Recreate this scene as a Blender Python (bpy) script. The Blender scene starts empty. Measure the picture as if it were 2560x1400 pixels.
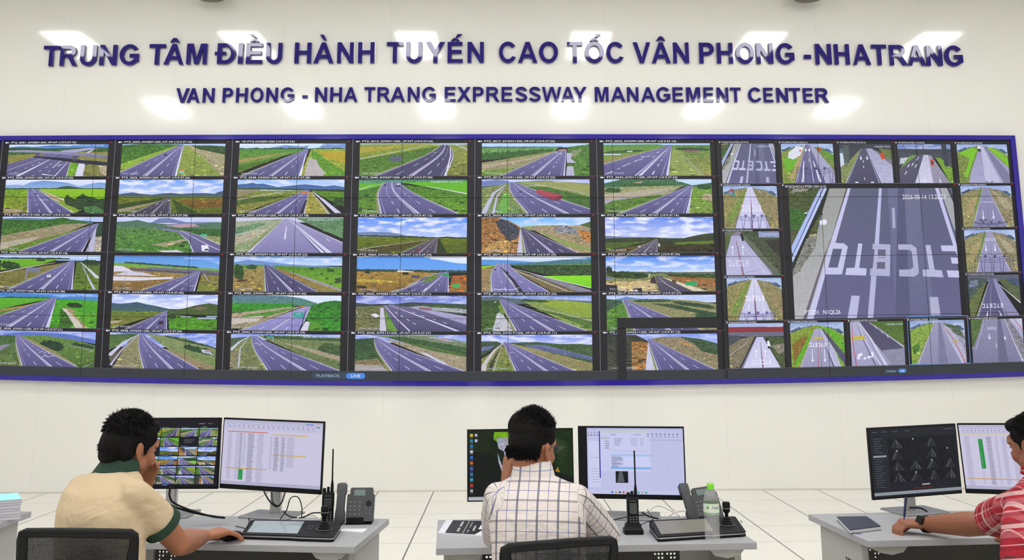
import bpy, bmesh, math, random
import numpy as np
from mathutils import Vector, Matrix
from mathutils.geometry import tessellate_polygon
sc = bpy.context.scene
PI = math.pi
# ------------------------------------------------------------------ camera
EYE = 1.55           # camera height
WY = 9.955           # distance to the big wall
RF, RCY = 2270.0, 445.0
PITCH, YAW, ROLL = .1777152, .0108103, .0027103
cam_d = bpy.data.cameras.new('camera'); cam = bpy.data.objects.new('camera', cam_d)
sc.collection.objects.link(cam); sc.camera = cam
cam_d.sensor_width = 36; cam_d.lens = 36*RF/2560; cam_d.shift_y = -(700-RCY)/2560
cam_d.clip_start = .05; cam_d.clip_end = 100
cam.matrix_world = (Matrix.Translation((0, 0, EYE)) @ Matrix.Rotation(-YAW, 4, 'Z') @
                    Matrix.Rotation(PI/2+PITCH, 4, 'X') @ Matrix.Rotation(-ROLL, 4, 'Z'))
# ------------------------------------------------------------------ world, exposure
w = bpy.data.worlds.new('world'); sc.world = w; w.use_nodes = True
w.node_tree.nodes['Background'].inputs[0].default_value = (.9, .92, 1, 1)
w.node_tree.nodes['Background'].inputs[1].default_value = .3
sc.view_settings.view_transform = 'Standard'; sc.view_settings.look = 'None'
sc.view_settings.gamma = 1; sc.view_settings.use_curve_mapping = False
sc.view_settings.exposure = 0
LAMP = 19.0          # radiance of the ceiling panels
# ------------------------------------------------------------------ helpers: lens
CP, SP, CYW, SYW, CR, SR = math.cos(PITCH), math.sin(PITCH), math.cos(YAW), math.sin(YAW), math.cos(ROLL), math.sin(ROLL)
def ray(a, b, f):
    a, b = a*CR-b*SR, a*SR+b*CR
    vx, vz = a/f, -b/f
    Y = CP-vz*SP; Z = SP+vz*CP
    return vx*CYW+Y*SYW, -vx*SYW+Y*CYW, Z
def at_y(px, py, Y):                   # the point at distance Y that stands at this place
    x, y, z = ray(px-1280, py-RCY, RF); t = Y/y
    return Vector((x*t, Y, EYE+z*t))
def at_z(px, py, Z):                   # the point at height Z
    x, y, z = ray(px-1280, py-RCY, RF); t = (Z-EYE)/z
    return Vector((x*t, y*t, Z))
LK, LF, LCY = .0357749, 2299.71, 445.395
def bow(X, Z):                         # slight bow of the panel wall and lettering
    x, y, z = X, WY, Z-EYE
    x, y = x*CYW-y*SYW, x*SYW+y*CYW
    y, z = y*CP+z*SP, -y*SP+z*CP
    a, b = LF*x/y, -LF*z/y
    a, b = a*CR+b*SR, -a*SR+b*CR
    a/=1280; b/=1280
    u, v = a, b
    for _ in range(6):
        r2 = u*u+v*v; s = 1+LK*r2+3*LK*LK*r2*r2
        u, v = a/s, b/s
    x, y, z = ray(u*1280, v*1280+LCY-RCY, RF); t = WY/y
    return x*t, EYE+z*t
# ------------------------------------------------------------------ helpers: colour, material
def lin(h):
    c = [int(h[i:i+2], 16)/255 for i in (0, 2, 4)]
    return tuple((v/12.92 if v <= .04045 else ((v+.055)/1.055)**2.4) for v in c)+(1,)
MATS = {}
def mat(name, col, rough=.5, metal=0, spec=.5, noise=0, nscale=40, bump=0, bscale=200, emit=0, alpha=1, trans=0, coat=0):
    if name in MATS: return MATS[name]
    m = bpy.data.materials.new(name); m.use_nodes = True; MATS[name] = m
    nt = m.node_tree; b = nt.nodes['Principled BSDF']
    c = lin(col) if isinstance(col, str) else col
    b.inputs['Base Color'].default_value = c; b.inputs['Roughness'].default_value = rough
    b.inputs['Metallic'].default_value = metal; b.inputs['Specular IOR Level'].default_value = spec
    b.inputs['Alpha'].default_value = alpha; b.inputs['Transmission Weight'].default_value = trans
    b.inputs['Coat Weight'].default_value = coat
    if emit: b.inputs['Emission Color'].default_value = c; b.inputs['Emission Strength'].default_value = emit
    tc = nt.nodes.new('ShaderNodeTexCoord')
    if noise:
        n = nt.nodes.new('ShaderNodeTexNoise'); n.inputs['Scale'].default_value = nscale; n.inputs['Detail'].default_value = 4
        nt.links.new(tc.outputs['Object'], n.inputs['Vector'])
        r = nt.nodes.new('ShaderNodeMapRange'); r.inputs[1].default_value = .25; r.inputs[2].default_value = .75
        r.inputs[3].default_value = 1-noise; r.inputs[4].default_value = 1+noise
        nt.links.new(n.outputs[0], r.inputs[0])
        x = nt.nodes.new('ShaderNodeVectorMath'); x.operation = 'SCALE'; x.inputs[0].default_value = c[:3]
        nt.links.new(r.outputs[0], x.inputs['Scale']); nt.links.new(x.outputs[0], b.inputs['Base Color'])
    if bump:
        n = nt.nodes.new('ShaderNodeTexNoise'); n.inputs['Scale'].default_value = bscale; n.inputs['Detail'].default_value = 3
        nt.links.new(tc.outputs['Object'], n.inputs['Vector'])
        bp = nt.nodes.new('ShaderNodeBump'); bp.inputs['Strength'].default_value = bump; bp.inputs['Distance'].default_value = .01
        nt.links.new(n.outputs[0], bp.inputs['Height']); nt.links.new(bp.outputs[0], b.inputs['Normal'])
    return m
# ------------------------------------------------------------------ helpers: objects
def link(o, parent=None):
    sc.collection.objects.link(o)
    if parent: o.parent = parent
    return o
def tag(o, label=None, cat=None, group=None, kind=None):
    for k, v in (('label', label), ('category', cat), ('group', group), ('kind', kind)):
        if v: o[k] = v
    return o
def thing(name, loc, label, cat, group=None, rz=0):
    o = bpy.data.objects.new(name, None); link(o); o.location = loc; o.rotation_euler = (0, 0, rz); o.empty_display_size = .1
    tag(o, label, cat, group); bpy.context.view_layer.update(); return o
def smooth(me, on=True):
    me.polygons.foreach_set('use_smooth', [on]*len(me.polygons))
class G:                                 # collects geometry for ONE mesh object
    def __init__(s): s.v = []; s.f = []; s.m = []
    def add(s, vs, fs, mi=0):
        n = len(s.v); s.v += [tuple(p) for p in vs]; s.f += [tuple(i+n for i in f) for f in fs]; s.m += [mi]*len(fs)
    def box(s, x0, x1, y0, y1, z0, z1, mi=0, M=None):
        vs = [Vector((x, y, z)) for z in (z0, z1) for y in (y0, y1) for x in (x0, x1)]
        if M: vs = [M @ p for p in vs]
        s.add(vs, [(0, 2, 3, 1), (4, 5, 7, 6), (0, 1, 5, 4), (2, 6, 7, 3), (0, 4, 6, 2), (1, 3, 7, 5)], mi)
    def prism(s, pts, z0, z1, mi=0, M=None):   # polygon in xy extruded in z
        n = len(pts); vs = [Vector((p[0], p[1], z)) for z in (z0, z1) for p in pts]
        if M: vs = [M @ p for p in vs]
        s.add(vs, [tuple(range(n))[::-1], tuple(range(n, 2*n))]+[(i, (i+1) % n, n+(i+1) % n, n+i) for i in range(n)], mi)
    def loft(s, rings, mi=0, cap=True, closed=False):
        n = len(rings[0]); k = len(rings); vs = [p for r in rings for p in r]; fs = []
        for j in range(k if closed else k-1):
            a, b = j*n, ((j+1) % k)*n
            fs += [(a+i, a+(i+1) % n, b+(i+1) % n, b+i) for i in range(n)]
        if cap and not closed: fs += [tuple(range(n))[::-1], tuple(range((k-1)*n, k*n))]
        s.add(vs, fs, mi)
    def tube(s, pts, r, n=10, mi=0, closed=False, cap=True, flat=1.0):
        pts = [Vector(p) for p in pts]; rr = r if isinstance(r, (list, tuple)) else [r]*len(pts); rings = []; up = None
        for i, p in enumerate(pts):
            a = pts[(i-1) % len(pts)] if (closed or i) else p; b = pts[(i+1) % len(pts)] if (closed or i < len(pts)-1) else p
            d = (b-a).normalized()
            if up is None: up = Vector((0, 0, 1)) if abs(d.z) < .9 else Vector((0, 1, 0))
            u = d.cross(up); u = u.normalized() if u.length > 1e-6 else d.orthogonal().normalized(); v = u.cross(d).normalized(); up = v
            rings.append([p+u*math.cos(2*PI*k/n)*rr[i]+v*math.sin(2*PI*k/n)*rr[i]*flat for k in range(n)])
        s.loft(rings, mi, cap, closed)
    def lathe(s, prof, n=24, mi=0, M=None):
        rings = []
        for r, z in prof:
            ring = [Vector((max(r, 1e-4)*math.cos(2*PI*k/n), max(r, 1e-4)*math.sin(2*PI*k/n), z)) for k in range(n)]
            rings.append([M @ p for p in ring] if M else ring)
        s.loft(rings, mi)
    def ball(s, c, r, n=14, mi=0, M=None):
        r = r if isinstance(r, (list, tuple)) else (r, r, r); c = Vector(c); rings = []
        for j in range(1, n):
            t = PI*j/n
            ring = [Vector((r[0]*math.sin(t)*math.cos(2*PI*k/n), r[1]*math.sin(t)*math.sin(2*PI*k/n), -r[2]*math.cos(t))) for k in range(n)]
            rings.append([(M @ p if M else p)+c for p in ring])
        s.loft(rings, mi)
    def build(s, name, mats, parent=None, sm=False, bevel=0, seg=2, auto=True):
        me = bpy.data.meshes.new(name); me.from_pydata(s.v, [], s.f)
        for m in (mats if isinstance(mats, (list, tuple)) else [mats]): me.materials.append(m)
        me.polygons.foreach_set('material_index', s.m)
        if sm: smooth(me)
        me.update(); o = bpy.data.objects.new(name, me); link(o, parent)
        if bevel:
            b = o.modifiers.new('bevel', 'BEVEL'); b.width = bevel; b.segments = seg; b.limit_method = 'ANGLE'; b.angle_limit = .7
            smooth(me)
            try: me.set_sharp_from_angle(angle=.6)
            except Exception: pass
        elif sm and auto:
            try: me.set_sharp_from_angle(angle=.9)
            except Exception: pass
        return o
def rrect(w, h, r, n=5, cx=0, cy=0):
    out = []
    for sx, sy, a in ((1, 1, 0), (-1, 1, PI/2), (-1, -1, PI), (1, -1, 1.5*PI)):
        for k in range(n+1):
            t = a+k*PI/2/n; out.append((cx+sx*(w/2-r)+r*math.cos(t), cy+sy*(h/2-r)+r*math.sin(t)))
    return out
# ------------------------------------------------------------------ flat screen pictures
def lerp(a, b, t): return a+(b-a)*t
def clip(poly, x0=0, y0=0, x1=100, y1=100):
    for ax, lim, sg in ((0, x0, 1), (0, x1, -1), (1, y0, 1), (1, y1, -1)):
        out = []
        for i, p in enumerate(poly):
            q = poly[i-1]; pi = (p[ax]-lim)*sg >= 0; qi = (q[ax]-lim)*sg >= 0
            if pi != qi:
                t = (lim-q[ax])/(p[ax]-q[ax]); out.append((lerp(q[0], p[0], t), lerp(q[1], p[1], t)))
            if pi: out.append(p)
        poly = out
        if len(poly) < 3: return []
    return poly
class Pic:                               # a picture: flat coloured polygons in a 0..100 square, y downwards
    def __init__(s): s.o = []; s.rnd = random.Random(7)
    def P(s, c, pts, amp=.0, cl=0):
        s.o.append((c, pts, amp, cl))
        if amp >= .3 and len(pts) < 60: s.scatter(c, pts, amp)
        return s
    def scatter(s, c, pts, amp):         # bushes, tussocks and bare spots on open ground
        q = clip(list(pts))
        if len(q) < 3: return
        ar = abs(sum(q[i-1][0]*q[i][1]-q[i][0]*q[i-1][1] for i in range(len(q))))/2; xs = [p[0] for p in q]; ys = [p[1] for p in q]
        if ar < 40: return
        cc = [int(c[:6][i:i+2], 16) for i in (0, 2, 4)]; R_ = s.rnd
        for _ in range(min(90, int(ar/24*(.5+amp)))):
            x, y = R_.uniform(min(xs), max(xs)), R_.uniform(min(ys), max(ys)); ins = False
            for i in range(len(q)):
                (x0, y0), (x1, y1) = q[i-1], q[i]
                if (y0 > y) != (y1 > y) and x < (x1-x0)*(y-y0)/(y1-y0)+x0: ins = not ins
            if not ins: continue
            k = R_.choice((.45, .6, .75, 1.25, 1.4)); w = (.6+1.9*R_.random())*(.35+y/90)*(1.3 if amp > .55 else 1); h = w*R_.uniform(.35, .9)
            t = [max(0, min(255, int(v*k*m))) for v, m in zip(cc, (1, 1.02, .95) if k < 1 else (1.05, 1, .85))]
            s.o.append(('%02x%02x%02x' % tuple(t), [(x+w*math.cos(a*1.047)*R_.uniform(.6, 1.2), y+h*math.sin(a*1.047)*R_.uniform(.6, 1.2)) for a in range(6)], amp*.8, .001))
    def S(s, c, y=100, cl=.0): return s.P(c, [(0, 0), (100, 0), (100, y), (0, y)], .02, cl)
    def H(s, c, pts, amp=.25, yb=100): return s.P(c, [(pts[0][0], yb)]+pts+[(pts[-1][0], yb)], amp)
    def B(s, c, x0, y0, x1, y1, amp=0): return s.P(c, [(x0, y0), (x1, y0), (x1, y1), (x0, y1)], amp)
    def T(s, c, x0, y0, x1, y1, h, d=3, amp=.6, step=1.6):    # a ragged band of trees
        n = max(7, int(abs(x1-x0)/step)); top = []; bot = []
        for i in range(n+1):
            t = i/n; x = lerp(x0, x1, t); y = lerp(y0, y1, t); e = min(1, 5*t, 5*(1-t))**.5 if abs(x1-x0) < 60 else 1
            top.append((x, y+h*.45*(1-e)-s.rnd.random()*d*e)); bot.append((x, y+h*(.45+.45*e*(.8+.3*s.rnd.random()))))
        return s.P(c, top+bot[::-1], amp)
    def L(s, c, w0, w1, pts, amp=0, horiz=True):              # a strip whose width runs w0..w1
        a = []; b = []; n = len(pts)-1
        for i, p in enumerate(pts):
            w = lerp(w0, w1, i/n)/2
            q0 = pts[max(i-1, 0)]; q1 = pts[min(i+1, n)]
            steep = abs(q1[1]-q0[1]) > abs(q1[0]-q0[0])*.6 if horiz else True
            if steep: a.append((p[0]-w, p[1])); b.append((p[0]+w, p[1]))
            else: a.append((p[0], p[1]-w)); b.append((p[0], p[1]+w))
        for i in range(n): s.P(c, [a[i], a[i+1], b[i+1], b[i]], amp)
        return s
    def R(s, vx, vy, xl, xr, c='7672a8>565284', cv=0, m=.5, mw=.07, lanes=2, w0=2.0, yb=100, dash=True, edge='cfcfee', med='bdbbe0'):
        def X(f, t): return vx+(f-.5)*w0*(1-t)+(lerp(xl, xr, f)-vx)*t+cv*4*t*(1-t)*(1.3-t)
        def Yy(t): return vy+(yb-vy)*t
        N = 12; ts = [(i/N)**1.6 for i in range(N+1)]
        def strip(col, f0, f1, amp=.05, ts=ts):
            s.P(col, [(X(f0, t), Yy(t)) for t in ts]+[(X(f1, t), Yy(t)) for t in ts[::-1]], amp)
        strip('8f9460', -.045, 0, .3); strip(c, 0, 1, .08)
        strip(edge, 0, .018); strip(edge, .975, 1.0)
        strip('9a98c4', .055, .066); strip('9a98c4', .93, .94)
        strip(med, m-mw/2, m+mw/2); strip('3c3960', m-mw/2-.006, m-mw/2+.006); strip('dcdcf6', m+mw/2-.003, m+mw/2+.008)
        strip('3c3960', m-.006, m+.006)
        if dash:
            for f in ((.06+m-mw/2)/2+.01, (m+mw/2+.94)/2):
                for k in range(9):
                    a = 1/(1.04+k*.36+k*k*.05); b = a*.88
                    strip('e4e4fa', f-.006, f+.006, 0, [b, a])
        return s
    def car(s, x, y, w, c='e8e8f4'):
        s.B('24223a', x-w*.5, y+w*.5, x+w*.6, y+w*1.3); s.P(c, [(x-w*.5, y+w), (x-w*.35, y-w*.6), (x+w*.4, y-w*.6), (x+w*.5, y+w)])
        return s.B('3a3a55', x-w*.25, y-w*.2, x+w*.3, y+w*.2)
def emit_mat(name, sx, sy, sz, gain=1.0, sheen=.35):
    m = bpy.data.materials.new(name); m.use_nodes = True; nt = m.node_tree; b = nt.nodes['Principled BSDF']; MATS[name] = m
    b.inputs['Base Color'].default_value = (.008, .008, .01, 1); b.inputs['Roughness'].default_value = .4; b.inputs['Specular IOR Level'].default_value = sheen
    col = nt.nodes.new('ShaderNodeAttribute'); col.attribute_name = 'Col'
    tx = nt.nodes.new('ShaderNodeAttribute'); tx.attribute_name = 'tex'
    tc = nt.nodes.new('ShaderNodeTexCoord'); mp = nt.nodes.new('ShaderNodeMapping'); mp.inputs['Scale'].default_value = (sx, sy, sz)
    nt.links.new(tc.outputs['Object'], mp.inputs[0])
    n = nt.nodes.new('ShaderNodeTexNoise'); n.inputs['Scale'].default_value = 1; n.inputs['Detail'].default_value = 5; n.inputs['Roughness'].default_value = .65
    nt.links.new(mp.outputs[0], n.inputs['Vector'])
    r = nt.nodes.new('ShaderNodeMapRange'); r.inputs[1].default_value = .36; r.inputs[2].default_value = .64; r.inputs[3].default_value = -1; r.inputs[4].default_value = 1
    nt.links.new(n.outputs[0], r.inputs[0])
    sep = nt.nodes.new('ShaderNodeSeparateXYZ'); nt.links.new(tx.outputs['Vector'], sep.inputs[0])
    mu = nt.nodes.new('ShaderNodeMath'); mu.operation = 'MULTIPLY_ADD'; mu.inputs[2].default_value = 1
    nt.links.new(r.outputs[0], mu.inputs[0]); nt.links.new(sep.outputs[0], mu.inputs[1])
    sc1 = nt.nodes.new('ShaderNodeVectorMath'); sc1.operation = 'SCALE'
    nt.links.new(col.outputs['Color'], sc1.inputs[0]); nt.links.new(mu.outputs[0], sc1.inputs['Scale'])
    n3 = nt.nodes.new('ShaderNodeTexNoise'); n3.inputs['Scale'].default_value = .28; n3.inputs['Detail'].default_value = 6; n3.inputs['Roughness'].default_value = .7; nt.links.new(mp.outputs[0], n3.inputs['Vector'])
    r3 = nt.nodes.new('ShaderNodeMapRange'); r3.inputs[1].default_value = .42; r3.inputs[2].default_value = .6; nt.links.new(n3.outputs[0], r3.inputs[0])
    m3 = nt.nodes.new('ShaderNodeMath'); m3.operation = 'MULTIPLY'; m3.use_clamp = True; nt.links.new(r3.outputs[0], m3.inputs[0]); nt.links.new(sep.outputs[0], m3.inputs[1])
    tint = nt.nodes.new('ShaderNodeVectorMath'); tint.operation = 'MULTIPLY'; tint.inputs[1].default_value = (.42, .5, .42); nt.links.new(sc1.outputs[0], tint.inputs[0])
    m4 = nt.nodes.new('ShaderNodeMix'); m4.data_type = 'VECTOR'; nt.links.new(m3.outputs[0], m4.inputs[0]); nt.links.new(sc1.outputs[0], m4.inputs[4]); nt.links.new(tint.outputs[0], m4.inputs[5])
    mp2 = nt.nodes.new('ShaderNodeMapping'); mp2.inputs['Scale'].default_value = (sx*.11, sy, sz*.22); nt.links.new(tc.outputs['Object'], mp2.inputs[0])
    n2 = nt.nodes.new('ShaderNodeTexNoise'); n2.inputs['Scale'].default_value = 1; n2.inputs['Detail'].default_value = 5; nt.links.new(mp2.outputs[0], n2.inputs['Vector'])
    r2 = nt.nodes.new('ShaderNodeMapRange'); r2.inputs[1].default_value = .46; r2.inputs[2].default_value = .62; nt.links.new(n2.outputs[0], r2.inputs[0])
    m2 = nt.nodes.new('ShaderNodeMath'); m2.operation = 'MULTIPLY'; nt.links.new(r2.outputs[0], m2.inputs[0]); nt.links.new(sep.outputs[1], m2.inputs[1])
    mx = nt.nodes.new('ShaderNodeMix'); mx.data_type = 'RGBA'; mx.inputs[7].default_value = (.78, .82, 1, 1)
    nt.links.new(m2.outputs[0], mx.inputs[0]); nt.links.new(m4.outputs[1], mx.inputs[6])
    nt.links.new(mx.outputs[2], b.inputs['Emission Color']); b.inputs['Emission Strength'].default_value = gain
    return m
def flat_mesh(name, ops, place, m, parent=None, dz=.00012):
    """ops: (colour, polygon 0..100, texture amount, cloud amount) -> one mesh; place(u, v, layer) gives the point"""
    vs = []; fs = []; cols = []; tex = []
    lay = 0
    for c, pts, amp, cl in ops:
        lay += cl != .001
        pts = clip(list(pts))
        if len(pts) < 3: continue
        if '>' in c:
            c0, c1 = (np.array(lin(q)) for q in c.split('>')); ys = [p[1] for p in pts]; ya, yb = min(ys), max(ys)
            cc = [tuple(c0+(c1-c0)*((p[1]-ya)/max(yb-ya, 1e-6))) for p in pts]
        else: cc = [lin(c)]*len(pts)
        tris = tessellate_polygon([[Vector((p[0], p[1], 0)) for p in pts]])
        n = len(vs); vs += [place(p[0]/100, p[1]/100, (lay+(.5 if cl == .001 else 0))*dz) for p in pts]
        for t in tris:
            a, b, d = (pts[i] for i in t)
            if (b[0]-a[0])*(d[1]-a[1])-(b[1]-a[1])*(d[0]-a[0]) > 0: t = (t[0], t[2], t[1])
            fs.append(tuple(i+n for i in t)[::-1]); cols += [cc[i] for i in t[::-1]]; tex += [(amp, cl, 0)]*3
    me = bpy.data.meshes.new(name); me.from_pydata(vs, [], fs)
    a = me.color_attributes.new('Col', 'FLOAT_COLOR', 'CORNER'); a.data.foreach_set('color', np.array(cols, dtype=np.float32).ravel())
    t = me.attributes.new('tex', 'FLOAT_VECTOR', 'CORNER'); t.data.foreach_set('vector', np.array(tex, dtype=np.float32).ravel())
    me.materials.append(m); me.update()
    return link(bpy.data.objects.new(name, me), parent)
_tc = {}
def text_tris(s):                        # the letters of a line as flat triangles, height 1
    if s in _tc: return _tc[s]
    cu = bpy.data.curves.new('t', 'FONT'); cu.body = s; cu.size = 1; cu.resolution_u = 2
    o = bpy.data.objects.new('t', cu); me = bpy.data.meshes.new_from_object(o)
    me.calc_loop_triangles(); v = [(p.co.x, p.co.y) for p in me.vertices]; f = [tuple(t.vertices) for t in me.loop_triangles]
    bpy.data.objects.remove(o); bpy.data.curves.remove(cu); bpy.data.meshes.remove(me)
    w = max([p[0] for p in v] or [1]); _tc[s] = (v, f, w); return _tc[s]
def text_ops(s, u0, vbase, width, h, c='f2f2ff'):   # text fitted to a width, in 0..100 picture units
    v, f, w = text_tris(s); k = width/w
    return [(c, [(u0+v[i][0]*k, vbase-v[i][1]*h/.72) for i in t], 0, 0) for t in f]
# ------------------------------------------------------------------ room
CEIL = 5.74; XL, XR, YB = -9.4, 9.6, -5.2
def floor_mat():
    m = mat('raised_floor_tiles', 'ebe9e1', rough=.28, spec=.3, noise=.02, nscale=6); nt = m.node_tree; b = nt.nodes['Principled BSDF']
    src = b.inputs['Base Color'].links[0].from_socket
    tc = nt.nodes.new('ShaderNodeTexCoord'); sp = nt.nodes.new('ShaderNodeSeparateXYZ'); nt.links.new(tc.outputs['Object'], sp.inputs[0])
    def mth(op, a, bb):
        n = nt.nodes.new('ShaderNodeMath'); n.operation = op
        for i, q in enumerate((a, bb)):
            if isinstance(q, (int, float)): n.inputs[i].default_value = q
            else: nt.links.new(q, n.inputs[i])
        return n.outputs[0]
    def line(axis, off, per, wd):
        f = mth('FRACT', mth('DIVIDE', mth('SUBTRACT', axis, off), per), 0)
        d = mth('ABSOLUTE', mth('SUBTRACT', f, .5), 0)
        return mth('GREATER_THAN', d, .5-wd/per/2)
    lx = line(sp.outputs[0], -.722-9*.5763, .5763, .011); ly = line(sp.outputs[1], WY-.003-20*.618, .618, .006)
    mx = nt.nodes.new('ShaderNodeMix'); mx.data_type = 'RGBA'; mx.inputs[7].default_value = lin('3c3a3a'); nt.links.new(src, mx.inputs[6]); nt.links.new(lx, mx.inputs[0])
    mx2 = nt.nodes.new('ShaderNodeMix'); mx2.data_type = 'RGBA'; mx2.inputs[7].default_value = lin('77746d'); nt.links.new(mx.outputs[2], mx2.inputs[6]); nt.links.new(ly, mx2.inputs[0])
    nt.links.new(mx2.outputs[2], b.inputs['Base Color'])
    return m
def struct(name, g, m): return tag(g.build(name, m), kind='structure')
g = G(); g.box(XL, XR, YB, WY+.2, -.1, 0); struct('floor', g, floor_mat())
wall_m = mat('glossy_wall_panel', 'eeeeea', rough=.085, spec=.75, noise=.008, nscale=3)
def wall_seams(m):
    nt = m.node_tree; b = nt.nodes['Principled BSDF']; src = b.inputs['Base Color'].links[0].from_socket
    tc = nt.nodes.new('ShaderNodeTexCoord'); sp = nt.nodes.new('ShaderNodeSeparateXYZ'); nt.links.new(tc.outputs['Object'], sp.inputs[0])
    f = nt.nodes.new('ShaderNodeMath'); f.operation = 'PINGPONG'; f.inputs[1].default_value = .61
    a = nt.nodes.new('ShaderNodeMath'); a.operation = 'SUBTRACT'; a.inputs[1].default_value = 1.17; nt.links.new(sp.outputs[0], a.inputs[0]); nt.links.new(a.outputs[0], f.inputs[0])
    l = nt.nodes.new('ShaderNodeMath'); l.operation = 'LESS_THAN'; l.inputs[1].default_value = .0022; nt.links.new(f.outputs[0], l.inputs[0])
    mx = nt.nodes.new('ShaderNodeMix'); mx.data_type = 'RGBA'; mx.inputs[7].default_value = lin('e4e3df'); nt.links.new(src, mx.inputs[6]); nt.links.new(l.outputs[0], mx.inputs[0])
    nt.links.new(mx.outputs[2], b.inputs['Base Color'])
wall_seams(wall_m)
g = G(); g.box(XL, XR, WY, WY+.2, 0, CEIL); struct('wall_back', g, wall_m)
plain = mat('painted_wall', 'e2e1dc', rough=.7, noise=.01)
g = G(); g.box(XL-.2, XL, YB, WY+.2, 0, CEIL); struct('wall_left', g, plain)
g = G(); g.box(XR, XR+.2, YB, WY+.2, 0, CEIL); struct('wall_right', g, plain)
g = G(); g.box(XL-.2, XR+.2, YB-.2, YB, 0, CEIL); struct('wall_rear', g, plain)
g = G(); g.box(XL-.2, XR+.2, YB-.2, WY+.2, CEIL, CEIL+.2); struct('ceiling', g, mat('ceiling_board', 'cfccc5', rough=.85, noise=.01))
g = G(); g.box(XL, XR, WY-.006, WY, 0, .014); struct('baseboard_back', g, mat('pale_base_trim', 'd0cec6', rough=.5))
# ceiling light panels
lamp_m = mat('light_panel_diffuser', (1, .985, .968, 1), rough=.5, emit=LAMP)
lframe = mat('white_painted_steel', 'e8e8e6', rough=.45)
for r, yy in enumerate((7.42, 3.9, .4, -3.1)):
    for c in range(6):
        x = .02+(c-2.5)*2.43
        rn = ('nearest the screen wall', 'second from the screen wall', 'third from the screen wall', 'nearest the rear wall')[r]
        cn = ('first from left', 'second from left', 'third from left', 'third from right', 'second from right', 'first from right')[c]
        t = thing('ceiling_light', (x, yy, CEIL), f'white rectangular ceiling light panel, row {rn}, {cn}', 'light', 'ceiling light panels')
        g = G()
        for a in ((-.3, .3, -.6, -.575), (-.3, .3, .575, .6), (-.3, -.275, -.6, .6), (.275, .3, -.6, .6)): g.box(*a, -.02, 0)
        g.build('frame', lframe, t)
        g = G(); g.box(-.275, .275, -.575, .575, -.014, -.004); g.build('diffuser', lamp_m, t)
for x, y0, lb in ((-3.3, 9.72, 'dark round ceiling lamp at the top edge above the letters ĐIỀU'), (3.48, 9.72, 'dark round ceiling lamp at the top edge above the letters PHONG')):
    zb = EYE+(5.434-EYE)/WY*y0+.006
    t = thing('pendant_lamp', (x, y0, zb), lb, 'lamp', 'round pendants at the top edge')
    g = G(); g.lathe([(0, 0), (.10, .004), (.17, .02), (.205, .06), (.195, .1), (.05, .13), (0, .13)], 32); g.build('shade', mat('taupe_metal', '6f675a', rough=.5), t, sm=True)
    g = G(); g.tube([(0, 0, .12), (0, 0, CEIL-zb)], .012); g.build('stem', MATS['taupe_metal'], t, sm=True)
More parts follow.
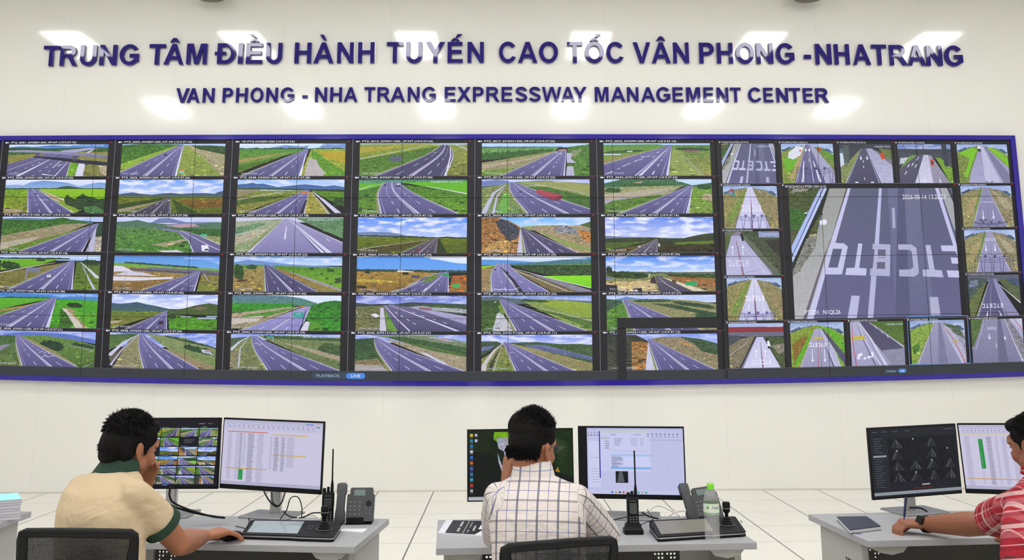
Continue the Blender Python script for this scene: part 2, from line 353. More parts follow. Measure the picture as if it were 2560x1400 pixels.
# ------------------------------------------------------------------ raised letters on the wall
def arc(cx, cy, rx, ry, a0, a1, n=18):
    return [(cx+rx*math.cos(math.radians(lerp(a0, a1, i/n))), cy+ry*math.sin(math.radians(lerp(a0, a1, i/n)))) for i in range(n+1)]
def stroke(pts, w):
    L = []; R = []
    for i, p in enumerate(pts):
        a = pts[max(i-1, 0)]; b = pts[min(i+1, len(pts)-1)]; d = Vector((b[0]-a[0], b[1]-a[1])).normalized()*w/2
        L.append((p[0]-d.y, p[1]+d.x)); R.append((p[0]+d.y, p[1]-d.x))
    return L+R[::-1]
def glyph(ch):
    O = [arc(.485, .5, .485, .515, 0, 360, 44)[:-1], arc(.485, .5, .275, .34, 0, 360, 36)[:-1]]
    D = [[(0, 0), (0, 1), (.38, 1)]+arc(.38, .5, .47, .5, 88, -88)+[(.38, 0)], [(.202, .17), (.202, .83), (.36, .83)]+arc(.36, .5, .28, .33, 88, -88)+[(.36, .17)]]
    T = {
     'T': [[[(0, 1), (0, .83), (.297, .83), (.297, 0), (.5, 0), (.5, .83), (.796, .83), (.796, 1)]]],
     'I': [[[(0, 0), (0, 1), (.202, 1), (.202, 0)]]],
     'H': [[[(0, 0), (0, 1), (.202, 1), (.202, .606), (.6, .606), (.6, 1), (.802, 1), (.802, 0), (.6, 0), (.6, .436), (.202, .436), (.202, 0)]]],
     'N': [[[(0, 0), (0, 1), (.197, 1), (.61, .332), (.61, 1), (.798, 1), (.798, 0), (.595, 0), (.188, .652), (.188, 0)]]],
     'E': [[[(0, 0), (0, 1), (.741, 1), (.741, .831), (.202, .831), (.202, .61), (.70, .61), (.70, .441), (.202, .441), (.202, .169), (.76, .169), (.76, 0)]]],
     'A': [[[(0, 0), (.39, 1), (.603, 1), (1.003, 0), (.783, 0), (.697, .227), (.294, .227), (.213, 0)], [(.36, .4), (.634, .4), (.495, .767)]]],
     'M': [[[(0, 0), (0, 1), (.302, 1), (.483, .318), (.662, 1), (.965, 1), (.965, 0), (.778, 0), (.778, .787), (.58, 0), (.386, 0), (.188, .787), (.188, 0)]]],
     'V': [[[(0, 1), (.22, 1), (.475, .26), (.725, 1), (.94, 1), (.58, 0), (.36, 0)]]],
     'Y': [[[(0, 1), (.236, 1), (.457, .625), (.68, 1), (.912, 1), (.557, .42), (.557, 0), (.355, 0), (.355, .42)]]],
     'X': [[[(0, 0), (.34, .52), (.03, 1), (.265, 1), (.465, .69), (.66, 1), (.89, 1), (.58, .515), (.92, 0), (.68, 0), (.46, .34), (.235, 0)]]],
     'W': [[[(0, 1), (.209, 1), (.343, .31), (.567, 1), (.81, 1), (1.025, .305), (1.16, 1), (1.365, 1), (1.13, 0), (.91, 0), (.683, .75), (.455, 0), (.243, 0)]]],
     '-': [[[(0, .265), (0, .455), (.377, .455), (.377, .265)]]],
     'U': [[[(0, 1), (0, .38)]+arc(.4, .37, .4, .395, 182, 358)+[(.8, .38), (.8, 1), (.598, 1), (.598, .4)]+arc(.4, .38, .198, .225, 358, 182)+[(.202, .4), (.202, 1)]]],
     'P': [[[(0, 0), (0, 1), (.42, 1)]+arc(.42, .69, .32, .31, 88, -88)+[(.42, .38), (.202, .38), (.202, 0)], [(.202, .55), (.202, .83), (.38, .83)]+arc(.38, .69, .155, .14, 88, -88, 10)+[(.38, .55)]]],
     'R': [[[(0, 0), (0, 1), (.49, 1)]+arc(.5, .715, .33, .285, 88, -62)+[(.72, .33), (.93, 0), (.69, 0), (.50, .29), (.42, .395), (.34, .417), (.202, .417), (.202, 0)], [(.202, .577), (.202, .831), (.44, .831)]+arc(.45, .704, .172, .127, 88, -88, 10)+[(.44, .577)]]],
     'O': [O], 'D': [D], 'Đ': [D, [[(-.12, .43), (-.12, .585), (.0, .585), (.0, .43)]], [[(.202, .43), (.202, .585), (.40, .585), (.40, .43)]]],
     'C': [[arc(.485, .5, .485, .515, 36, 332, 36)+arc(.485, .5, .275, .34, 326, 38, 30)]],
     'G': [[arc(.49, .5, .49, .515, 36, 318, 34)+[(.955, .17), (.955, .545), (.5, .545), (.5, .375), (.745, .375), (.745, .262)]+arc(.49, .5, .275, .34, 318, 40, 28)]],
     'S': [[stroke(arc(.415, .735, .29, .185, 6, 236, 22)+arc(.415, .27, .315, .19, 62, -172, 24), .185)]],
    }
    base, acc = ch, ''
    for c, b, a in (('Â', 'A', 'c'), ('Ề', 'E', 'cg'), ('Ế', 'E', 'ca'), ('Ố', 'O', 'ca'), ('À', 'A', 'g')):
        if ch == c: base, acc = b, a
    parts = list(T[base]); w = max(p[0] for c in parts[0] for p in c); x = w/2
    if acc == 'c': parts.append([[(x-.24, 1.09), (x-.09, 1.29), (x+.09, 1.29), (x+.24, 1.09), (x+.07, 1.09), (x, 1.18), (x-.07, 1.09)]])
    if acc in ('cg', 'ca'): parts.append([[(x-.22, 1.06), (x-.08, 1.19), (x+.08, 1.19), (x+.22, 1.06), (x+.06, 1.06), (x, 1.115), (x-.06, 1.06)]])
    if acc == 'cg': parts.append([[(x-.25, 1.42), (x-.06, 1.42), (x+.08, 1.28), (x-.04, 1.28)]])
    if acc == 'ca': parts.append([[(x+.02, 1.24), (x+.12, 1.38), (x+.34, 1.38), (x+.16, 1.24)]])
    if acc == 'g': parts.append([[(x-.22, 1.38), (x-.02, 1.38), (x+.12, 1.12), (x-.02, 1.12)]])
    return parts, w
def letter(ch, px0, px1, Zb, cap, par, m, depth, gap=.006, kn=0):
    parts, w = glyph(ch); vs = []; fs = []
    x0 = at_y(px0, 300, WY).x; x1 = at_y(px1, 300, WY).x   # replaced below by the line's own height
    pz = 160 if Zb > 4.4 else 240
    a = at_y(px0, pz, WY); b = at_y(px1, pz, WY)
    Z0 = bow(un_x(px0, pz), Zb)[1]; Z1 = bow(un_x(px0, pz), Zb+cap)[1]
    for cs in parts:
        cu = bpy.data.curves.new('g', 'CURVE'); cu.dimensions = '2D'; cu.fill_mode = 'BOTH'; cu.extrude = depth/2; cu.bevel_depth = 0
        for c in cs:
            sp = cu.splines.new('POLY'); sp.points.add(len(c)-1); sp.use_cyclic_u = True
            for i, p in enumerate(c): sp.points[i].co = (lerp(a.x, b.x, p[0]/w), lerp(Z0, Z1, p[1]), 0, 1)
        o = bpy.data.objects.new('g', cu); me = bpy.data.meshes.new_from_object(o)
        n = len(vs); vs += [(v.co.x, WY-gap-depth/2-v.co.z, v.co.y) for v in me.vertices]; fs += [tuple(i+n for i in f.vertices) for f in me.polygons]
        bpy.data.objects.remove(o); bpy.data.curves.remove(cu); bpy.data.meshes.remove(me)
    base = Vector((a.x, WY, Z0)); inv = par.matrix_world.inverted()
    me = bpy.data.meshes.new('letter'); me.from_pydata([inv @ Vector(v) for v in vs], [], fs); me.materials.append(m); me.update()
    return link(bpy.data.objects.new('letter', me), par)
def un_x(px, pz):                        # inverse of bow() at one spot
    p = at_y(px, pz, WY); X, Z = p.x, p.z; x, z = X, Z
    for _ in range(8):
        bx, bz = bow(x, z); x += X-bx; z += Z-bz
    return x
navy = mat('navy_acrylic', '2a2278', rough=.04, spec=.3)
sa = [('T', 313, 432), ('R', 433, 562), ('U', 575, 697), ('N', 713, 840), ('G', 855, 997), ('T', 1063, 1184), ('Â', 1170, 1318), ('M', 1330, 1480), ('Đ', 1548, 1682), ('I', 1696, 1735), ('Ề', 1752, 1874), ('U', 1893, 2014), ('H', 2097, 2221), ('À', 2232, 2380)]
sb = [('N', -18, 105), ('H', 130, 253), ('T', 333, 455), ('U', 470, 592), ('Y', 612, 752), ('Ế', 765, 880), ('N', 907, 1029), ('C', 1130, 1256), ('A', 1267, 1408), ('O', 1415, 1556), ('T', 1615, 1730), ('Ố', 1740, 1882), ('C', 1893, 2021), ('V', 2083, 2212), ('Â', 2215, 2355), ('N', 2366, 2485)]
s3 = [('P', 142, 258), ('H', 273, 397), ('O', 415, 556), ('N', 567, 697), ('G', 713, 854), ('-', 920, 978), ('N', 1005, 1130), ('H', 1147, 1264), ('A', 1280, 1421), ('T', 1425, 1541), ('R', 1557, 1692), ('A', 1690, 1830), ('N', 1830, 1953), ('G', 1965, 2106)]
line1 = [(c, a/2.844, b/2.844) for c, a, b in sa]+[(c, 850+a/2.844, 850+b/2.844) for c, a, b in sb]+[(c, 1700+a/2.977, 1700+b/2.977) for c, a, b in s3]
ta = [('V', 1257, 1353), ('A', 1335, 1429), ('N', 1447, 1533), ('P', 1588, 1664), ('H', 1683, 1769), ('O', 1785, 1881), ('N', 1897, 1983), ('G', 1998, 2099), ('-', 2153, 2194), ('N', 2243, 2332), ('H', 2350, 2438)]
tb = [('A', 30, 131), ('T', 175, 256), ('R', 268, 364), ('A', 362, 468), ('N', 483, 571), ('G', 585, 687), ('E', 745, 827), ('X', 833, 935), ('P', 945, 1026), ('R', 1040, 1138), ('E', 1148, 1230), ('S', 1245, 1335), ('S', 1342, 1430), ('W', 1436, 1577), ('A', 1570, 1673), ('Y', 1658, 1757), ('M', 1810, 1912), ('A', 1924, 2030), ('N', 2038, 2124), ('A', 2138, 2242), ('G', 2246, 2350), ('E', 2362, 2441)]
t3 = [('M', 43, 152), ('E', 172, 250), ('N', 270, 360), ('T', 370, 454), ('C', 503, 604), ('E', 617, 693), ('N', 713, 804), ('T', 809, 896), ('E', 911, 989), ('R', 1003, 1107)]
line2 = [(c, a/2.844, b/2.844) for c, a, b in ta]+[(c, 850+a/2.844, 850+b/2.844) for c, a, b in tb]+[(c, 1700+a/2.977, 1700+b/2.977) for c, a, b in t3]
sg = thing('wall_lettering', (0, WY, 4.64), 'large raised navy letters, upper line, TRUNG TÂM ĐIỀU HÀNH TUYẾN', 'sign')
for c, a, b in line1: letter(c, a, b-2.2, 4.652, .243, sg, navy, .03)
sg = thing('wall_lettering', (0, WY, 4.19), 'smaller raised navy letters reading VAN PHONG - NHA TRANG EXPRESSWAY MANAGEMENT CENTER', 'sign')
for c, a, b in line2: letter(c, a, b-1.4, 4.202, .168, sg, navy, .022)
# ------------------------------------------------------------------ road camera pictures (0..100, y down)
def F(): return Pic()
def feeds():
    f = {}
    f[1,1] = F().S('cfe2fb>a3c6f2', 14, .2).P('4f86cf', [(0, 9), (12, 5), (25, 8), (45, 2), (60, 6), (72, 0), (100, 0), (100, 14), (0, 14)], .15).P('35592f>4d7a35', [(0, 10), (20, 10), (40, 13), (70, 11), (100, 11), (100, 34), (0, 40)], .6)\
      .P('8e8a48', [(0, 34), (60, 24), (100, 24), (100, 100), (0, 100)], .35).P('a8a6cf', [(52, 20), (82, 11), (90, 14), (70, 24), (60, 28)], .1).P('c9c7e6', [(78, 26), (84, 18), (86, 18), (81, 28)])\
      .P('6f6b96>585480', [(0, 62), (28, 38), (42, 26), (66, 28), (63, 60), (60, 100), (0, 100)], .08).L('e6e6fa', .5, .8, [(35, 44), (0, 82)]).L('2c2a48', 1, 1.8, [(54, 32), (14, 95)], 0).L('dcdcf4', 1, 3.6, [(44, 46), (11, 100)]).L('e6e6fa', .6, 1, [(55, 48), (46, 74)]).L('eeeeff', .5, 1, [(61, 55), (49, 100)]).L('d2d2ee', .5, 1.5, [(64, 55), (61, 100)])\
      .L('e8e8fb', 1.3, 1.3, [(51, 69), (54, 64), (56, 64)]).L('e8e8fb', 3, .3, [(36, 94), (50, 99)])
    for x, y in ((8, 88), (18, 74), (25, 65), (31, 57), (33, 83), (39, 72), (43, 62), (42, 85), (26, 98)): f[1,1].L('e8e8fb', .9, .9, [(x, y+2), (x+2, y-1)])
    f[1,1].P('6aa52c>7fae30', [(64, 57), (73, 58), (70, 100), (61, 100)], .4).P('d8d6ee', [(73, 48), (79, 50), (77, 100), (69, 100)], .1).P('7c8a40>8a8250', [(79, 52), (100, 52), (100, 100), (77, 100)], .45).P('b5a992', [(92, 70), (100, 66), (100, 100), (94, 90)], .3)\
      .P('27243a', [(26, 37), (55, 43), (100, 57), (100, 68), (72, 60), (50, 50), (26, 41)]).P('56536e', [(28, 24), (33, 24), (31, 38), (28, 38)]).P('55516c', [(65, 36), (72, 37), (69, 52), (66, 51)]).P('9c99c6>6e6b94', [(0, 19), (20, 18), (55, 23), (100, 35), (100, 45), (60, 34), (30, 26), (0, 24)], .12)
    f[1,2] = F().S('a9cdf6', 8).P('3f742a>5f8f35', [(0, 3), (20, 0), (45, 1), (60, 2), (60, 30), (0, 80)], .7).P('b3ab84>9c9478', [(58, 3), (70, 5), (100, 8), (100, 100), (50, 100)], .3).P('36582f', [(66, 4), (80, 4), (100, 8), (100, 34), (88, 26), (74, 16)], .6).P('90a548>8a9a4a', [(59, 4), (64, 8), (80, 45), (98, 100), (54, 100)], .35).P('8fb23e', [(52, 6), (56, 5), (0, 92), (0, 62)], .3)\
      .R(58.5, 3, -8, 55, w0=3).L('d8d8f0', .4, 1.6, [(59.5, 6), (56, 60), (54, 100)]).car(57.5, 13, 2, 'd0c8d8').car(43, 33, 3, '2a2c48').P('d87828', [(60, 77), (62.5, 84), (57, 84)]).B('7fd8ee', 57.5, 85, 62, 90)
    f[1,3] = F().S('dbe8fb>b8d2f6', 18, .3).P('6f94cf', [(25, 15), (43, 5), (60, 9), (75, 0), (100, 0), (100, 18), (25, 18)], .1).P('c8e2fa', [(66, 2), (80, 0), (74, 16), (64, 17)]).T('2f4f2a', 0, 15, 100, 16, 4).P('4f9238>87963e', [(0, 17), (66, 18), (40, 40), (0, 90)], .35).P('a5945a', [(0, 50), (30, 34), (50, 26), (30, 40), (0, 60)], .3).P('4f7a28', [(0, 66), (40, 42), (0, 88)], .5)\
      .P('8fae38>a9a23c', [(68, 17), (100, 17), (100, 100), (58, 100)], .35).P('b9a42f', [(75, 24), (100, 22), (100, 60), (82, 45)], .25).P('639a2c', [(68, 20), (74, 28), (82, 50), (100, 85), (100, 100), (82, 100), (70, 60)], .45).P('bcb4b8', [(66, 45), (73, 50), (76, 70), (82, 90), (80, 100), (62, 100), (64, 70)], .2).R(64.5, 17, 3, 58, w0=2.4).L('e4e4fa', .4, 1.5, [(63, 30), (59, 100)])
    f[1,4] = F().S('b5cdf0', 4).P('8fa038>7b8f34', [(0, 3), (75, 1), (75, 20), (0, 60)], .3).P('b0a23c', [(0, 14), (60, 3), (40, 12), (0, 30)], .3).P('4a7428>5f8a30', [(0, 52), (72, 9), (60, 40), (15, 100), (0, 100)], .55).L('dcd4e4', 2.6, 1, [(0, 48), (40, 22), (66, 2)], .1).P('8f9a4a>80823f', [(82, 3), (100, 5), (100, 100), (78, 100)], .4).L('d4ccdc', 1, 2, [(90, 5), (100, 20)])\
      .R(79, 3, 15, 80, c='4c496c>45426a', w0=5, cv=7).L('d8d8f0', .6, 1.6, [(84, 14), (84.5, 40), (80, 100)]).P('5a5f78', [(28, 41), (39, 40), (39, 55), (29, 57)], .1).L('dedef6', .6, 2, [(68, 30), (71, 28)])
    f[1,5] = F().S('bcd8f8>a4caf2', 13, .2).T('3c6a80', 0, 11, 75, 11, 3, 1).P('6a9a58', [(0, 14), (72, 12), (66, 30), (0, 40)], .4).T('3a6a30', 0, 34, 66, 20, 20, 6, .7).P('8d8f55>a09680', [(0, 60), (30, 44), (72, 22), (40, 70), (0, 100)], .35).P('b5a58f', [(0, 66), (35, 52), (72, 23), (50, 48), (0, 80)], .3).P('7a9a3c', [(0, 84), (30, 76), (18, 100), (0, 100)], .4)\
      .P('4f7f35>5f8a3c', [(80, 12), (100, 3), (100, 100), (79, 100)], .6).P('86926a', [(84, 22), (94, 18), (88, 40), (82, 45)], .2).R(75.5, 22, 17, 77, w0=7).P('b9b6d6', [(79, 30), (84, 31), (83, 48), (88, 62), (79, 60)], .1).P('b9b6d6', [(79, 72), (85, 72), (86, 100), (78, 100)], .15).B('e09a2a', 72, 19, 79, 22).car(69.5, 30, 1.6).car(73.5, 32, 1.6)
    f[1,6] = F().S('a8cdf4', 6).P('5c9440>8aa045', [(0, 5), (50, 3), (62, 8), (30, 40), (0, 70)], .3).T('3f5f3a', 0, 27, 38, 20, 7, 3).B('d4d8ee', 22, 24, 27, 27).B('dcdcf0', 0, 33, 16, 36).P('9a8f58', [(0, 50), (40, 26), (62, 12), (20, 55), (0, 68)], .3).P('59883a>a09a58', [(64, 6), (100, 5), (100, 100), (60, 100)], .45).P('8f9f58', [(65, 10), (70, 16), (90, 85), (94, 100), (61, 100)], .3).P('9f5f72', [(74, 18), (90, 19), (91, 28), (82, 27), (73, 22)], .3).T('2f5a38', 66, 14, 100, 16, 8, 2)\
      .R(62, 8, -38, 60, m=.7, w0=4).L('a09ec0', .6, 1, [(74, 40), (92, 100)]).L('e8e8fa', .8, .8, [(34, 42), (37, 41), (36, 46)])
    for x, y in ((5, 88), (12, 78), (17, 69), (22, 62), (28, 55), (33, 50), (40, 40), (45, 41), (49, 28)): f[1,6].L('e8e8fa', 1.0, 1.0, [(x, y+3), (x+3, y-1)])
    f[2,1] = F().S('e2e8fc>bccdf4', 27, .2).P('6f97d4>8fb0e4', [(0, 17), (12, 15), (18, 17), (26, 7), (38, 3), (50, 5), (62, 9), (74, 20), (86, 12), (94, 8), (100, 10), (100, 26), (0, 26)], .1).T('3c5c38', 0, 26, 100, 26, 2.5, 1.5).P('34502c', [(50, 26), (58, 20), (64, 19), (74, 24), (82, 27), (50, 28)], .3).P('8ec11c>7fb422', [(34, 28), (100, 28), (100, 60), (60, 58)], .15).P('76a528>8a8c38', [(0, 29), (23, 29), (22, 100), (0, 100)], .4).P('a8925e', [(0, 84), (20, 90), (20, 100), (0, 100)], .3)\
      .P('86a334', [(32, 28), (38, 32), (60, 60), (80, 88), (72, 100), (60, 90)], .35).P('b08f58', [(38, 36), (56, 56), (58, 66), (48, 54)], .3).L('dcd6e2', .6, 4, [(35, 30), (45, 42), (56, 56), (62, 62)], .1).L('d4d0dc', .4, 1.6, [(36, 34), (46, 52), (56, 66)]).P('2e4a2c>35502e', [(60, 58), (63, 46), (67, 54), (71, 58), (78, 42), (83, 50), (88, 52), (94, 58), (100, 56), (100, 100), (88, 98), (74, 86), (62, 74)], .7).P('4a7c48', [(80, 80), (92, 78), (100, 92), (100, 100), (82, 98)], .5)\
      .R(27.5, 28, 25, 71, w0=9).car(24.5, 34, 1.2, '2a2a40').car(31.5, 42, 2, '2a2438').L('e6e6fa', .8, .8, [(36, 61), (44, 60)])
    f[2,2] = F().S('6a9df0>c9d8fb', 54, .9).P('465c72', [(0, 43), (8, 40), (14, 38), (22, 42), (32, 45), (42, 41), (50, 39), (60, 42), (72, 40), (84, 40), (92, 42), (96, 36), (100, 33), (100, 52), (0, 52)], .15).P('6f7a20>4f6418', [(0, 50), (100, 50), (100, 100), (0, 100)], .35).P('80602a>6f5418', [(58, 60), (100, 56), (100, 82), (74, 86)], .35).P('2f4a1c', [(0, 74), (40, 55), (49, 54), (30, 74), (0, 90)], .35).P('9a9070', [(0, 88), (30, 70), (44, 60), (20, 84), (0, 98)], .3).P('35501c', [(52, 56), (62, 76), (80, 100), (58, 100)], .4)\
      .R(49, 53, 14, 51.5, c='4f4a5c>3f3a4c', w0=2.5, edge='a8a4b8', med='8f8aa0').car(48.8, 61, 2, 'd8d8e0').car(38, 72, 1.4).car(43, 65, 1)
    f[2,3] = F().S('8fb8f2>d0e2fb', 32, .8).P('3c5f9c>4a70b0', [(0, 14), (8, 13), (14, 9), (18, 13), (24, 12), (38, 22), (52, 17), (64, 14), (74, 17), (82, 20), (90, 17), (100, 22), (100, 31), (0, 28)], .15).T('33502e', 0, 25, 100, 30, 4, 2).P('92886a', [(0, 28), (22, 30), (18, 48), (0, 54)], .2).P('7f9238>8a7f40', [(22, 32), (66, 32), (40, 60), (5, 100), (0, 100), (0, 52)], .45).P('4f6a2c', [(0, 58), (50, 44), (30, 62), (0, 76)], .5).L('dcdcf4', 1.8, 1, [(0, 60), (24, 45), (44, 36)])\
      .P('5c8a22>4f7a20', [(70, 33), (100, 36), (100, 78), (86, 60)], .35).P('a29c44', [(66, 34), (70, 36), (80, 70), (88, 100), (64, 100)], .35).L('cdcbe8', .8, 6, [(70.5, 35), (80, 58), (95, 98)], .1).L('b9b7d0', .5, 1.6, [(70, 40), (80, 75), (86, 100)]).T('2c4a28', 90, 56, 100, 55, 26, 4, .7).R(66, 31, 12, 64, w0=3).P('2f2c40', [(64.5, 60), (66, 60), (63, 100), (59, 100)]).car(53, 44, 2, '4a4030').P('d07848', [(61, 36), (66, 36), (67, 41), (60, 41)], .2)
    f[2,4] = F().S('35664a', 12).T('5a9480', 0, 3, 100, 3, 8, 2, .6).P('5cb01e>6fae2a', [(0, 10), (30, 10), (22, 24), (0, 34)], .2).P('62b41c', [(40, 8), (100, 6), (100, 44), (62, 22)], .15).P('3f7a2c>6f9a30', [(0, 34), (22, 18), (20, 100), (0, 100)], .5).P('4c7c28>6fa52c', [(38, 14), (60, 22), (100, 44), (100, 100), (88, 100), (55, 45)], .6).L('dedcf0', 1.8, 1, [(0, 30), (12, 18), (23, 14)]).L('d8d4e0', .8, 3.2, [(62, 20), (80, 30), (100, 42)])\
      .R(31, 8, 20.5, 93, w0=13, cv=-6, m=.46).car(24, 16, 2.4, '30405a').P('35405c', [(34.5, 11), (37.5, 11), (38, 22), (34.5, 22)]).B('e8e8f8', 35, 12, 37.5, 16).T('2c5a2c', 0, 82, 4, 82, 12, 3).T('2c5228', 5, 44, 10, 44, 8, 2)
    f[2,5] = F().S('a8b4ec>c4d0f4', 16, .4).P('6f80b8', [(0, 6), (14, 1), (24, 4), (28, 12), (0, 22)], .1).P('7c9450', [(30, 8), (60, 3), (100, 12), (100, 100), (0, 100), (0, 24), (22, 14)], .35).P('9aa060', [(40, 8), (75, 6), (100, 14), (100, 42), (60, 26)], .25).P('48702f', [(42, 22), (60, 22), (100, 52), (100, 92), (74, 56)], .5).P('848a58>72985a', [(0, 30), (20, 18), (27, 18), (38, 100), (0, 100)], .45).L('bdbcda', 1.4, 5, [(22, 17), (11, 40), (1.5, 100)], .1).L('bdbcda', .8, 2.4, [(20, 26), (14, 50), (10.5, 100)]).L('cfcfe8', .6, 1.4, [(36, 10), (52, 16), (80, 30), (100, 46)]).L('cfcfe8', .8, .8, [(40, 20), (60, 17)])\
      .P('6fae50', [(20, 40), (26, 40), (24, 100), (14, 100)], .3).R(29, 8, 42, 114, w0=6, cv=-5).car(35.5, 36, 2.4, '3a3a58').P('b0485c>9c3c52', [(50, 34), (53, 30), (74, 46), (74.5, 50), (72, 62), (66, 60), (54, 46), (50, 40)], .12).P('7a2c44', [(70, 50), (74.5, 48), (72.5, 62), (66, 61)]).L('2a2238', 1.6, 1.6, [(56, 50), (66, 60), (70, 63)])
    f[2,6] = F().S('bcd8f6', 20, .3).P('3f704c', [(0, 12), (16, 0), (64, 0), (72, 8), (82, 18), (100, 10), (100, 20), (0, 28)], .5).P('a8988a', [(26, 10), (36, 5), (34, 12)], .2).P('9aa070>aca48c', [(0, 24), (74, 18), (60, 42), (0, 90)], .35).T('2f5a2c', 0, 28, 16, 28, 12, 4).T('3a6434', 14, 16, 60, 14, 6, 4).P('b7ac98', [(0, 44), (50, 28), (66, 26), (40, 44), (0, 60)], .25).P('b0aac0', [(0, 62), (50, 40), (66, 28), (40, 44), (0, 72)], .15).P('5c8434', [(8, 62), (50, 46), (60, 46), (20, 92), (0, 100), (0, 74)], .55).P('8fc43a', [(16, 92), (68, 34), (72, 30), (22, 100), (10, 100)], .25)\
      .P('76a040>7f9a44', [(82, 22), (100, 20), (100, 100), (77, 100)], .5).T('2f5434', 86, 18, 100, 18, 14, 4).P('b0a488', [(92, 44), (100, 42), (100, 66), (90, 58)], .3).R(80.5, 19, 14, 76.5, w0=4).L('d8d8f2', .4, 1, [(81, 30), (77.5, 100)]).car(72, 22, 2.2, '34403a')
    f[3,1] = F().S('b4c8f0>9cb6ea', 14, .4).P('5a7aa0', [(0, 6), (20, 3), (60, 8), (90, 12), (90, 18), (0, 14)], .1).P('386c2c>548238', [(0, 8), (40, 10), (60, 2), (80, 12), (92, 20), (40, 42), (0, 60)], .75).P('a3977e>94885f', [(0, 56), (60, 22), (88, 18), (30, 88), (0, 100)], .4).P('b8ae9c', [(0, 76), (40, 56), (30, 74), (0, 96)], .25).P('66862f', [(10, 88), (60, 50), (90, 22), (24, 96), (18, 100), (0, 100)], .4).P('2f4a34', [(94, 18), (100, 16), (100, 60), (93, 60)], .6).P('b8b0a4', [(93, 58), (100, 56), (100, 100), (88, 100)], .3)\
      .R(95, 19, 20, 82, w0=2.6).P('b9b8dc', [(94.5, 24), (93, 100), (85.5, 100)], .1).L('2c2a44', .2, .8, [(94, 24), (82.5, 100)])
    f[3,2] = F().S('c4ccf2>aebcec', 26, .4).P('6f80b0', [(34, 14), (40, 4), (50, 2), (66, 14), (90, 14), (100, 16), (100, 28), (20, 26)], .15).P('4f7468>57785a', [(0, 14), (10, 12), (20, 8), (32, 16), (54, 22), (70, 20), (80, 18), (92, 14), (100, 14), (100, 40), (0, 36)], .35).P('b899ac', [(46, 24), (60, 20), (74, 18), (80, 26), (60, 30)], .25).P('d4cadc', [(38, 18), (50, 16), (60, 18), (50, 20)], .1).P('5f8a4c>4e8a30', [(0, 28), (36, 32), (56, 40), (70, 66), (74, 100), (0, 100)], .65).P('3a6630', [(50, 32), (100, 34), (100, 62), (80, 60), (62, 38)], .6).P('a59a80', [(34, 80), (66, 62), (68, 66), (50, 84)], .3).P('d4d0da', [(40, 96), (60, 94), (66, 100), (46, 100)])\
      .P('8f9868', [(82, 50), (100, 56), (100, 78), (86, 62)], .3).P('726e9c>5f5b8c', [(35, 33), (48, 32), (66, 40), (82, 54), (100, 80), (100, 100), (74, 100), (70, 70), (60, 44), (44, 36)], .08).L('d4d2f0', .6, 1.6, [(50, 34), (64, 42), (76, 60), (92, 84), (100, 94)]).L('d4d2f0', .5, 1, [(44, 35), (60, 44), (70, 68), (75, 100)]).L('e8e8fb', .8, 1, [(62, 38), (80, 52), (100, 79)]).P('e4e4f4', [(82, 80), (88, 79), (90, 92), (89, 98), (83, 96)]).B('3a4468', 85.5, 90, 89.5, 95).B('3fb890', 81, 48, 87, 54)
    f[3,3] = F().S('c8cce4', 14).P('a2ac94>88a070', [(0, 12), (44, 4), (34, 34), (10, 100), (0, 100)], .3).P('6a9470', [(0, 30), (22, 16), (30, 18), (0, 50)], .5).P('b5ad98', [(0, 54), (32, 32), (16, 62), (0, 80)], .3).P('5f8a62>6a9468', [(56, 2), (100, 2), (100, 60), (80, 34)], .6).L('d4d4ea', 1.4, .8, [(0, 50), (30, 32)]).R(48, 4, 12, 122, c='a19cc8>827cb0', w0=6, m=.66, mw=.09, dash=False, edge='cacaea', med='cfcdee').L('e8e6fa', .5, 1.4, [(47.5, 26), (46.5, 62)]).P('dcdaf4', [(46, 54), (47, 54), (46.6, 62), (45.6, 62)]).L('dcdaf4', .9, .9, [(84, 58), (88, 67)])
    f[3,4] = F().S('4a8af2>b4c8fa', 56, 1.0).P('6f86b4', [(0, 42), (14, 40), (30, 42), (44, 50), (54, 54), (0, 52)], .1).T('2c3426', 0, 50, 70, 56, 3, 2, .3).P('2f3826', [(74, 56), (82, 54), (90, 56), (100, 58), (100, 62), (74, 60)], .3).P('687818>50600f', [(0, 53), (66, 58), (100, 60), (100, 100), (0, 100)], .3).P('4f4a24', [(0, 90), (60, 64), (70, 58), (44, 88), (30, 100), (0, 100)], .4).L('b4b0a8', 1.8, .8, [(0, 91), (30, 77), (66, 63)]).P('2c3a14', [(73, 58), (76, 66), (82, 100), (70, 100)], .4)\
      .R(73, 57, 40, 72, c='5c5464>4a4254', w0=1.6, edge='a09aac', med='908a9c').car(72, 64, 1.2, 'a03c34').car(56, 91, 3, '9a302c')
    f[3,5] = F().S('66aef6>c0e0fd', 34, .6).P('96a864', [(36, 26), (60, 22), (100, 26), (100, 60), (40, 34)], .4).P('a06a34>b88a58', [(0, 2), (14, 0), (24, 8), (34, 24), (37, 32), (33, 100), (0, 100)], .75).P('464a5c', [(12, 12), (18, 4), (30, 20), (35, 34), (33, 58), (26, 68), (18, 44)], .9).P('c49a5c', [(6, 78), (20, 60), (28, 78), (24, 100), (0, 100)], .55).P('a89480>b09c70', [(44, 30), (50, 24), (64, 26), (70, 22), (84, 24), (100, 20), (100, 100), (88, 100)], .5).P('8e92a0', [(68, 28), (74, 24), (84, 28), (90, 48), (78, 46), (68, 42)], .7).P('c8843c', [(88, 36), (100, 42), (100, 72), (92, 60)], .7).P('4a6434', [(90, 22), (100, 12), (100, 30)], .5).P('8fa05c', [(48, 34), (62, 48), (90, 80), (100, 86), (100, 96), (80, 84)], .3)\
      .P('c4c4e2', [(35.5, 32), (36.5, 36), (40, 100), (32.5, 100)], .1).R(37, 29, 40, 89, c='544f70>48446a', w0=2.4)
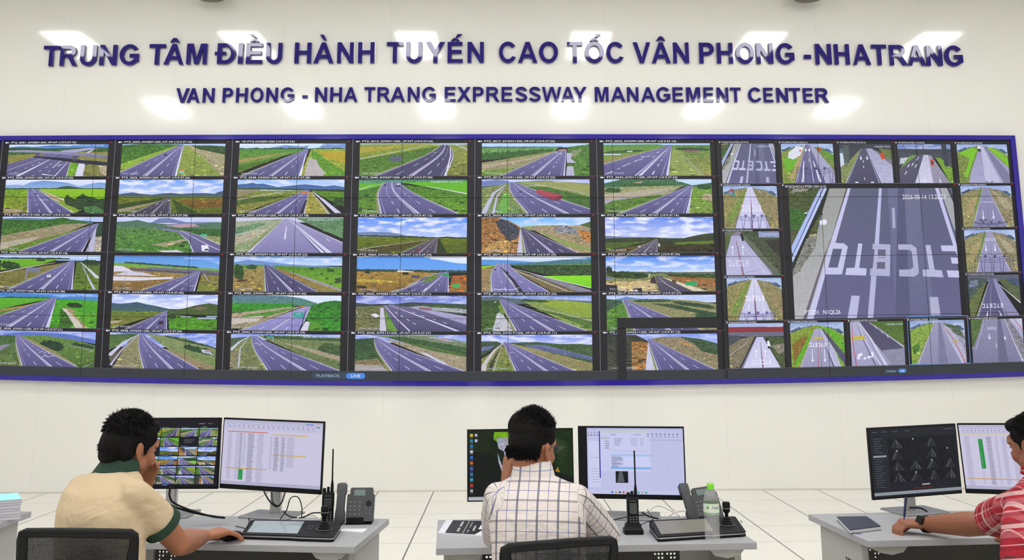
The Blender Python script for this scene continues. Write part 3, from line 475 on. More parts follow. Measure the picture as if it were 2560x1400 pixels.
    f[3,6] = F().S('5a88ec>c2ccf6', 62, 1.0).P('6f80a8', [(0, 52), (20, 56), (50, 58), (50, 62), (0, 62)], .1).P('3b4630>2c3a20', [(0, 60), (40, 57), (56, 60), (72, 60), (84, 52), (92, 48), (100, 46), (100, 74), (0, 78)], .3).P('4a6420', [(0, 72), (28, 70), (40, 66), (20, 84), (0, 92)], .3).P('5a7a26', [(64, 72), (100, 67), (100, 78), (64, 80)], .25).P('383a1e>40361e', [(48, 64), (66, 78), (100, 76), (100, 100), (44, 100)], .6).P('6a5834', [(0, 96), (30, 80), (44, 68), (24, 96), (20, 100), (0, 100)], .4).R(47.5, 61, 22, 47.6, c='646072>524e62', w0=1.6, edge='9c98a8', med='9894a8').car(31, 83, 2.6, 'd8d8dc').B('c8c8cc', 48.5, 75, 50.2, 84)
    f[4,1] = F().S('cfe0fc>94b8f2', 16, .2).T('2f4c30', 0, 9, 70, 9, 4, 2).P('6cb01e>64a424', [(2, 14), (60, 12), (40, 30), (2, 46)], .15).T('2c4a28', 2, 20, 22, 26, 22, 5, .7).T('2c4a28', 37, 13, 47, 13, 6, 3).P('8a8348>746f38', [(0, 54), (30, 40), (70, 20), (30, 78), (10, 100), (0, 100)], .45).L('d0c8c0', 4, 1, [(0, 54), (26, 38), (56, 22)], .1).P('4f6a2c>6f8a34', [(77, 18), (100, 24), (100, 100), (75, 100)], .45).L('c8c8dc', .8, 5, [(81, 20), (90, 42), (99, 66)], .1).L('bcbcd0', .5, 3, [(83, 30), (90, 68), (96, 98)]).T('2c4428', 82, 13, 100, 16, 16, 3)\
      .R(73, 17, 12, 75, w0=4).P('747892', [(29, 36), (42, 38), (42, 52), (30, 50)], .1).L('7f84a0', 1.6, 1.6, [(29, 38), (28, 78)]).L('3c3a50', .6, .6, [(28, 78), (34, 80)]).car(51, 60, 4.5, 'ececf6').car(69, 22, 1.2).car(76, 20, 1.2, '3a3a44')
    f[4,2] = F().S('4f90ee>9cc4fa', 30, .15).P('5a94e0>6fa8ec', [(0, 4), (30, 2), (60, 0), (74, 6), (90, 14), (100, 24), (100, 38), (0, 22)], .06).P('78a848', [(0, 20), (24, 22), (50, 30), (100, 36), (100, 44), (0, 34)], .3).T('2c5040', 10, 18, 80, 32, 4, 2).P('a88a50>8f7a40', [(0, 32), (60, 36), (80, 44), (30, 100), (0, 100)], .5).P('dad6ea', [(0, 29), (8, 30), (20, 46), (0, 46)], .06).P('cfcbe2', [(12, 46), (28, 48), (42, 58), (0, 56)], .1).P('d9d5ea', [(0, 60), (36, 62), (58, 60), (56, 66), (20, 72), (0, 72)], .06).P('8a6a3c', [(0, 80), (50, 68), (56, 68), (26, 96), (0, 96)], .4).P('8f7a44>7a8a3c', [(84, 46), (100, 48), (100, 100), (80, 100)], .5).P('54546a', [(16, 36), (40, 40), (80, 46), (100, 50), (100, 56), (78, 52), (40, 46), (16, 42)], .2).P('6a6a88', [(34, 33), (84, 40), (100, 43), (100, 48), (82, 45), (30, 38)], .12)\
      .R(81, 44, 27, 78, w0=3).L('b8b6d4', .6, 1.2, [(86, 48), (90, 70), (100, 78)]).L('dcdcf4', .6, .6, [(66, 78), (68, 76)]).L('dcdcf4', 1, 1, [(73, 86), (78, 84)]).L('8f8fa8', .4, .4, [(11, 90), (13, 42)]).L('8f8fa8', .4, .4, [(34, 78), (35, 48)])
    f[4,3] = F().S('7fb0f0>c4d8f8', 26, .8).P('6f92d0', [(0, 16), (14, 10), (28, 14), (50, 22), (100, 30), (100, 34), (0, 28)], .1).P('5a8a30>70a828', [(0, 24), (28, 24), (26, 36), (0, 40)], .3).P('4f8a28>82b42c', [(36, 26), (100, 32), (100, 100), (84, 100)], .3).P('a08f58>8f7c48', [(0, 38), (20, 32), (28, 28), (29, 100), (0, 100)], .4).T('2c5224', 0, 26, 10, 30, 42, 6, .7).T('34582c', 11, 26, 22, 26, 12, 3, .7).P('5c4030', [(4, 66), (14, 66), (12, 72), (4, 74)], .3).P('9a7848>94864c', [(33, 26), (44, 36), (70, 64), (100, 96), (100, 100), (80, 100)], .4).P('9c98a4', [(48, 40), (62, 52), (100, 92), (100, 98), (74, 72)], .2).T('2c4c28', 70, 33, 75, 33, 6, 2).T('2c4c28', 86, 37, 93, 38, 6, 2).T('3a5a30', 94, 62, 100, 60, 16, 4)\
      .R(29.5, 24, 30, 79, c='54507a>4a4670', w0=3).B('3f9a70', 37, 30, 41, 34)
    f[4,4] = F().S('e8f0fe>b8d4fa', 40, .3).P('5a9af0>6aa4ee', [(0, 2), (20, 0), (60, 0), (76, 10), (90, 18), (100, 20), (100, 44), (0, 40)], .06).T('3a5048', 0, 36, 100, 40, 6, 2, .7, 1).P('dcdce8', [(38, 38), (52, 42), (52, 46), (36, 44)]).P('ac8a44>8a6a30', [(0, 42), (60, 44), (78, 46), (60, 80), (30, 100), (0, 100)], .45).P('b8a040', [(0, 62), (26, 66), (40, 74), (0, 72)], .3).P('b0602c>96703c', [(87, 54), (100, 52), (100, 100), (84, 100)], .4).T('243424', 7, 42, 12, 42, 6, 3).T('243424', 41, 46, 48, 46, 6, 3).T('3a3a24', 0, 82, 10, 84, 8, 3).L('a8a4c4', 2, 7, [(78, 44), (66, 54), (56, 70), (46, 88), (30, 102)], .08).P('66628a', [(78, 44), (60, 60), (54, 76), (36, 100), (48, 100), (62, 76), (66, 62), (80, 46)], .08)\
      .R(82, 43, 36, 84, w0=3).P('6a8a40', [(70, 50), (64, 60), (60, 74), (68, 70), (76, 52)], .4).B('2f9a58', 78, 48, 84, 54).B('2f9a58', 82, 56, 86, 59).B('3fae60', 87, 78, 94, 88).B('474a68', 50, 54, 57, 61).car(48, 91, 2.6, '3a3238').car(63, 92, 2.6, 'ececf6').car(66, 54, 1.4, 'd0d0dc')
    f[4,5] = F().S('f0f6ff>80b0ee', 24, .4).P('5a96dc', [(0, 8), (24, 10), (50, 16), (70, 10), (100, 2), (100, 24), (0, 24)], .08).P('4a7a88', [(24, 20), (60, 14), (80, 8), (100, 6), (100, 24), (24, 26)], .3).P('92c028', [(0, 26), (14, 24), (6, 34), (0, 36)], .15).P('6fa02c', [(30, 24), (100, 22), (100, 40), (40, 36)], .3).P('a58862>9a8260', [(0, 36), (10, 28), (9, 100), (0, 100)], .45).P('34542e>3a5634', [(26, 24), (100, 24), (100, 54), (66, 54), (46, 42)], .85).P('88dc20>78cc22', [(54, 55), (100, 54), (100, 90), (84, 78)], .1).P('8a8050>7a6a4a', [(26, 32), (40, 46), (76, 88), (100, 100), (64, 100)], .4).P('8a8698', [(44, 50), (60, 58), (100, 96), (100, 100), (88, 100)], .25).L('e2e0ee', .8, 2.6, [(25, 30), (52, 53), (100, 90)]).L('dcd8e4', .6, 1.4, [(25, 33), (50, 62), (78, 98)])\
      .R(20, 18, 9, 62, c='8a86ba>726ea8', w0=9, cv=-5, m=.48).P('2f2c3c', [(17, 30), (18, 30), (30, 66), (38, 100), (34, 100), (27, 66)]).car(12, 36, 2, '2a3040').car(23, 44, 3, '22243a').car(20, 30, 1, '30344a').L('e8e8fb', 1.4, 1.4, [(12, 90), (16, 94), (20, 92), (28, 94), (34, 88)])
    f[4,6] = F().S('3c84ee>b4d0fa', 46, .75).T('5a6a5c', 0, 44, 100, 48, 6, 2, .5).P('7a8a58>a08a58', [(0, 50), (100, 50), (100, 100), (0, 100)], .4).T('2f4a22', 0, 44, 40, 50, 18, 5, .7).T('24301c', 0, 30, 6, 34, 18, 5, .5).P('a8683c>9a7a4c', [(56, 56), (100, 66), (100, 96), (72, 80)], .45).P('3a5228', [(54, 50), (100, 52), (100, 64), (58, 58)], .6).P('cab080>d0bc94', [(0, 72), (34, 70), (44, 66), (46, 100), (0, 100)], .3).L('d8ccb8', 1.2, 1.2, [(40, 50), (39, 60), (28, 66)]).P('4f70c0', [(0, 58), (8, 62), (0, 64)]).P('2c3034', [(0, 80), (10, 82), (10, 100), (0, 100)], .3).P('3a3038', [(41, 64), (44, 56), (46, 78), (40, 76)], .3)\
      .P('5c5866>4a4660', [(45, 56), (50, 56), (78, 100), (48, 100)], .1).L('bcbcc8', .4, 1.4, [(48, 60), (54, 78), (66, 100)]).P('dccfb8', [(51, 60), (56, 64), (92, 100), (80, 100)], .15).L('8a8a98', 1, 1, [(46, 72), (56, 74)]).P('2a2c34', [(24, 92), (32, 90), (33, 100), (25, 100)]).P('d4d4dc', [(22, 98), (28, 94), (29, 100)]).P('5a4434', [(60, 68), (64, 69), (64, 77), (60, 76)]).B('2fa060', 73, 72, 83, 84).L('8a8c90', .5, .5, [(83, 72), (82, 98)])
    f[5,1] = F().S('4f8ee2>94bcf2', 14, .2).P('3f7ccc>4a8ac8', [(0, 0), (30, 2), (55, 6), (64, 12), (78, 4), (90, 8), (100, 10), (100, 20), (0, 12)], .08).T('2c5c3c', 0, 13, 56, 13, 4, 2).P('5cb02a>54a02c', [(0, 16), (56, 15), (20, 38), (0, 54)], .2).P('a88a58', [(0, 52), (30, 36), (54, 18), (24, 46), (0, 60)], .35).P('5a8a2c', [(0, 60), (40, 34), (10, 76), (0, 82)], .4).P('4aa828>4c9428', [(60, 18), (100, 20), (100, 100), (54, 100)], .3).T('223c20', 70, 28, 86, 32, 12, 4, .6).P('a89074', [(66, 42), (74, 44), (90, 64), (98, 100), (82, 100)], .35).P('cfc6bc', [(66, 44), (69, 44), (84, 84), (88, 100), (80, 100)], .15).P('5aa82e', [(76, 54), (100, 54), (100, 100), (92, 100)], .55)\
      .P('3a6a24', [(64, 44), (70, 56), (78, 90), (74, 100), (64, 100)], .55).R(59, 11, -26, 53, w0=2).L('d8d8f0', .4, 1.2, [(59.5, 16), (54, 100)])
    f[5,2] = F().S('8fa8ee>d8def8', 42, 1.0).P('3d5a74>44626a', [(0, 26), (8, 28), (16, 26), (24, 22), (32, 28), (40, 32), (50, 38), (56, 42), (56, 50), (0, 50)], .25).P('41552c>4a6230', [(54, 46), (68, 40), (80, 30), (92, 24), (100, 28), (100, 58), (54, 56)], .35).P('6f6a50', [(76, 40), (84, 32), (92, 38), (84, 46)], .2).P('6a8030>7f7a38', [(0, 48), (52, 50), (30, 72), (0, 100)], .4).P('4a8a22>57982a', [(54, 56), (100, 70), (100, 100), (56, 100)], .4).P('b5a488', [(0, 78), (12, 76), (6, 84), (0, 86)], .2).B('a8b4c8', 66, 62, 76, 66).B('b0bcd0', 82, 64, 99, 69).B('98a8c8', 90, 60, 100, 64).T('2f4a24', 54, 56, 62, 58, 14, 4).R(52.5, 47, 15, 53.5, w0=1.5).P('3a2c34', [(46, 76), (50, 76), (50, 86), (45, 86)])
    f[5,3] = F().S('dce8fb>c8dcf6', 30, .4).P('5d7f9c>4f8a68', [(0, 0), (30, 0), (50, 2), (64, 8), (78, 22), (80, 30), (0, 30)], .35).P('36952a>3f8a30', [(0, 22), (20, 24), (56, 24), (58, 30), (40, 44), (0, 50)], .5).P('2f7a28>3f9a2a', [(70, 32), (84, 18), (94, 14), (100, 16), (100, 100), (72, 100), (68, 60)], .7).P('b0a08c>a59878', [(0, 52), (50, 34), (64, 32), (14, 92), (0, 96)], .4).P('5a9238', [(10, 58), (56, 36), (60, 36), (30, 62), (10, 64)], .5).P('c8c0b8', [(0, 66), (30, 58), (24, 74), (0, 84)], .2).P('d4d2ea', [(68, 74), (74, 76), (78, 100), (63, 100)], .1).P('57922c', [(72, 76), (80, 78), (84, 100), (70, 100)], .3)\
      .R(70, 31, 9, 63.5, c='9a96d0>8a86c4', w0=5, m=.5).L('2c2c44', .6, 1, [(68, 40), (65, 84)]).P('2a2a40', [(64, 84), (66, 84), (63.5, 100), (62, 100)]).P('2f9c94', [(57, 48), (66.5, 49), (66, 63), (57, 61)], .08).B('7fc8c4', 59, 51, 64, 53).B('7fc8c4', 59, 56, 64, 57.5).B('e0a040', 62, 31, 67, 33).L('3a3a54', .7, .7, [(50, 84), (63, 87)])
    f[5,4] = F().S('5a68c4>8fa0ea', 24, .5).P('3c4a4a', [(0, 20), (12, 24), (24, 28), (34, 24), (50, 18), (100, 24), (100, 52), (0, 50)], .4).P('6f7248>787850', [(0, 32), (25, 28), (40, 100), (0, 100)], .45).P('c8c6dc', [(22, 34), (25, 34), (28, 100), (22, 100)], .1).P('6a9a3c', [(26, 40), (30, 50), (38, 100), (30, 100)], .35).P('aab0b8', [(48, 32), (62, 28), (100, 38), (100, 50), (70, 42)], .35).T('3a5a3c', 60, 24, 100, 30, 8, 3).P('6c6890>4c4870', [(24, 27), (34, 26), (60, 38), (100, 66), (100, 100), (38, 100)], .08).P('a7a4cc', [(46, 30), (100, 58), (100, 82), (80, 62)], .15)\
      .L('d8d6f2', .6, 1.6, [(26, 28), (36, 62), (49, 100)]).L('d0cef0', .8, 4, [(30, 26), (56, 56), (92, 100)]).L('3c3860', .3, 1, [(34, 30), (62, 60), (97, 98)]).P('8e6a78', [(56, 32), (68, 34), (70, 42), (58, 40)], .15).P('dcdcf0', [(13, 54), (18, 50), (22, 58), (18, 62)]).L('c0c0d8', .5, .5, [(3, 62), (0, 40)])
    for k in range(8): f[5,4].L('7a76a8', .5, .6, [(72+k*3.5, 58+k*4), (84+k*3.5, 56+k*4)])
    for t in (.3, .45, .62, .8): f[5,4].L('e4e4f8', .8, 1, [(26+32*t, 28+60*t), (28+33*t, 32+62*t)]); f[5,4].L('e4e4f8', .8, 1, [(34+56*t, 28+58*t), (36+58*t, 31+60*t)])
    f[5,5] = F().S('7088cc>9cb4ec', 16, .3).P('5a6a78', [(0, 4), (14, 2), (30, 8), (60, 10), (100, 16), (100, 22), (0, 24)], .2).P('37552e>5a7a38', [(0, 14), (18, 12), (20, 30), (16, 100), (0, 100)], .6).P('869c54', [(34, 10), (60, 10), (100, 22), (100, 100), (90, 100)], .3).T('36503a', 34, 11, 62, 14, 6, 2).P('96ac3e>8aa040', [(54, 20), (76, 14), (100, 22), (100, 66), (76, 46)], .2).P('567a38', [(44, 36), (64, 46), (100, 74), (100, 96), (70, 58)], .5).L('bcb4b0', .8, 3, [(40, 26), (64, 44), (100, 72)], .1).L('5c6a34', .5, .5, [(60, 34), (100, 42)]).L('5c6a34', .5, .5, [(82, 30), (92, 52)]).P('c4c4d2', [(14, 50), (18, 46), (30, 100), (10, 100)], .3).P('6a8e40', [(15, 30), (19, 20), (24, 50), (18, 54)], .4).R(18, 11, 31, 96, w0=4).L('dcdcf4', 1, .4, [(12, 20), (13.5, 14)])
    f[5,6] = F().S('a8bcf2>c8d4f6', 22, .5).P('6a8cc4', [(8, 12), (18, 4), (30, 10), (40, 14), (8, 16)], .1).P('3f5a48', [(0, 10), (14, 14), (16, 30), (0, 60)], .5).P('8e8f60>94906c', [(18, 12), (50, 11), (80, 16), (100, 26), (100, 100), (84, 100)], .35).T('3e5f42', 24, 13, 60, 13, 8, 3).T('345038', 60, 16, 100, 34, 10, 4).P('37563c', [(40, 24), (60, 26), (86, 44), (100, 52), (100, 78), (80, 66), (82, 52)], .7).P('5c8a3a', [(0, 46), (14, 22), (17, 16), (24, 100), (0, 100)], .45).R(16.3, 12, 25, 87, w0=3).car(22, 34, 1.6, '34304c').car(20, 26, 1.2)
    f[6,1] = F().S('8496e6>a8b8ee', 26, .4).P('5c74c0', [(10, 10), (30, 4), (70, 6), (100, 22), (100, 34), (60, 16), (10, 14)], .1).P('46663c>6a8048', [(0, 14), (24, 14), (28, 100), (0, 100)], .5).P('688a44>4f6e34', [(26, 14), (50, 12), (80, 24), (100, 38), (100, 100), (84, 100)], .4).T('2a4432', 46, 28, 70, 34, 26, 5, .7).T('2f4836', 76, 30, 100, 42, 8, 3).L('c4c4dc', .5, 1.6, [(70, 36), (84, 44), (98, 54)]).P('8c88a0', [(0, 48), (12, 40), (18, 40), (8, 58), (0, 72)], .2).P('958e64', [(30, 16), (60, 54), (84, 96), (80, 100), (40, 40)], .3).R(24, 12, 30, 85, w0=3, cv=-2).L('e8e6fa', .9, .9, [(46, 62), (50, 56), (51, 62), (55, 58), (56, 64)]).L('e8e6fa', .9, .9, [(50, 74), (52, 68), (55, 74), (60, 68), (61, 72)]).L('c8c8e4', .6, 1, [(98, 88), (90, 100)])
    f[6,2] = F().S('5f7ae0>94aaee', 40, .6).P('4a6a3c>5f7f40', [(0, 6), (28, 2), (18, 20), (0, 50)], .5).P('8a9668>70884c', [(34, 2), (70, 12), (100, 44), (100, 100), (84, 100)], .35).T('3c5a38', 50, 4, 100, 38, 6, 3).T('2f4c30', 70, 30, 98, 50, 16, 5, .7).P('c8c8dc', [(86, 44), (94, 46), (98, 60), (88, 54)], .5).B('b87080', 90, 48, 96, 51).P('8f9268>8f8468', [(20, 14), (28, 6), (31, 100), (4, 100)], .4).P('68604e', [(0, 70), (12, 44), (24, 14), (10, 60), (2, 84)], .3).L('c4c4e2', 1, 5, [(28, 4), (14, 26), (0, 66)], .05).L('b8b8d4', .6, 2.4, [(26, 10), (12, 50), (2, 92)]).P('988868', [(46, 40), (62, 50), (98, 90), (98, 100), (86, 100)], .3).R(30, 2, 33, 86, w0=2.5, cv=-3)
    f[6,3] = F().S('8a9cec>a8bcf2', 16, .4).P('4c6450', [(0, 12), (20, 6), (12, 30), (0, 40)], .3).P('7d8c5c>62744a', [(24, 3), (60, 4), (100, 8), (100, 100), (96, 100)], .4).T('3f5c40', 30, 4, 100, 12, 8, 3).P('47623c', [(80, 36), (86, 22), (100, 30), (100, 60), (80, 50)], .7).P('a89c84', [(44, 20), (64, 32), (100, 60), (100, 74), (66, 42)], .3).P('7a8a54>7d7f58', [(0, 36), (12, 14), (18, 8), (30, 100), (0, 100)], .45).L('c8c8de', 1.2, 3.4, [(17, 6), (8, 22), (0, 46)]).P('8a8468', [(0, 60), (6, 40), (8, 60), (3, 100), (0, 100)], .35).L('b4b4c8', .6, 2, [(16, 12), (9, 40), (8, 90)]).R(21.5, 5, 34, 101, w0=4, cv=-4).B('3fa0a0', 33, 6, 39, 11).L('c0c0d8', .5, .5, [(39, 8), (39, 20)]).L('e6e4fa', .8, .8, [(22, 27), (25, 26), (27, 30), (30, 26)])
    f[6,4] = F().S('7c8ce6>a4b4f0', 22, .5).P('7a8a70', [(18, 4), (40, 0), (70, 2), (100, 20), (100, 34), (60, 18)], .4).P('b09cae', [(70, 8), (82, 10), (92, 20), (80, 18)], .2).P('33523a>4a6a3c', [(0, 12), (18, 8), (22, 40), (30, 100), (0, 100)], .6).P('40623e', [(26, 6), (44, 6), (100, 34), (100, 56), (60, 30)], .7).P('a89a88>a6987c', [(24, 9), (50, 26), (100, 58), (100, 100), (96, 100)], .35).P('56743e', [(34, 12), (70, 34), (100, 54), (100, 62), (66, 42)], .5).P('8a7c5c', [(0, 72), (20, 66), (32, 100), (0, 100)], .35).P('a8a0a0', [(0, 82), (24, 84), (30, 100), (0, 100)], .2).R(19, 8, 33, 99, w0=3, cv=-4).P('c8c8e4', [(58, 48), (64, 50), (84, 82), (80, 82)], .1)
    f[6,5] = F().S('6c88e8>bcc4f4', 28, .8).P('3f5640', [(0, 18), (14, 18), (20, 26), (10, 40), (0, 60)], .5).P('42603c>4a6640', [(22, 22), (50, 20), (70, 26), (90, 26), (100, 30), (100, 80), (60, 50)], .5).P('6c74a4', [(38, 28), (56, 28), (76, 44), (100, 62), (100, 72), (70, 54), (46, 38)], .3).P('6c74a4', [(0, 34), (12, 30), (8, 40), (0, 46)], .3).P('8b8a54>6f8a3c', [(0, 66), (12, 44), (20, 26), (28, 100), (0, 100)], .45).P('a19868>8a8458', [(26, 24), (50, 40), (100, 80), (100, 100), (84, 100)], .35).L('c8c0c0', 1, 6, [(19, 25), (12, 42), (3, 80), (1, 100)], .1).P('3a3a34', [(8, 80), (14, 50), (18, 34), (12, 70), (9, 98), (6, 98)], .4).L('b4acac', .4, 1.6, [(18, 34), (13, 80), (11, 100)]).R(21, 20, 30.5, 85, w0=3).L('e6e4fa', .7, .7, [(23, 48), (26, 50), (29, 48)])
    for k in range(5): f[6,5].L('262c3c', .8, 1.2, [(44+k*9, 28+k*5), (66+k*9, 52+k*5)])
    f[6,6] = F().S('7f98ec>a8bcf4', 30, .5).P('3a4038>4a4c40', [(0, 0), (26, 2), (34, 14), (40, 26), (42, 100), (0, 100)], .7).P('a0703c>a88a60', [(22, 20), (36, 22), (40, 40), (38, 100), (22, 100)], .7).P('96876e>8f8868', [(38, 14), (50, 8), (70, 8), (100, 30), (100, 100), (96, 100)], .5).P('3f5a40', [(66, 8), (84, 14), (100, 28), (100, 60), (86, 50), (78, 26)], .7).P('c49868', [(64, 18), (74, 26), (80, 40), (70, 32)], .5).P('c8c8e2', [(37, 20), (38.5, 20), (46, 100), (34, 100)], .15).R(37.5, 13, 45, 98, w0=2.5)
    return f
# ------------------------------------------------------------------ the right-hand application
def bigpic():
    def U(x, y): v = (y-86)/(1290-86); return ((x-(92+53*v))/((1597+88*v)-(92+53*v))*100, v*100)
    p = F().S('5b5d7a>62618a').P('6a6b90', [(60, 0), (78, 0), (84, 100), (60, 100)], .05)
    def q(c, pts, amp=0): p.P(c, [U(*a) for a in pts], amp)
    q('6e7090>66668c', [(1140, 86), (1290, 86), (1370, 1290), (1100, 1290)], .12); q('545676>58587e', [(1090, 86), (1150, 86), (1200, 1290), (1060, 1290)], .1)
    q('9a9c9a>b4b4ba', [(560, 86), (620, 86), (480, 560), (300, 1290), (40, 1290), (40, 800), (300, 640), (380, 400), (440, 86)], .15)
    q('4a5a30>65683e', [(60, 60), (470, 60), (360, 420), (330, 640), (130, 900), (60, 900)], .8); q('3c6a2a', [(60, 260), (260, 300), (220, 460), (60, 480)], .7); q('9a948a', [(150, 60), (300, 60), (260, 110), (110, 130)], .6)
    q('202420', [(425, 60), (470, 60), (400, 280), (290, 480), (130, 860), (100, 740), (280, 420)], .2); q('8a8a84', [(250, 560), (340, 500), (330, 640), (180, 860), (130, 900), (130, 840)], .7)
    q('a8b8ec', [(375, 86), (405, 86), (130, 700), (110, 660), (110, 640)], .06); q('2c3048', [(403, 86), (412, 86), (132, 712), (130, 695)]); q('b8c8f6', [(412, 86), (440, 86), (126, 776), (120, 730)], .06)
    q('5c5660>6a6478', [(612, 86), (628, 86), (500, 530), (445, 640), (250, 1290), (218, 1290), (400, 740), (480, 540)], .15)
    q('c4c4ea', [(628, 86), (655, 86), (512, 600), (420, 890), (312, 1290), (255, 1290), (384, 886), (478, 560)], .05)
    q('e4e4f6', [(370, 390), (420, 376), (440, 400), (425, 428), (372, 428)]); q('cdd4ee', [(232, 315), (258, 308), (262, 320), (236, 326)]); q('2a3440', [(238, 326), (258, 322), (256, 350), (240, 352)])
    q('bcbce2', [(914, 86), (940, 86), (910, 610), (870, 610)], .05); q('a8a8cc', [(1032, 272), (1058, 272), (1064, 464), (1036, 464)], .06)
    q('c2c2e8', [(1436, 86), (1470, 86), (1680, 760), (1660, 780), (1600, 620)], .05); q('a8a8b0', [(1480, 86), (1548, 86), (1680, 400), (1680, 560), (1610, 470)], .15); q('3a3a48', [(1548, 86), (1566, 86), (1700, 380), (1700, 440)])
    W = 'c4c4e8'
    q(W, [(512, 598), (590, 602), (625, 632), (572, 886), (530, 890), (384, 886), (440, 700)], .06); q('5a5c7c', [(490, 652), (572, 654), (532, 826), (446, 824)], .05)
    q(W, [(720, 604), (758, 606), (728, 830), (796, 838), (790, 902), (600, 894), (612, 830), (686, 830)], .06)
    q('b0b0d4', [(852, 608), (1016, 616), (1010, 912), (824, 900), (830, 838), (850, 838), (870, 662), (850, 660)], .12)
    for a in ([(902, 662), (972, 664), (970, 722), (896, 720)], [(892, 778), (966, 780), (966, 842), (888, 840)]): q('64607c', a)
    q('8c8cb0', [(900, 730), (970, 732), (968, 745), (898, 743)])
    q('b0b0d2', [(1086, 616), (1210, 618), (1256, 648), (1280, 886), (1240, 918), (1096, 914), (1094, 852), (1200, 850), (1228, 830), (1214, 690), (1190, 668), (1088, 666)], .15)
    q('b8b8dc', [(1342, 624), (1388, 626), (1426, 856), (1494, 864), (1510, 928), (1320, 918), (1312, 854), (1374, 854)], .1)
    q(W, [(1484, 630), (1640, 632), (1648, 688), (1496, 684)], .08); q(W, [(1578, 744), (1650, 746), (1652, 804), (1590, 802)], .08); q(W, [(1540, 864), (1680, 868), (1680, 934), (1556, 928)], .08)
    q('b4b4d8', [(836, 904), (886, 904), (856, 1290), (804, 1290)], .1); q('b9b9de', [(656, 1084), (732, 1088), (704, 1290), (620, 1290)], .05); q('b0b0d0', [(1378, 1108), (1458, 1110), (1482, 1276), (1392, 1276)], .08)
    return p
def gantry(p, y0, y1, x0, x1, c='45436a'):       # the shadow of a sign gantry across the road
    n = 8
    for j, k in enumerate((0, .14, .3)):
        pts = [(lerp(x0, x1, i/n), y0+k*(y1-y0)+5*math.sin(PI*i/n)-2.5) for i in range(n+1)]; p.L(c, 1, 1, pts, horiz=True)
    for i in range(9): p.L(c, .7, 1.2, [(lerp(x0, x1, i/8)+2, y0), (lerp(x0, x1, i/8)-2+(i%2)*6, y1)])
    for i in (2, 4, 6): p.B(c, lerp(x0, x1, i/8), y0-4, lerp(x0, x1, i/8)+5, y0+2)
def arrows(p, xs, y0, y1, up=False, c='e8e8fb'):
    for x in xs:
        p.L(c, 1, 1.6, [(x, y0), (x, y1)]); y = y0 if up else y1; d = -6 if up else 6
        p.P(c, [(x-2.5, y), (x+2.5, y), (x, y+d)])
def etc(p, x0, x1, y, h, c='dcdcf2'):
    n = 6; w = (x1-x0)/n*.7
    for i, ch in enumerate('CTECTE'):
        x = lerp(x0, x1, i/n)+.6
        if ch == 'C': p.B(c, x, y, x+w, y+h*.2); p.B(c, x+w*.75, y, x+w, y+h); p.B(c, x, y+h*.8, x+w, y+h)
        if ch == 'T': p.B(c, x, y+h*.8, x+w, y+h); p.B(c, x+w*.38, y, x+w*.62, y+h)
        if ch == 'E': p.B(c, x+w*.75, y, x+w, y+h); [p.B(c, x, y+h*k, x+w, y+h*(k+.2)) for k in (0, .4, .8)]
def fish(p, horizon=8, lg='7f9a50', rg='8a9060', sk='8fa8d8'):
    return p.S(sk+'>c8d4ec', 30, .3).T('50688a', 0, horizon+8, 50, horizon, 10, 4, .7).T('50688a', 50, horizon, 100, horizon+12, 10, 4, .7).P(lg, [(0, horizon+16), (25, horizon+4), (52, horizon-2), (52, 100), (0, 100)], .5).P(rg, [(50, horizon-2), (76, horizon+5), (100, horizon+22), (100, 100), (50, 100)], .5)
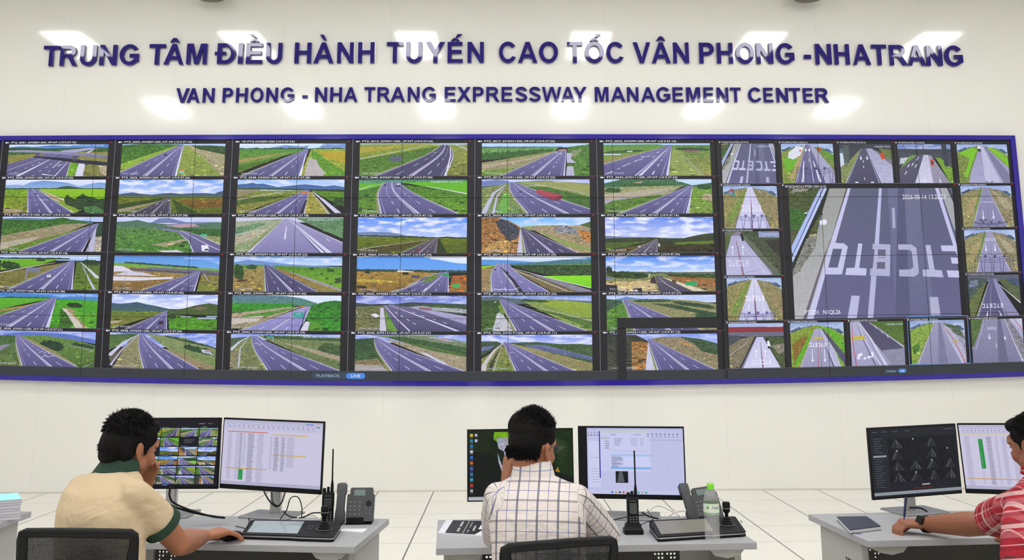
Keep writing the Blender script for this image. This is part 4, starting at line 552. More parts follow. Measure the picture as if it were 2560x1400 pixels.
def rfeeds():
    r = {}
    r[0,0] = bigpic()
    p = fish(F(), 6, '8a9a48', '7a8f48'); p.P('6cb02a', [(2, 40), (12, 34), (34, 40), (26, 60), (8, 74)], .2).P('dcdcee', [(14, 22), (30, 6), (44, 8), (36, 30), (22, 40), (12, 36)], .1).P('b09c70', [(30, 40), (42, 20), (22, 90), (12, 90)], .35).P('5f9a2c', [(70, 6), (100, 30), (100, 50), (80, 20)], .4)
    p.R(51, 2, 24, 84, w0=8, m=.56, mw=.05, c='6f6c94>5f5c88', dash=False).P('a8a6c8', [(54, 3), (60, 3), (100, 70), (100, 100), (84, 100)], .2).L('e8e8fa', 1, 5, [(42, 44), (38, 98)]).L('e8e8fa', 1, 5, [(60, 44), (72, 98)]).L('eaeafa', .8, .8, [(52, 38), (52, 46)]); arrows(p, (47, 54), 12, 15); gantry(p, 64, 100, 26, 96); p.B('c03828', 70, 10, 75, 19).B('c84838', 34, 16, 38, 20); r[0,1] = p
    p = F().S('3c404c', 40).B('3a3e4a', 0, 0, 100, 12, .2).B('5a6a7a', 0, 12, 14, 60, .4).P('c8d4e8', [(0, 24), (6, 24), (8, 60), (0, 62)]).P('7f8f58>8a9460', [(0, 60), (20, 40), (40, 14), (10, 100), (0, 100)], .5).P('505c58', [(8, 4), (18, 4), (18, 48), (10, 50)], .2).P('6a7a48', [(74, 10), (100, 16), (100, 50)], .4).P('a3a2c4>b8b8da', [(52, 12), (62, 12), (100, 52), (100, 100), (76, 100)], .2).P('7a788c', [(62, 12), (72, 18), (100, 44), (100, 56)], .2)
    p.R(47, 12, 8, 78, w0=10, m=.9, mw=.02, c='55536c>4a4864', dash=False); arrows(p, (40, 52), 30, 36)
    for y in (48, 62, 92): p.L('e8e8fa', 1, 1.4, [(44.5, y-6), (44, y)])
    p.P('c85028', [(76, 24), (84, 22), (88, 38), (80, 40)], .3).B('2a2c38', 66, 11, 76, 17).B('e0e0f2', 26, 97, 32, 100).B('e0e0f2', 56, 97, 62, 100); r[0,2] = p
    p = F().S('5a74b4>8498cc', 20, .4).B('40444c', 0, 13, 100, 26, .15).P('4a4e5c', [(0, 20), (30, 26), (64, 26), (100, 20), (100, 60), (80, 50), (60, 28), (40, 28), (0, 60)], .4).P('78a038', [(70, 34), (80, 36), (100, 62), (100, 100), (94, 100)], .35).P('c0c4d0', [(4, 36), (22, 34), (20, 48), (2, 52)], .3).P('6f9a4a', [(22, 30), (36, 28), (10, 60), (0, 66)], .4).P('3c404c', [(82, 0), (92, 0), (94, 60), (86, 56)], .2)
    p.P('5c5a70>504e68', [(36, 28), (49, 28), (30, 100), (0, 100), (0, 66)], .1).P('c0bedc>d0ceea', [(48, 28), (56, 28), (62, 100), (28, 100)], .15).P('a29cb0>948ea8', [(56, 28), (62, 30), (94, 100), (62, 100)], .2)
    for x, y in ((36, 38), (26, 52), (18, 56), (32, 56), (12, 74)): p.L('e4e4f6', 1.4, 2, [(x+2, y-4), (x-2, y+4)])
    p.L('3a3c48', 1, 1, [(9, 0), (16, 16)]).L('3a3c48', 1.4, 1.4, [(48, 0), (48, 16)]).P('c84830', [(60, 40), (66, 39), (66, 56), (60, 56)], .3).B('3a2c38', 60, 46, 66, 50).L('e4e4f6', 1, 3, [(46, 90), (44, 100)]).L('e4e4f6', 1, 3, [(74, 90), (76, 100)]); r[0,3] = p
    p = fish(F(), 6, '7f9048', '88a850'); p.P('7cc22c', [(2, 24), (30, 8), (40, 14), (16, 86), (10, 84), (24, 36)], .2).P('7cc22c', [(62, 8), (78, 14), (100, 40), (100, 60), (80, 30)], .2).P('9a98bc>a8a6cc', [(46, 3), (54, 3), (100, 62), (100, 100), (18, 100), (24, 70)], .15).P('c0bede', [(48, 4), (52, 6), (62, 40), (82, 100), (50, 100)], .15).P('7f7ca0', [(54, 4), (58, 8), (100, 76), (100, 100), (86, 100)], .15).L('9c9abc', .6, .8, [(60, 14), (100, 64)]).B('dcdce4', 41, 4, 47, 12).B('3a4444', 41, 12, 47, 19).B('8a88a8', 50, 96, 56, 100).B('8a88a8', 60, 96, 66, 100); r[0,4] = p
    def plain_fish(lane='b9b7da>a9a7cc', lg='96905c', rg='948c64', bar=True, g=True, mir=True, xs=(40, 66)):
        p = fish(F(), 5, lg, rg); p.P('7a9448', [(36, 14), (44, 8), (22, 70), (10, 96), (8, 70)], .4).L('cfcbd8', .8, 1.6, [(66, 10), (84, 40), (98, 76)]).P('9a8a64', [(70, 16), (100, 50), (100, 90), (90, 70)], .4).R(50, 3, 20, 84, w0=8, c=lane, m=.5, mw=.012, dash=False, med='e4e2f4'); return p
    p = plain_fish('d0cfee>c8c6ea'); p.P('b04050', [(10, 12), (16, 5), (20, 12), (22, 22), (10, 24)], .4).B('808898', 10, 12, 17, 22, .2).P('2f8a84', [(17, 14), (22, 16), (21, 24), (16, 24)]); etc(p, 32, 70, 46, 14, 'e6e6fa'); p.L('a03048', .6, 1.2, [(50.5, 34), (50, 100)]); p.L('2c2a40', .3, .8, [(51.2, 34), (51.5, 100)]); gantry(p, 72, 100, 22, 82, '6664a0'); r[1,0] = p
    p = F().S('5f6a58', 100).P('45543c>5a5c48', [(30, 0), (100, 0), (100, 100), (60, 40)], .7).P('8a80a0', [(22, 0), (30, 2), (26, 12), (8, 14)], .2).B('8c98c0', 62, 0, 100, 14, .3).P('34302c', [(74, 22), (100, 18), (100, 60), (84, 40)], .4).P('55683c', [(0, 10), (12, 8), (4, 40), (0, 40)], .4).P('aaa8cc>bab8de', [(12, 10), (30, 10), (84, 100), (0, 100), (0, 60)], .06).L('a8a8c4', .8, 2, [(34, 18), (60, 60), (84, 96)]).L('3a3a4c', .4, 1, [(35, 18), (62, 60), (88, 98)]).L('a04858', .6, 1.6, [(20, 22), (30, 100)]).L('2c2c40', .4, 1, [(21, 22), (32, 100)]).L('dcdcf4', .4, 1, [(26, 22), (74, 100)])
    arrows(p, (13, 32), 38, 54, True); etc(p, 4, 42, 66, 14, 'dadaf0'); p.P('24262e', [(28, 5), (33, 4), (35, 22), (30, 22)]).B('dcdce8', 27, 18, 30, 21).L('5a5a78', .6, .6, [(32, 96), (56, 90), (70, 80)]); r[2,0] = p
    p = plain_fish('d4d3ee>c4c2e4'); etc(p, 32, 68, 42, 12, 'eeeefc'); p.L('ece9fa', 1, 1.4, [(39, 60), (37, 88)]).L('ece9fa', 1, 1.4, [(63, 60), (67, 88)]).L('8a4048', .8, 2, [(49.5, 50), (51.5, 100)]).L('25232f', .4, .8, [(48.8, 50), (50, 100)]); gantry(p, 84, 100, 20, 84, '6664a0'); r[3,0] = p
    p = F().S('a8b8e4', 12).B('8a3038', 0, 8, 100, 22, .1).B('6a6c84', 0, 20, 100, 30, .2).P('484c58', [(0, 26), (24, 28), (14, 50), (0, 54)], .2).P('867c64>7d7460', [(0, 52), (22, 34), (48, 28), (18, 100), (0, 100)], .4).P('4a5f38>55623e', [(62, 30), (100, 32), (100, 100), (90, 100)], .6).P('8a8478', [(76, 50), (100, 46), (100, 64), (90, 70)], .4).L('d8d4e8', 1, 1, [(0, 72), (34, 42)]).P('c4c3e6>cfceee', [(51, 31), (62, 31), (92, 100), (24, 100)], .06).L('3a3a4c', .8, 2.5, [(49, 32), (18, 100)]).L('a8a8cc', .6, 1.6, [(50, 32), (22, 100)]).L('3a3a4c', .5, 1.6, [(64, 32), (96, 100)]).L('35334a', .4, 1.6, [(57, 42), (60, 100)]).L('c05058', .2, .6, [(57.4, 44), (61, 100)])
    p.P('24262c', [(66, 36), (70, 32), (72, 46), (68, 46)]).P('e8e8f2', [(69, 40), (73, 40), (76, 54), (70, 54)]).B('24262c', 70, 52, 75, 57); arrows(p, (49, 65), 64, 76, True); etc(p, 40, 76, 82, 10, 'e8e8fb'); r[4,0] = p
    def side(c='a4a2c6>9896bc', sky='8fa4d8'):
        p = fish(F(), 6, '9a9468', '948c70', sky); p.P('6a8a50', [(38, 10), (44, 8), (26, 60), (10, 84)], .4).P('a89a70', [(10, 40), (36, 20), (20, 70), (6, 76)], .3).P('b0a488', [(60, 10), (90, 34), (100, 60), (84, 56)], .35); return p.R(49, 4, 18, 86, w0=8, c=c, m=.5, mw=.01, dash=False)
    p = side('8f8db4>8684aa'); arrows(p, (40, 60), 60, 76); p.L('dcdcf0', 1.2, 1.2, [(38, 40), (62, 40)], .4); p.B('4a4868', 32, 82, 37, 86).B('4a4868', 42, 82, 47, 86); gantry(p, 90, 100, 20, 84, '55537a'); r[1,4] = p
    p = side('9c9ac0>9290b8'); arrows(p, (40, 58), 34, 46); etc(p, 38, 60, 20, 6); gantry(p, 64, 100, 16, 90, '4c4a70'); r[2,4] = p
    p = F().S('6a6c80', 16).B('5c5e74', 0, 0, 100, 9, .2).P('4a5c5c', [(0, 8), (40, 8), (20, 50), (0, 60)], .7).P('7a80a0', [(4, 14), (20, 12), (18, 26), (2, 30)], .4).P('5c6848', [(58, 9), (100, 10), (100, 70), (70, 30)], .5).P('4a5a78', [(74, 8), (100, 10), (100, 30), (84, 24)], .7).P('6a7448', [(0, 60), (36, 16), (10, 100), (0, 100)], .5).L('e0dce8', .8, 3, [(52, 14), (78, 44), (100, 70)]).P('8f8cb4', [(46, 10), (54, 10), (96, 100), (72, 100)], .15).R(46, 9, 14, 70, w0=6, c='5f5c86>5a577e', m=.42, mw=.02, dash=False); etc(p, 24, 66, 70, 10); p.L('dcdcf2', 1, 3, [(34, 88), (32, 100)]).L('dcdcf2', 1, 3, [(56, 88), (60, 100)]); r[3,4] = p
    p = F().S('a4a8c8', 100).P('55703c', [(0, 0), (24, 0), (6, 60), (0, 64)], .5).P('8e8cae>7c7a9c', [(26, 0), (70, 0), (94, 100), (0, 100), (0, 70)], .12).P('6a6888', [(52, 0), (58, 0), (68, 100), (48, 100)], .15).P('c0bed8', [(72, 0), (100, 0), (100, 30)], .2).P('8a8898', [(66, 0), (74, 0), (100, 50), (100, 100), (94, 100)], .5).L('d4d2ea', .8, 2.4, [(66, 0), (80, 50), (96, 100)]).L('b83c48', 1, 1.6, [(84, 0), (100, 28)]).L('cccae6', .6, 1, [(24, 12), (6, 70)]); arrows(p, (34,), 34, 42); arrows(p, (64,), 40, 44); etc(p, 30, 48, 18, 6); p.L('d8d6ea', 1, 1.4, [(46, 56), (46, 66)]); r[4,4] = p
    p = fish(F(), 8, '8aa03c', '7aa83a', '8098c8'); p.P('8a6a30', [(2, 50), (20, 34), (36, 30), (16, 70), (6, 90)], .35).P('5fae2a', [(36, 26), (42, 16), (20, 80), (8, 98), (8, 86)], .3).P('5fb02a', [(62, 10), (80, 20), (100, 50), (100, 66), (80, 34)], .3).R(51, 14, 16, 82, w0=10, c='a7a5c4>9a98ba', m=.62, mw=.01, dash=False).P('504e70', [(57, 14), (61, 15), (100, 74), (100, 100), (84, 66)], .1).P('b8b6d8', [(56, 14), (58, 14), (84, 70), (92, 100), (82, 100)], .15); etc(p, 34, 66, 46, 9, 'f0f0ff'); arrows(p, (39, 62), 60, 84); p.L('b83048', .5, 1, [(51, 30), (49.5, 100)]).P('c8b848', [(43, 32), (60, 34), (60, 38), (42, 37)], .2)
    p.L('3c3a58', .4, 2, [(60, 40), (78, 100)]); r[4,1] = p
    p = F().S('9a98ba', 100).P('b2b0d0>a09ec2', [(0, 0), (20, 0), (52, 100), (0, 100)], .12).P('4f6c2c>5f7a38', [(36, 0), (100, 0), (100, 60), (60, 20)], .35).P('4d4a68>55526e', [(18, 0), (36, 0), (60, 22), (100, 64), (100, 100), (80, 100), (42, 46)], .08).P('8e8ca8', [(58, 66), (100, 62), (100, 100), (74, 100)], .2).L('e0e0f4', 1, 1.6, [(36, 2), (66, 30), (100, 58)]).L('d0cee4', 1.6, 6, [(18, 2), (38, 40), (64, 100)], .1).L('6a6888', .6, 3, [(12, 2), (26, 50), (44, 100)]).L('dcdaf0', .6, 2, [(13, 2), (30, 50), (54, 100)]).P('c8b848', [(0, 34), (24, 32), (28, 40), (2, 42)], .2).L('c83048', .8, 1.4, [(3, 0), (4, 50), (8, 100)])
    p.P('e8e8fa', [(12, 74), (20, 70), (20, 76), (14, 80), (16, 86), (10, 84)]).P('e8e8fa', [(22, 82), (34, 78), (35, 82), (29, 84), (30, 80), (26, 80), (27, 85), (22, 86)]).P('e8e8fa', [(36, 70), (40, 69), (41, 80), (34, 82), (34, 79), (38, 78)]); r[4,2] = p
    for t in (.1, .28, .46): r[4,2].L('e8e8fa', 1, 1, [(40+60*t, 4+60*t), (43+60*t, 10+60*t)])
    p = fish(F(), 6, '8aa848', 'a4a4c0', '7f98c8'); p.P('4f7a38', [(2, 60), (14, 50), (16, 64), (4, 80)], .5).P('5c705c', [(60, 6), (90, 16), (100, 44), (80, 30)], .7).P('b5b2cc', [(58, 8), (74, 20), (96, 60), (100, 100), (92, 100)], .25).R(50, 4, 10, 94, w0=10, c='9b99ba>8a88aa', m=.6, mw=.01, dash=False).P('7c7a9c', [(52, 6), (56, 6), (66, 100), (48, 100)], .2).L('b83848', .8, 1.8, [(56, 6), (76, 40), (94, 88), (97, 100)]).P('b8a868', [(78, 44), (84, 44), (86, 52), (80, 52)]); r[4,3] = p
    return r
# ------------------------------------------------------------------ video wall
AX0, AX1, AZ0, AZ1 = -5.716, 5.834, 1.15, 3.768
PW = (AX1-AX0)/10; ROWZ = [1.15, 1.806, 2.459, 3.114, 3.768]
vw = thing('video_wall', (0, WY, 1.1), 'huge wall of black display panels showing road camera pictures, in a violet frame', 'video wall')
vinv = Vector((0, WY, 1.1))
def onwall(X, Z, d):
    x, z = bow(X, Z); return (x, -d, z-1.1)
def strip_box(g, X0, X1, Z0, Z1, d0, d1, n=24):
    nx = n if X1-X0 > Z1-Z0 else 1; nz = 1 if nx > 1 else n
    rings = []
    for i in range(max(nx, nz)+1):
        t = i/max(nx, nz)
        if nx > 1: c = [(lerp(X0, X1, t), Z0), (lerp(X0, X1, t), Z1)]
        else: c = [(X1, lerp(Z0, Z1, t)), (X0, lerp(Z0, Z1, t))]
        rings.append([Vector(onwall(*c[0], d0)), Vector(onwall(*c[1], d0)), Vector(onwall(*c[1], d1)), Vector(onwall(*c[0], d1))])
    g.loft(rings)
violet = mat('violet_gloss_trim', '32289a', rough=.05, spec=.5)
SD = .05                                        # face of the screens
for a in ((AX0-.062, AX1+.062, AZ1, AZ1+.052), (AX0-.062, AX1+.062, AZ0-.054, AZ0), (AX0-.062, AX0, AZ0, AZ1), (AX1, AX1+.062, AZ0, AZ1)):
    g = G(); strip_box(g, *a, .002, SD+.016, 40); g.build('frame_strip', violet, vw)
blackp = mat('black_display_panel', '26262c', rough=.5, spec=.3)
for r in range(4):
    for c in range(10):
        g = G(); x0 = AX0+c*PW
        strip_box(g, x0+.0015, x0+PW-.0015, ROWZ[r]+.0015, ROWZ[r+1]-.0015, .004, SD, 4); g.build('display_panel', blackp, vw)
scr = emit_mat('wall_screen_picture', 55, 55, 110, 1.0)
def rect_place(X0, X1, Z1, Z0, d):                  # Z1 is the top
    def f(u, v, l): return onwall(lerp(X0, X1, u), lerp(Z1, Z0, v), d+l)
    return f
SS = SD+.0004
LX = [AX0+.04+k*1.3447 if k else AX0 for k in range(7)]
LX = [-5.68, -4.335, -2.99, -1.645, -.30, 1.04, 2.388]; LZ = [3.768, 3.351, 2.932, 2.505, 2.084, 1.669, 1.248]
cap = {(1,1): 'PTZ_0001_KM285+200_VP-NT (10.9.27.10)', (1,2): 'PTZ_0003_KM287+200_NT-VP (10.9.27.16)', (1,3): 'VP-PTZ-KM289+200 (10.9.27.22)', (1,4): 'PTZ_0015_KM291+300_VP-NT (10.9.27.24)', (1,5): 'PTZ_0017_KM293+200_VP-NT (10.9.27.26)', (1,6): 'PTZ_0023_KM299+200_VP-NT (10.9.37.14)',
 (2,1): 'PTZ_0030_KM301+200_NT-VP (10.9.37.20)', (2,2): 'PTZ_0036_KM303+200_VP-NT (10.9.37.26)', (2,3): 'PTZ_0038_KM305+200_VP-NT (10.9.37.28)', (2,4): 'PTZ_0040_KM307+200_VP-NT (10.9.37.30)', (2,5): 'PTZ_0015_KM291+300_VP-NT (10.9.27.25)', (2,6): 'PTZ_0044_KM311+200_VP-NT (10.9.37.34)',
 (3,1): 'PTZ_0046_KM313+200_VP-NT (10.9.37.36)', (3,2): 'PTZ_0048_KM315+200_VP-NT (10.9.37.38)', (3,3): 'PTZ_0007_KM287+200_NT-VP (10.9.27.18)', (3,4): 'PTZ_0052_KM319+200_VP-NT (10.9.47.12)', (3,5): 'PTZ_0054_KM321+200_VP-NT (10.9.47.14)', (3,6): 'PTZ_0056_KM323+200_VP-NT (10.9.47.16)',
 (4,1): 'PTZ_0058_KM325+200_VP-NT (10.9.47.18)', (4,3): 'PTZ_0062_KM329+140_VP-NT (10.9.47.22)', (4,4): 'PTZ_0064_KM331+200_VP-NT (10.9.47.24)', (4,5): 'PTZ_0071_KM333+000_NT-VP (10.9.47.30)', (4,6): 'PTZ_0077_KM335+000_VP-NT (10.9.47.36)',
 (5,1): 'PTZ_0079_KM337+000_VP-NT (10.9.47.38)', (5,2): 'PTZ_0081_KM339+000_VP-NT (10.9.47.40)', (5,3): 'PTZ_0083_KM341+000_VP-NT (10.9.47.42)', (5,4): 'FIX_0002_KM285+200_VP-NT (10.9.27.11)', (5,5): 'PTZ_0013_KM289+200_VP-NT (10.9.27.23)', (5,6): 'PTZ_0017_KM293+200_VP-NT (10.9.27.27)',
 (6,1): 'PTZ_0030_KM301+200_NT-VP (10.9.37.21)', (6,2): 'PTZ_0038_KM305+200_VP-NT (10.9.37.29)', (6,3): 'PTZ_0042_KM309+200_VP-NT (10.9.37.33)', (6,4): 'PTZ_0046_KM313+200_VP-NT (10.9.37.37)', (6,5): 'PTZ_0050_KM317+200_VP-NT (10.9.47.11)', (6,6): 'PTZ_0054_KM321+200_VP-NT (10.9.47.15)'}
LF_ = feeds(); RF_ = rfeeds()
stamp = {(1,1): '14/08/2026 13:20:00', (4,5): '14/08/2026 13:19:45', (4,6): '14/08/2026 13:20:05'}
TD = .0004+.0115
for (r, c), pic in LF_.items():
    X0, X1, Z1, Z0 = LX[c-1], LX[c], LZ[r-1], LZ[r]; W = X1-X0; Hh = Z1-Z0
    px0, px1 = X0+.057*W, X0+.938*W; pz1, pz0 = Z1-.085*Hh if r > 1 else Z1-.115*Hh, Z0+.012*Hh
    if (r, c) in ((4, 1), (4, 3), (4, 2)): pz1 += .0
    o = flat_mesh('camera_feed', pic.o, rect_place(px0, px1, pz1, pz0, SS), scr, vw)
    ops = []
    cc = cap.get((r, c))
    if cc:
        if (r, c) == (6, 6): cc = 'PTZ_('; tw = 6.5; ops += text_ops('KM321+200_VP-NT (10.9.47.15)', 21, 6.2, 43, 5.2)
        else: tw = 58 if len(cc) > 30 else 44
        ops += text_ops(cc, 7.6, 6.2 if r > 1 else 9, tw, 5.2)
        y = 3.8 if r > 1 else 6.6
        if c > 1 or r < 3: ops += [('e8e8f2', [(2.6, y-1.6), (4.6, y-1.6), (4.6, y+2), (2.6, y+2)], 0, 0), ('e8e8f2', [(4.4, y), (5.8, y-1.4), (5.8, y+1.8)], 0, 0)]
    y = 4 if r > 1 else 6.6
    if (r, c) != (4, 1): ops += [('9c1a1c', [(96+.95*math.cos(a*.9), y+1.9*math.sin(a*.9)) for a in range(7)], 0, 0), ('6a1414', [(91.4, y+2), (92, y-2.4), (92.6, y-1), (92.4, y+2)], 0, 0)]
    if (r, c) not in ((6, 6), (2, 2), (6, 1)): ops += text_ops(stamp.get((r, c), '2026-08-14 13:20:11' if r > 4 or c == 5 and r == 2 else '14/08/2026 13:20:11'), 64, 17, 26, 4.6, 'd4dcf6')
    km = (cap.get((r, c)) or 'KM327').split('KM')[1][:3]
    ops += text_ops(('CAM FIX KM' if r > 4 and (r, c) not in ((5, 1), (5, 2), (5, 3)) else 'PTZ KM')+km, 8.5, 95, 20 if r > 4 and c > 3 or r == 6 else 13.5, 4.6, 'c4c4d8')
    pl = rect_place(X0, X1, Z1, Z0, SS+TD)
    flat_mesh('caption', ops, pl, scr, o, dz=0)
RXs = [2.395, 3.075, 3.745, 4.425, 5.138, 5.83]; RZs = [3.768, 3.265, 2.762, 2.253, 1.765, 1.255]
rcap = {(0,0): 'VP-QL26-N12-LV-PTZ01 (10.9.44.12)', (0,1): 'VP-CDMA-LV-FIX01 (10.9.24.11)', (0,2): 'VP-CDMA-LV-PTZ01 (10.9.24.12)', (0,3): 'VP-CDMA-LR-PTZ01 (10.9.24.22)', (0,4): 'VP-CDMA-LR-FIX01 (10.9.24.21)',
 (1,0): 'VP-QL26-N12-LR-FIX01 (10.9.44.21)', (2,0): 'VP-QL26-N12-LR-PTZ01 (10.9.44.22)', (3,0): 'VP-QL26-N34-LR-FIX01 (10.9.44.51)', (4,0): 'VP-QL26-N34-LR-PTZ01 (10.9.44.52)', (1,4): 'VP-QL26-N12-LV-FIX01 (10.9.44.11)',
 (2,4): 'VP-QL26-N34-LV-FIX01 (10.9.44.41)', (3,4): 'VP-QL26-N34-LV-PTZ01 (10.9.44.42)', (4,1): 'VP-VANGIA-LR-FIX01 (10.9.34.21)', (4,2): 'VP-VANGIA-LR-PTZ01 (10.9.34.22)', (4,3): 'VP-VANGIA-LV-FIX01 (10.9.34.11)', (4,4): 'VP-VANGIA-LV-PTZ01 (10.9.34.12)'}
for (r, c), pic in RF_.items():
    X0, X1, Z1, Z0 = RXs[c], RXs[c+1], RZs[r], RZs[r+1]; W = X1-X0; Hh = Z1-Z0; k = .045 if r == 0 else 0
    o = flat_mesh('camera_feed', pic.o, rect_place(X0+.05*W, X0+.94*W, Z1-(.055+k)*Hh, Z0+.012*Hh, SS), scr, vw)
    y = 5 if r else 9
    ops = text_ops(rcap[r, c], 6, y, 44, 3.4)+[('e8e8f2', [(1.8, y-3.6), (4.4, y-1.6), (1.8, y+.4)], 0, 0), ('8c1a1c', [(95, y-3.4), (97, y-3.4), (97, y-.6), (95, y-.6)], 0, 0)]
    if (r, c) in ((0,0), (0,2), (2,0), (4,0), (4,2), (4,1), (3,0)): ops += text_ops('14-08-2026 13:20:29', 64, 14+k*100, 28, 4, 'd4dcf6')
    flat_mesh('caption', ops, rect_place(X0, X1, Z1, Z0, SS+TD), scr, o, dz=0)
X0, X1, Z1, Z0 = RXs[1], RXs[4], RZs[1], RZs[4]; W = X1-X0; Hh = Z1-Z0
o = flat_mesh('camera_feed', bigpic().o, rect_place(X0+.044*W, X0+.968*W, Z1-.036*Hh, Z0+.008*Hh, SS), scr, vw)
ops = text_ops('VP-QL26-N12-LV-PTZ01 (10.9.44.12)', 2.4, 3.2, 22.6, 1.9)+[('e8e8f2', [(1, .6), (1.9, 1.3), (1, 2)], 0, 0), ('d01818', [(97.6, 1), (98.4, 1), (98.4, 2), (97.6, 2)], 0, 0)]
ops += text_ops('2026-08-14 13:20:29', 67.5, 12, 25, 3.5, 'f4f4ff')+text_ops('PTZ01', 9.5, 96, 7.6, 3.1, 'f4f4ff')+text_ops('N1QL26', 19.5, 96, 9.6, 3.1, 'f4f4ff')
flat_mesh('caption', ops, rect_place(X0, X1, Z1, Z0, SS+TD), scr, o, dz=0)
# separators, tool bars, stray window
ops = []; GR = 'a8a8b4'
def line_op(X0, X1, Z0, Z1, c): ops.append((c, [((X0-AX0)/(AX1-AX0)*100, (AZ1-Z1)/(AZ1-AZ0)*100), ((X1-AX0)/(AX1-AX0)*100, (AZ1-Z1)/(AZ1-AZ0)*100), ((X1-AX0)/(AX1-AX0)*100, (AZ1-Z0)/(AZ1-AZ0)*100), ((X0-AX0)/(AX1-AX0)*100, (AZ1-Z0)/(AZ1-AZ0)*100)], 0, 0))
for x in LX[:6]: [line_op(x-.002, x+.002, a, b, '9092a4') for a, b in zip(LZ[1:], LZ[:-1])]
for z in LZ[1:]: [line_op(LX[i], LX[i+1], z-.002, z+.002, '5c5e6c') for i in range(6)]
for x in RXs[:5]: [line_op(x-.0015, x+.0015, a, b, '50505a') for a, b in zip(RZs[1:], RZs[:-1]) if not (x in RXs[2:4] and RZs[4] < b < RZs[0]-.1)]
for z in RZs[1:]: [line_op(RXs[i], RXs[i+1], z-.002, z+.002, '7a7c88') for i in range(5) if z in (RZs[1], RZs[4], RZs[5]) or i in (0, 4)]
for i in range(6): line_op(lerp(AX0, LX[6], i/6), lerp(AX0, LX[6], (i+1)/6), AZ0, 1.244, '2f3339')
for i in range(4): line_op(lerp(LX[6]+.01, AX1, i/4), lerp(LX[6]+.01, AX1, (i+1)/4), AZ0, 1.247, '2f3339')
x0, x1, z1, z0 = RXs[3], RXs[4]-.005, RZs[4]+.02, RZs[5]+.005
for a in ((x0, x1, z1-.006, z1), (x0, x1, z0, z0+.006), (x0, x0+.005, z0, z1), (x1-.005, x1, z0, z1)): line_op(*a, '5f9ae0')
flat_mesh('window_grid', ops, rect_place(AX0, AX1, AZ1, AZ0, SS+TD+.0004), scr, vw, dz=.000002)
def pill(cx, w, z, h, c, n=10):
    pts = [(cx+w/2-h/2+h/2*math.cos(t*PI/n-PI/2), z+h/2*math.sin(t*PI/n-PI/2)) for t in range(n+1)]+[(cx-w/2+h/2+h/2*math.cos(t*PI/n+PI/2), z+h/2*math.sin(t*PI/n+PI/2)) for t in range(n+1)]
    return (c, [((x-AX0)/(AX1-AX0)*100, (AZ1-zz)/(AZ1-AZ0)*100) for x, zz in pts], 0, 0)
def wtext(s, X, Z, w, h, c):
    return text_ops(s, (X-AX0)/(AX1-AX0)*100, (AZ1-Z)/(AZ1-AZ0)*100, w/(AX1-AX0)*100, h/(AZ1-AZ0)*100, c)
for cx, k, z in ((-1.74, 1, 1.2), (4.26, .43, 1.2)):
    ops = [pill(cx, .57*k, z, .062*(k**.5), '2c4458')]; flat_mesh('button_bar', ops, rect_place(AX0, AX1, AZ1, AZ0, SS+TD+.0008), scr, vw, dz=0)
    ops = [pill(cx+.185*k, .205*k, z, .062*(k**.5), '4486dc')]; flat_mesh('live_button', ops, rect_place(AX0, AX1, AZ1, AZ0, SS+TD+.0010), scr, vw, dz=0)
    ops = wtext('PLAYBACK', cx-.235*k, z-.014, .25*k, .03*k**.5, 'a8b4c4')+wtext('LIVE', cx+.135*k, z-.014, .10*k, .03*k**.5, 'f4f8ff'); flat_mesh('button_text', ops, rect_place(AX0, AX1, AZ1, AZ0, SS+TD+.0013), scr, vw, dz=0)
ops = []; xs = 1.2255; line_op(xs, 2.345, 1.693, 1.806, '1c1c20'); line_op(xs, 1.318, AZ0, 1.70, '1c1c20')
flat_mesh('black_window', ops, rect_place(AX0, AX1, AZ1, AZ0, SS+TD+.0018), scr, vw, dz=0)
g = G(); sd = SS+TD+.0022
for c in range(1, 10): strip_box(g, AX0+c*PW-.0022, AX0+c*PW+.0022, AZ0, AZ1, sd, sd+.0012, 16)
for r in range(1, 4): strip_box(g, AX0, AX1, ROWZ[r]-.0022, ROWZ[r]+.0022, sd, sd+.0012, 30)
g.build('panel_seam', mat('black_seam', '0c0c10', rough=.5), vw)
# ------------------------------------------------------------------ desks
DZ = .75
top_m = mat('pale_grey_laminate', 'a3a4a8', rough=.42, spec=.35, noise=.03, nscale=90)
edge_m = mat('grey_edge_band', 'a4a29c', rough=.5)
leg_m = mat('grey_powder_coat', 'adadaa', rough=.5, noise=.02)
dark_m = mat('charcoal_modesty_panel', '3a3a36', rough=.6, noise=.05)
black_m = mat('black_plastic', '101114', rough=.45, spec=.22)
soft_m = mat('black_soft_plastic', '16171a', rough=.6, spec=.2)
silver_m = mat('brushed_silver', 'b4b4b6', rough=.3, metal=.8)
key_m = mat('grey_key', '5d6066', rough=.5); white_m = mat('white_print', 'e4e4e6', rough=.6)
def plate_with_holes(g, x0, x1, z0, z1, holes, s, th=.012, y=0):   # a sheet with square holes
    xs = sorted({x0, x1} | {round(v, 5) for h in holes for v in (h[0], h[0]+s)}); zs = sorted({z0, z1} | {round(v, 5) for h in holes for v in (h[1], h[1]+s)})
    hs = {(round(h[0], 5), round(h[1], 5)) for h in holes}
    for i in range(len(xs)-1):
        j = 0
        while j < len(zs)-1:
            if (xs[i], zs[j]) in hs: j += 1; continue
            k = j
            while k+1 < len(zs)-1 and (xs[i], zs[k+1]) not in hs: k += 1
            g.box(xs[i], xs[i+1], y, y+th, zs[j], zs[k+1]); j = k+1
def motif(cx, cz, p):                                       # the stepped clusters of square holes
    out = []
    for gx in range(2):
        for gz in range(3):
            if gx == 1 and gz == 2: continue
            for i in range(3):
                for j in range(3-i): out.append((cx+gx*p*3.4+j*p, cz-gz*p*3.4-i*p-(gx*p*.0)))
    return out
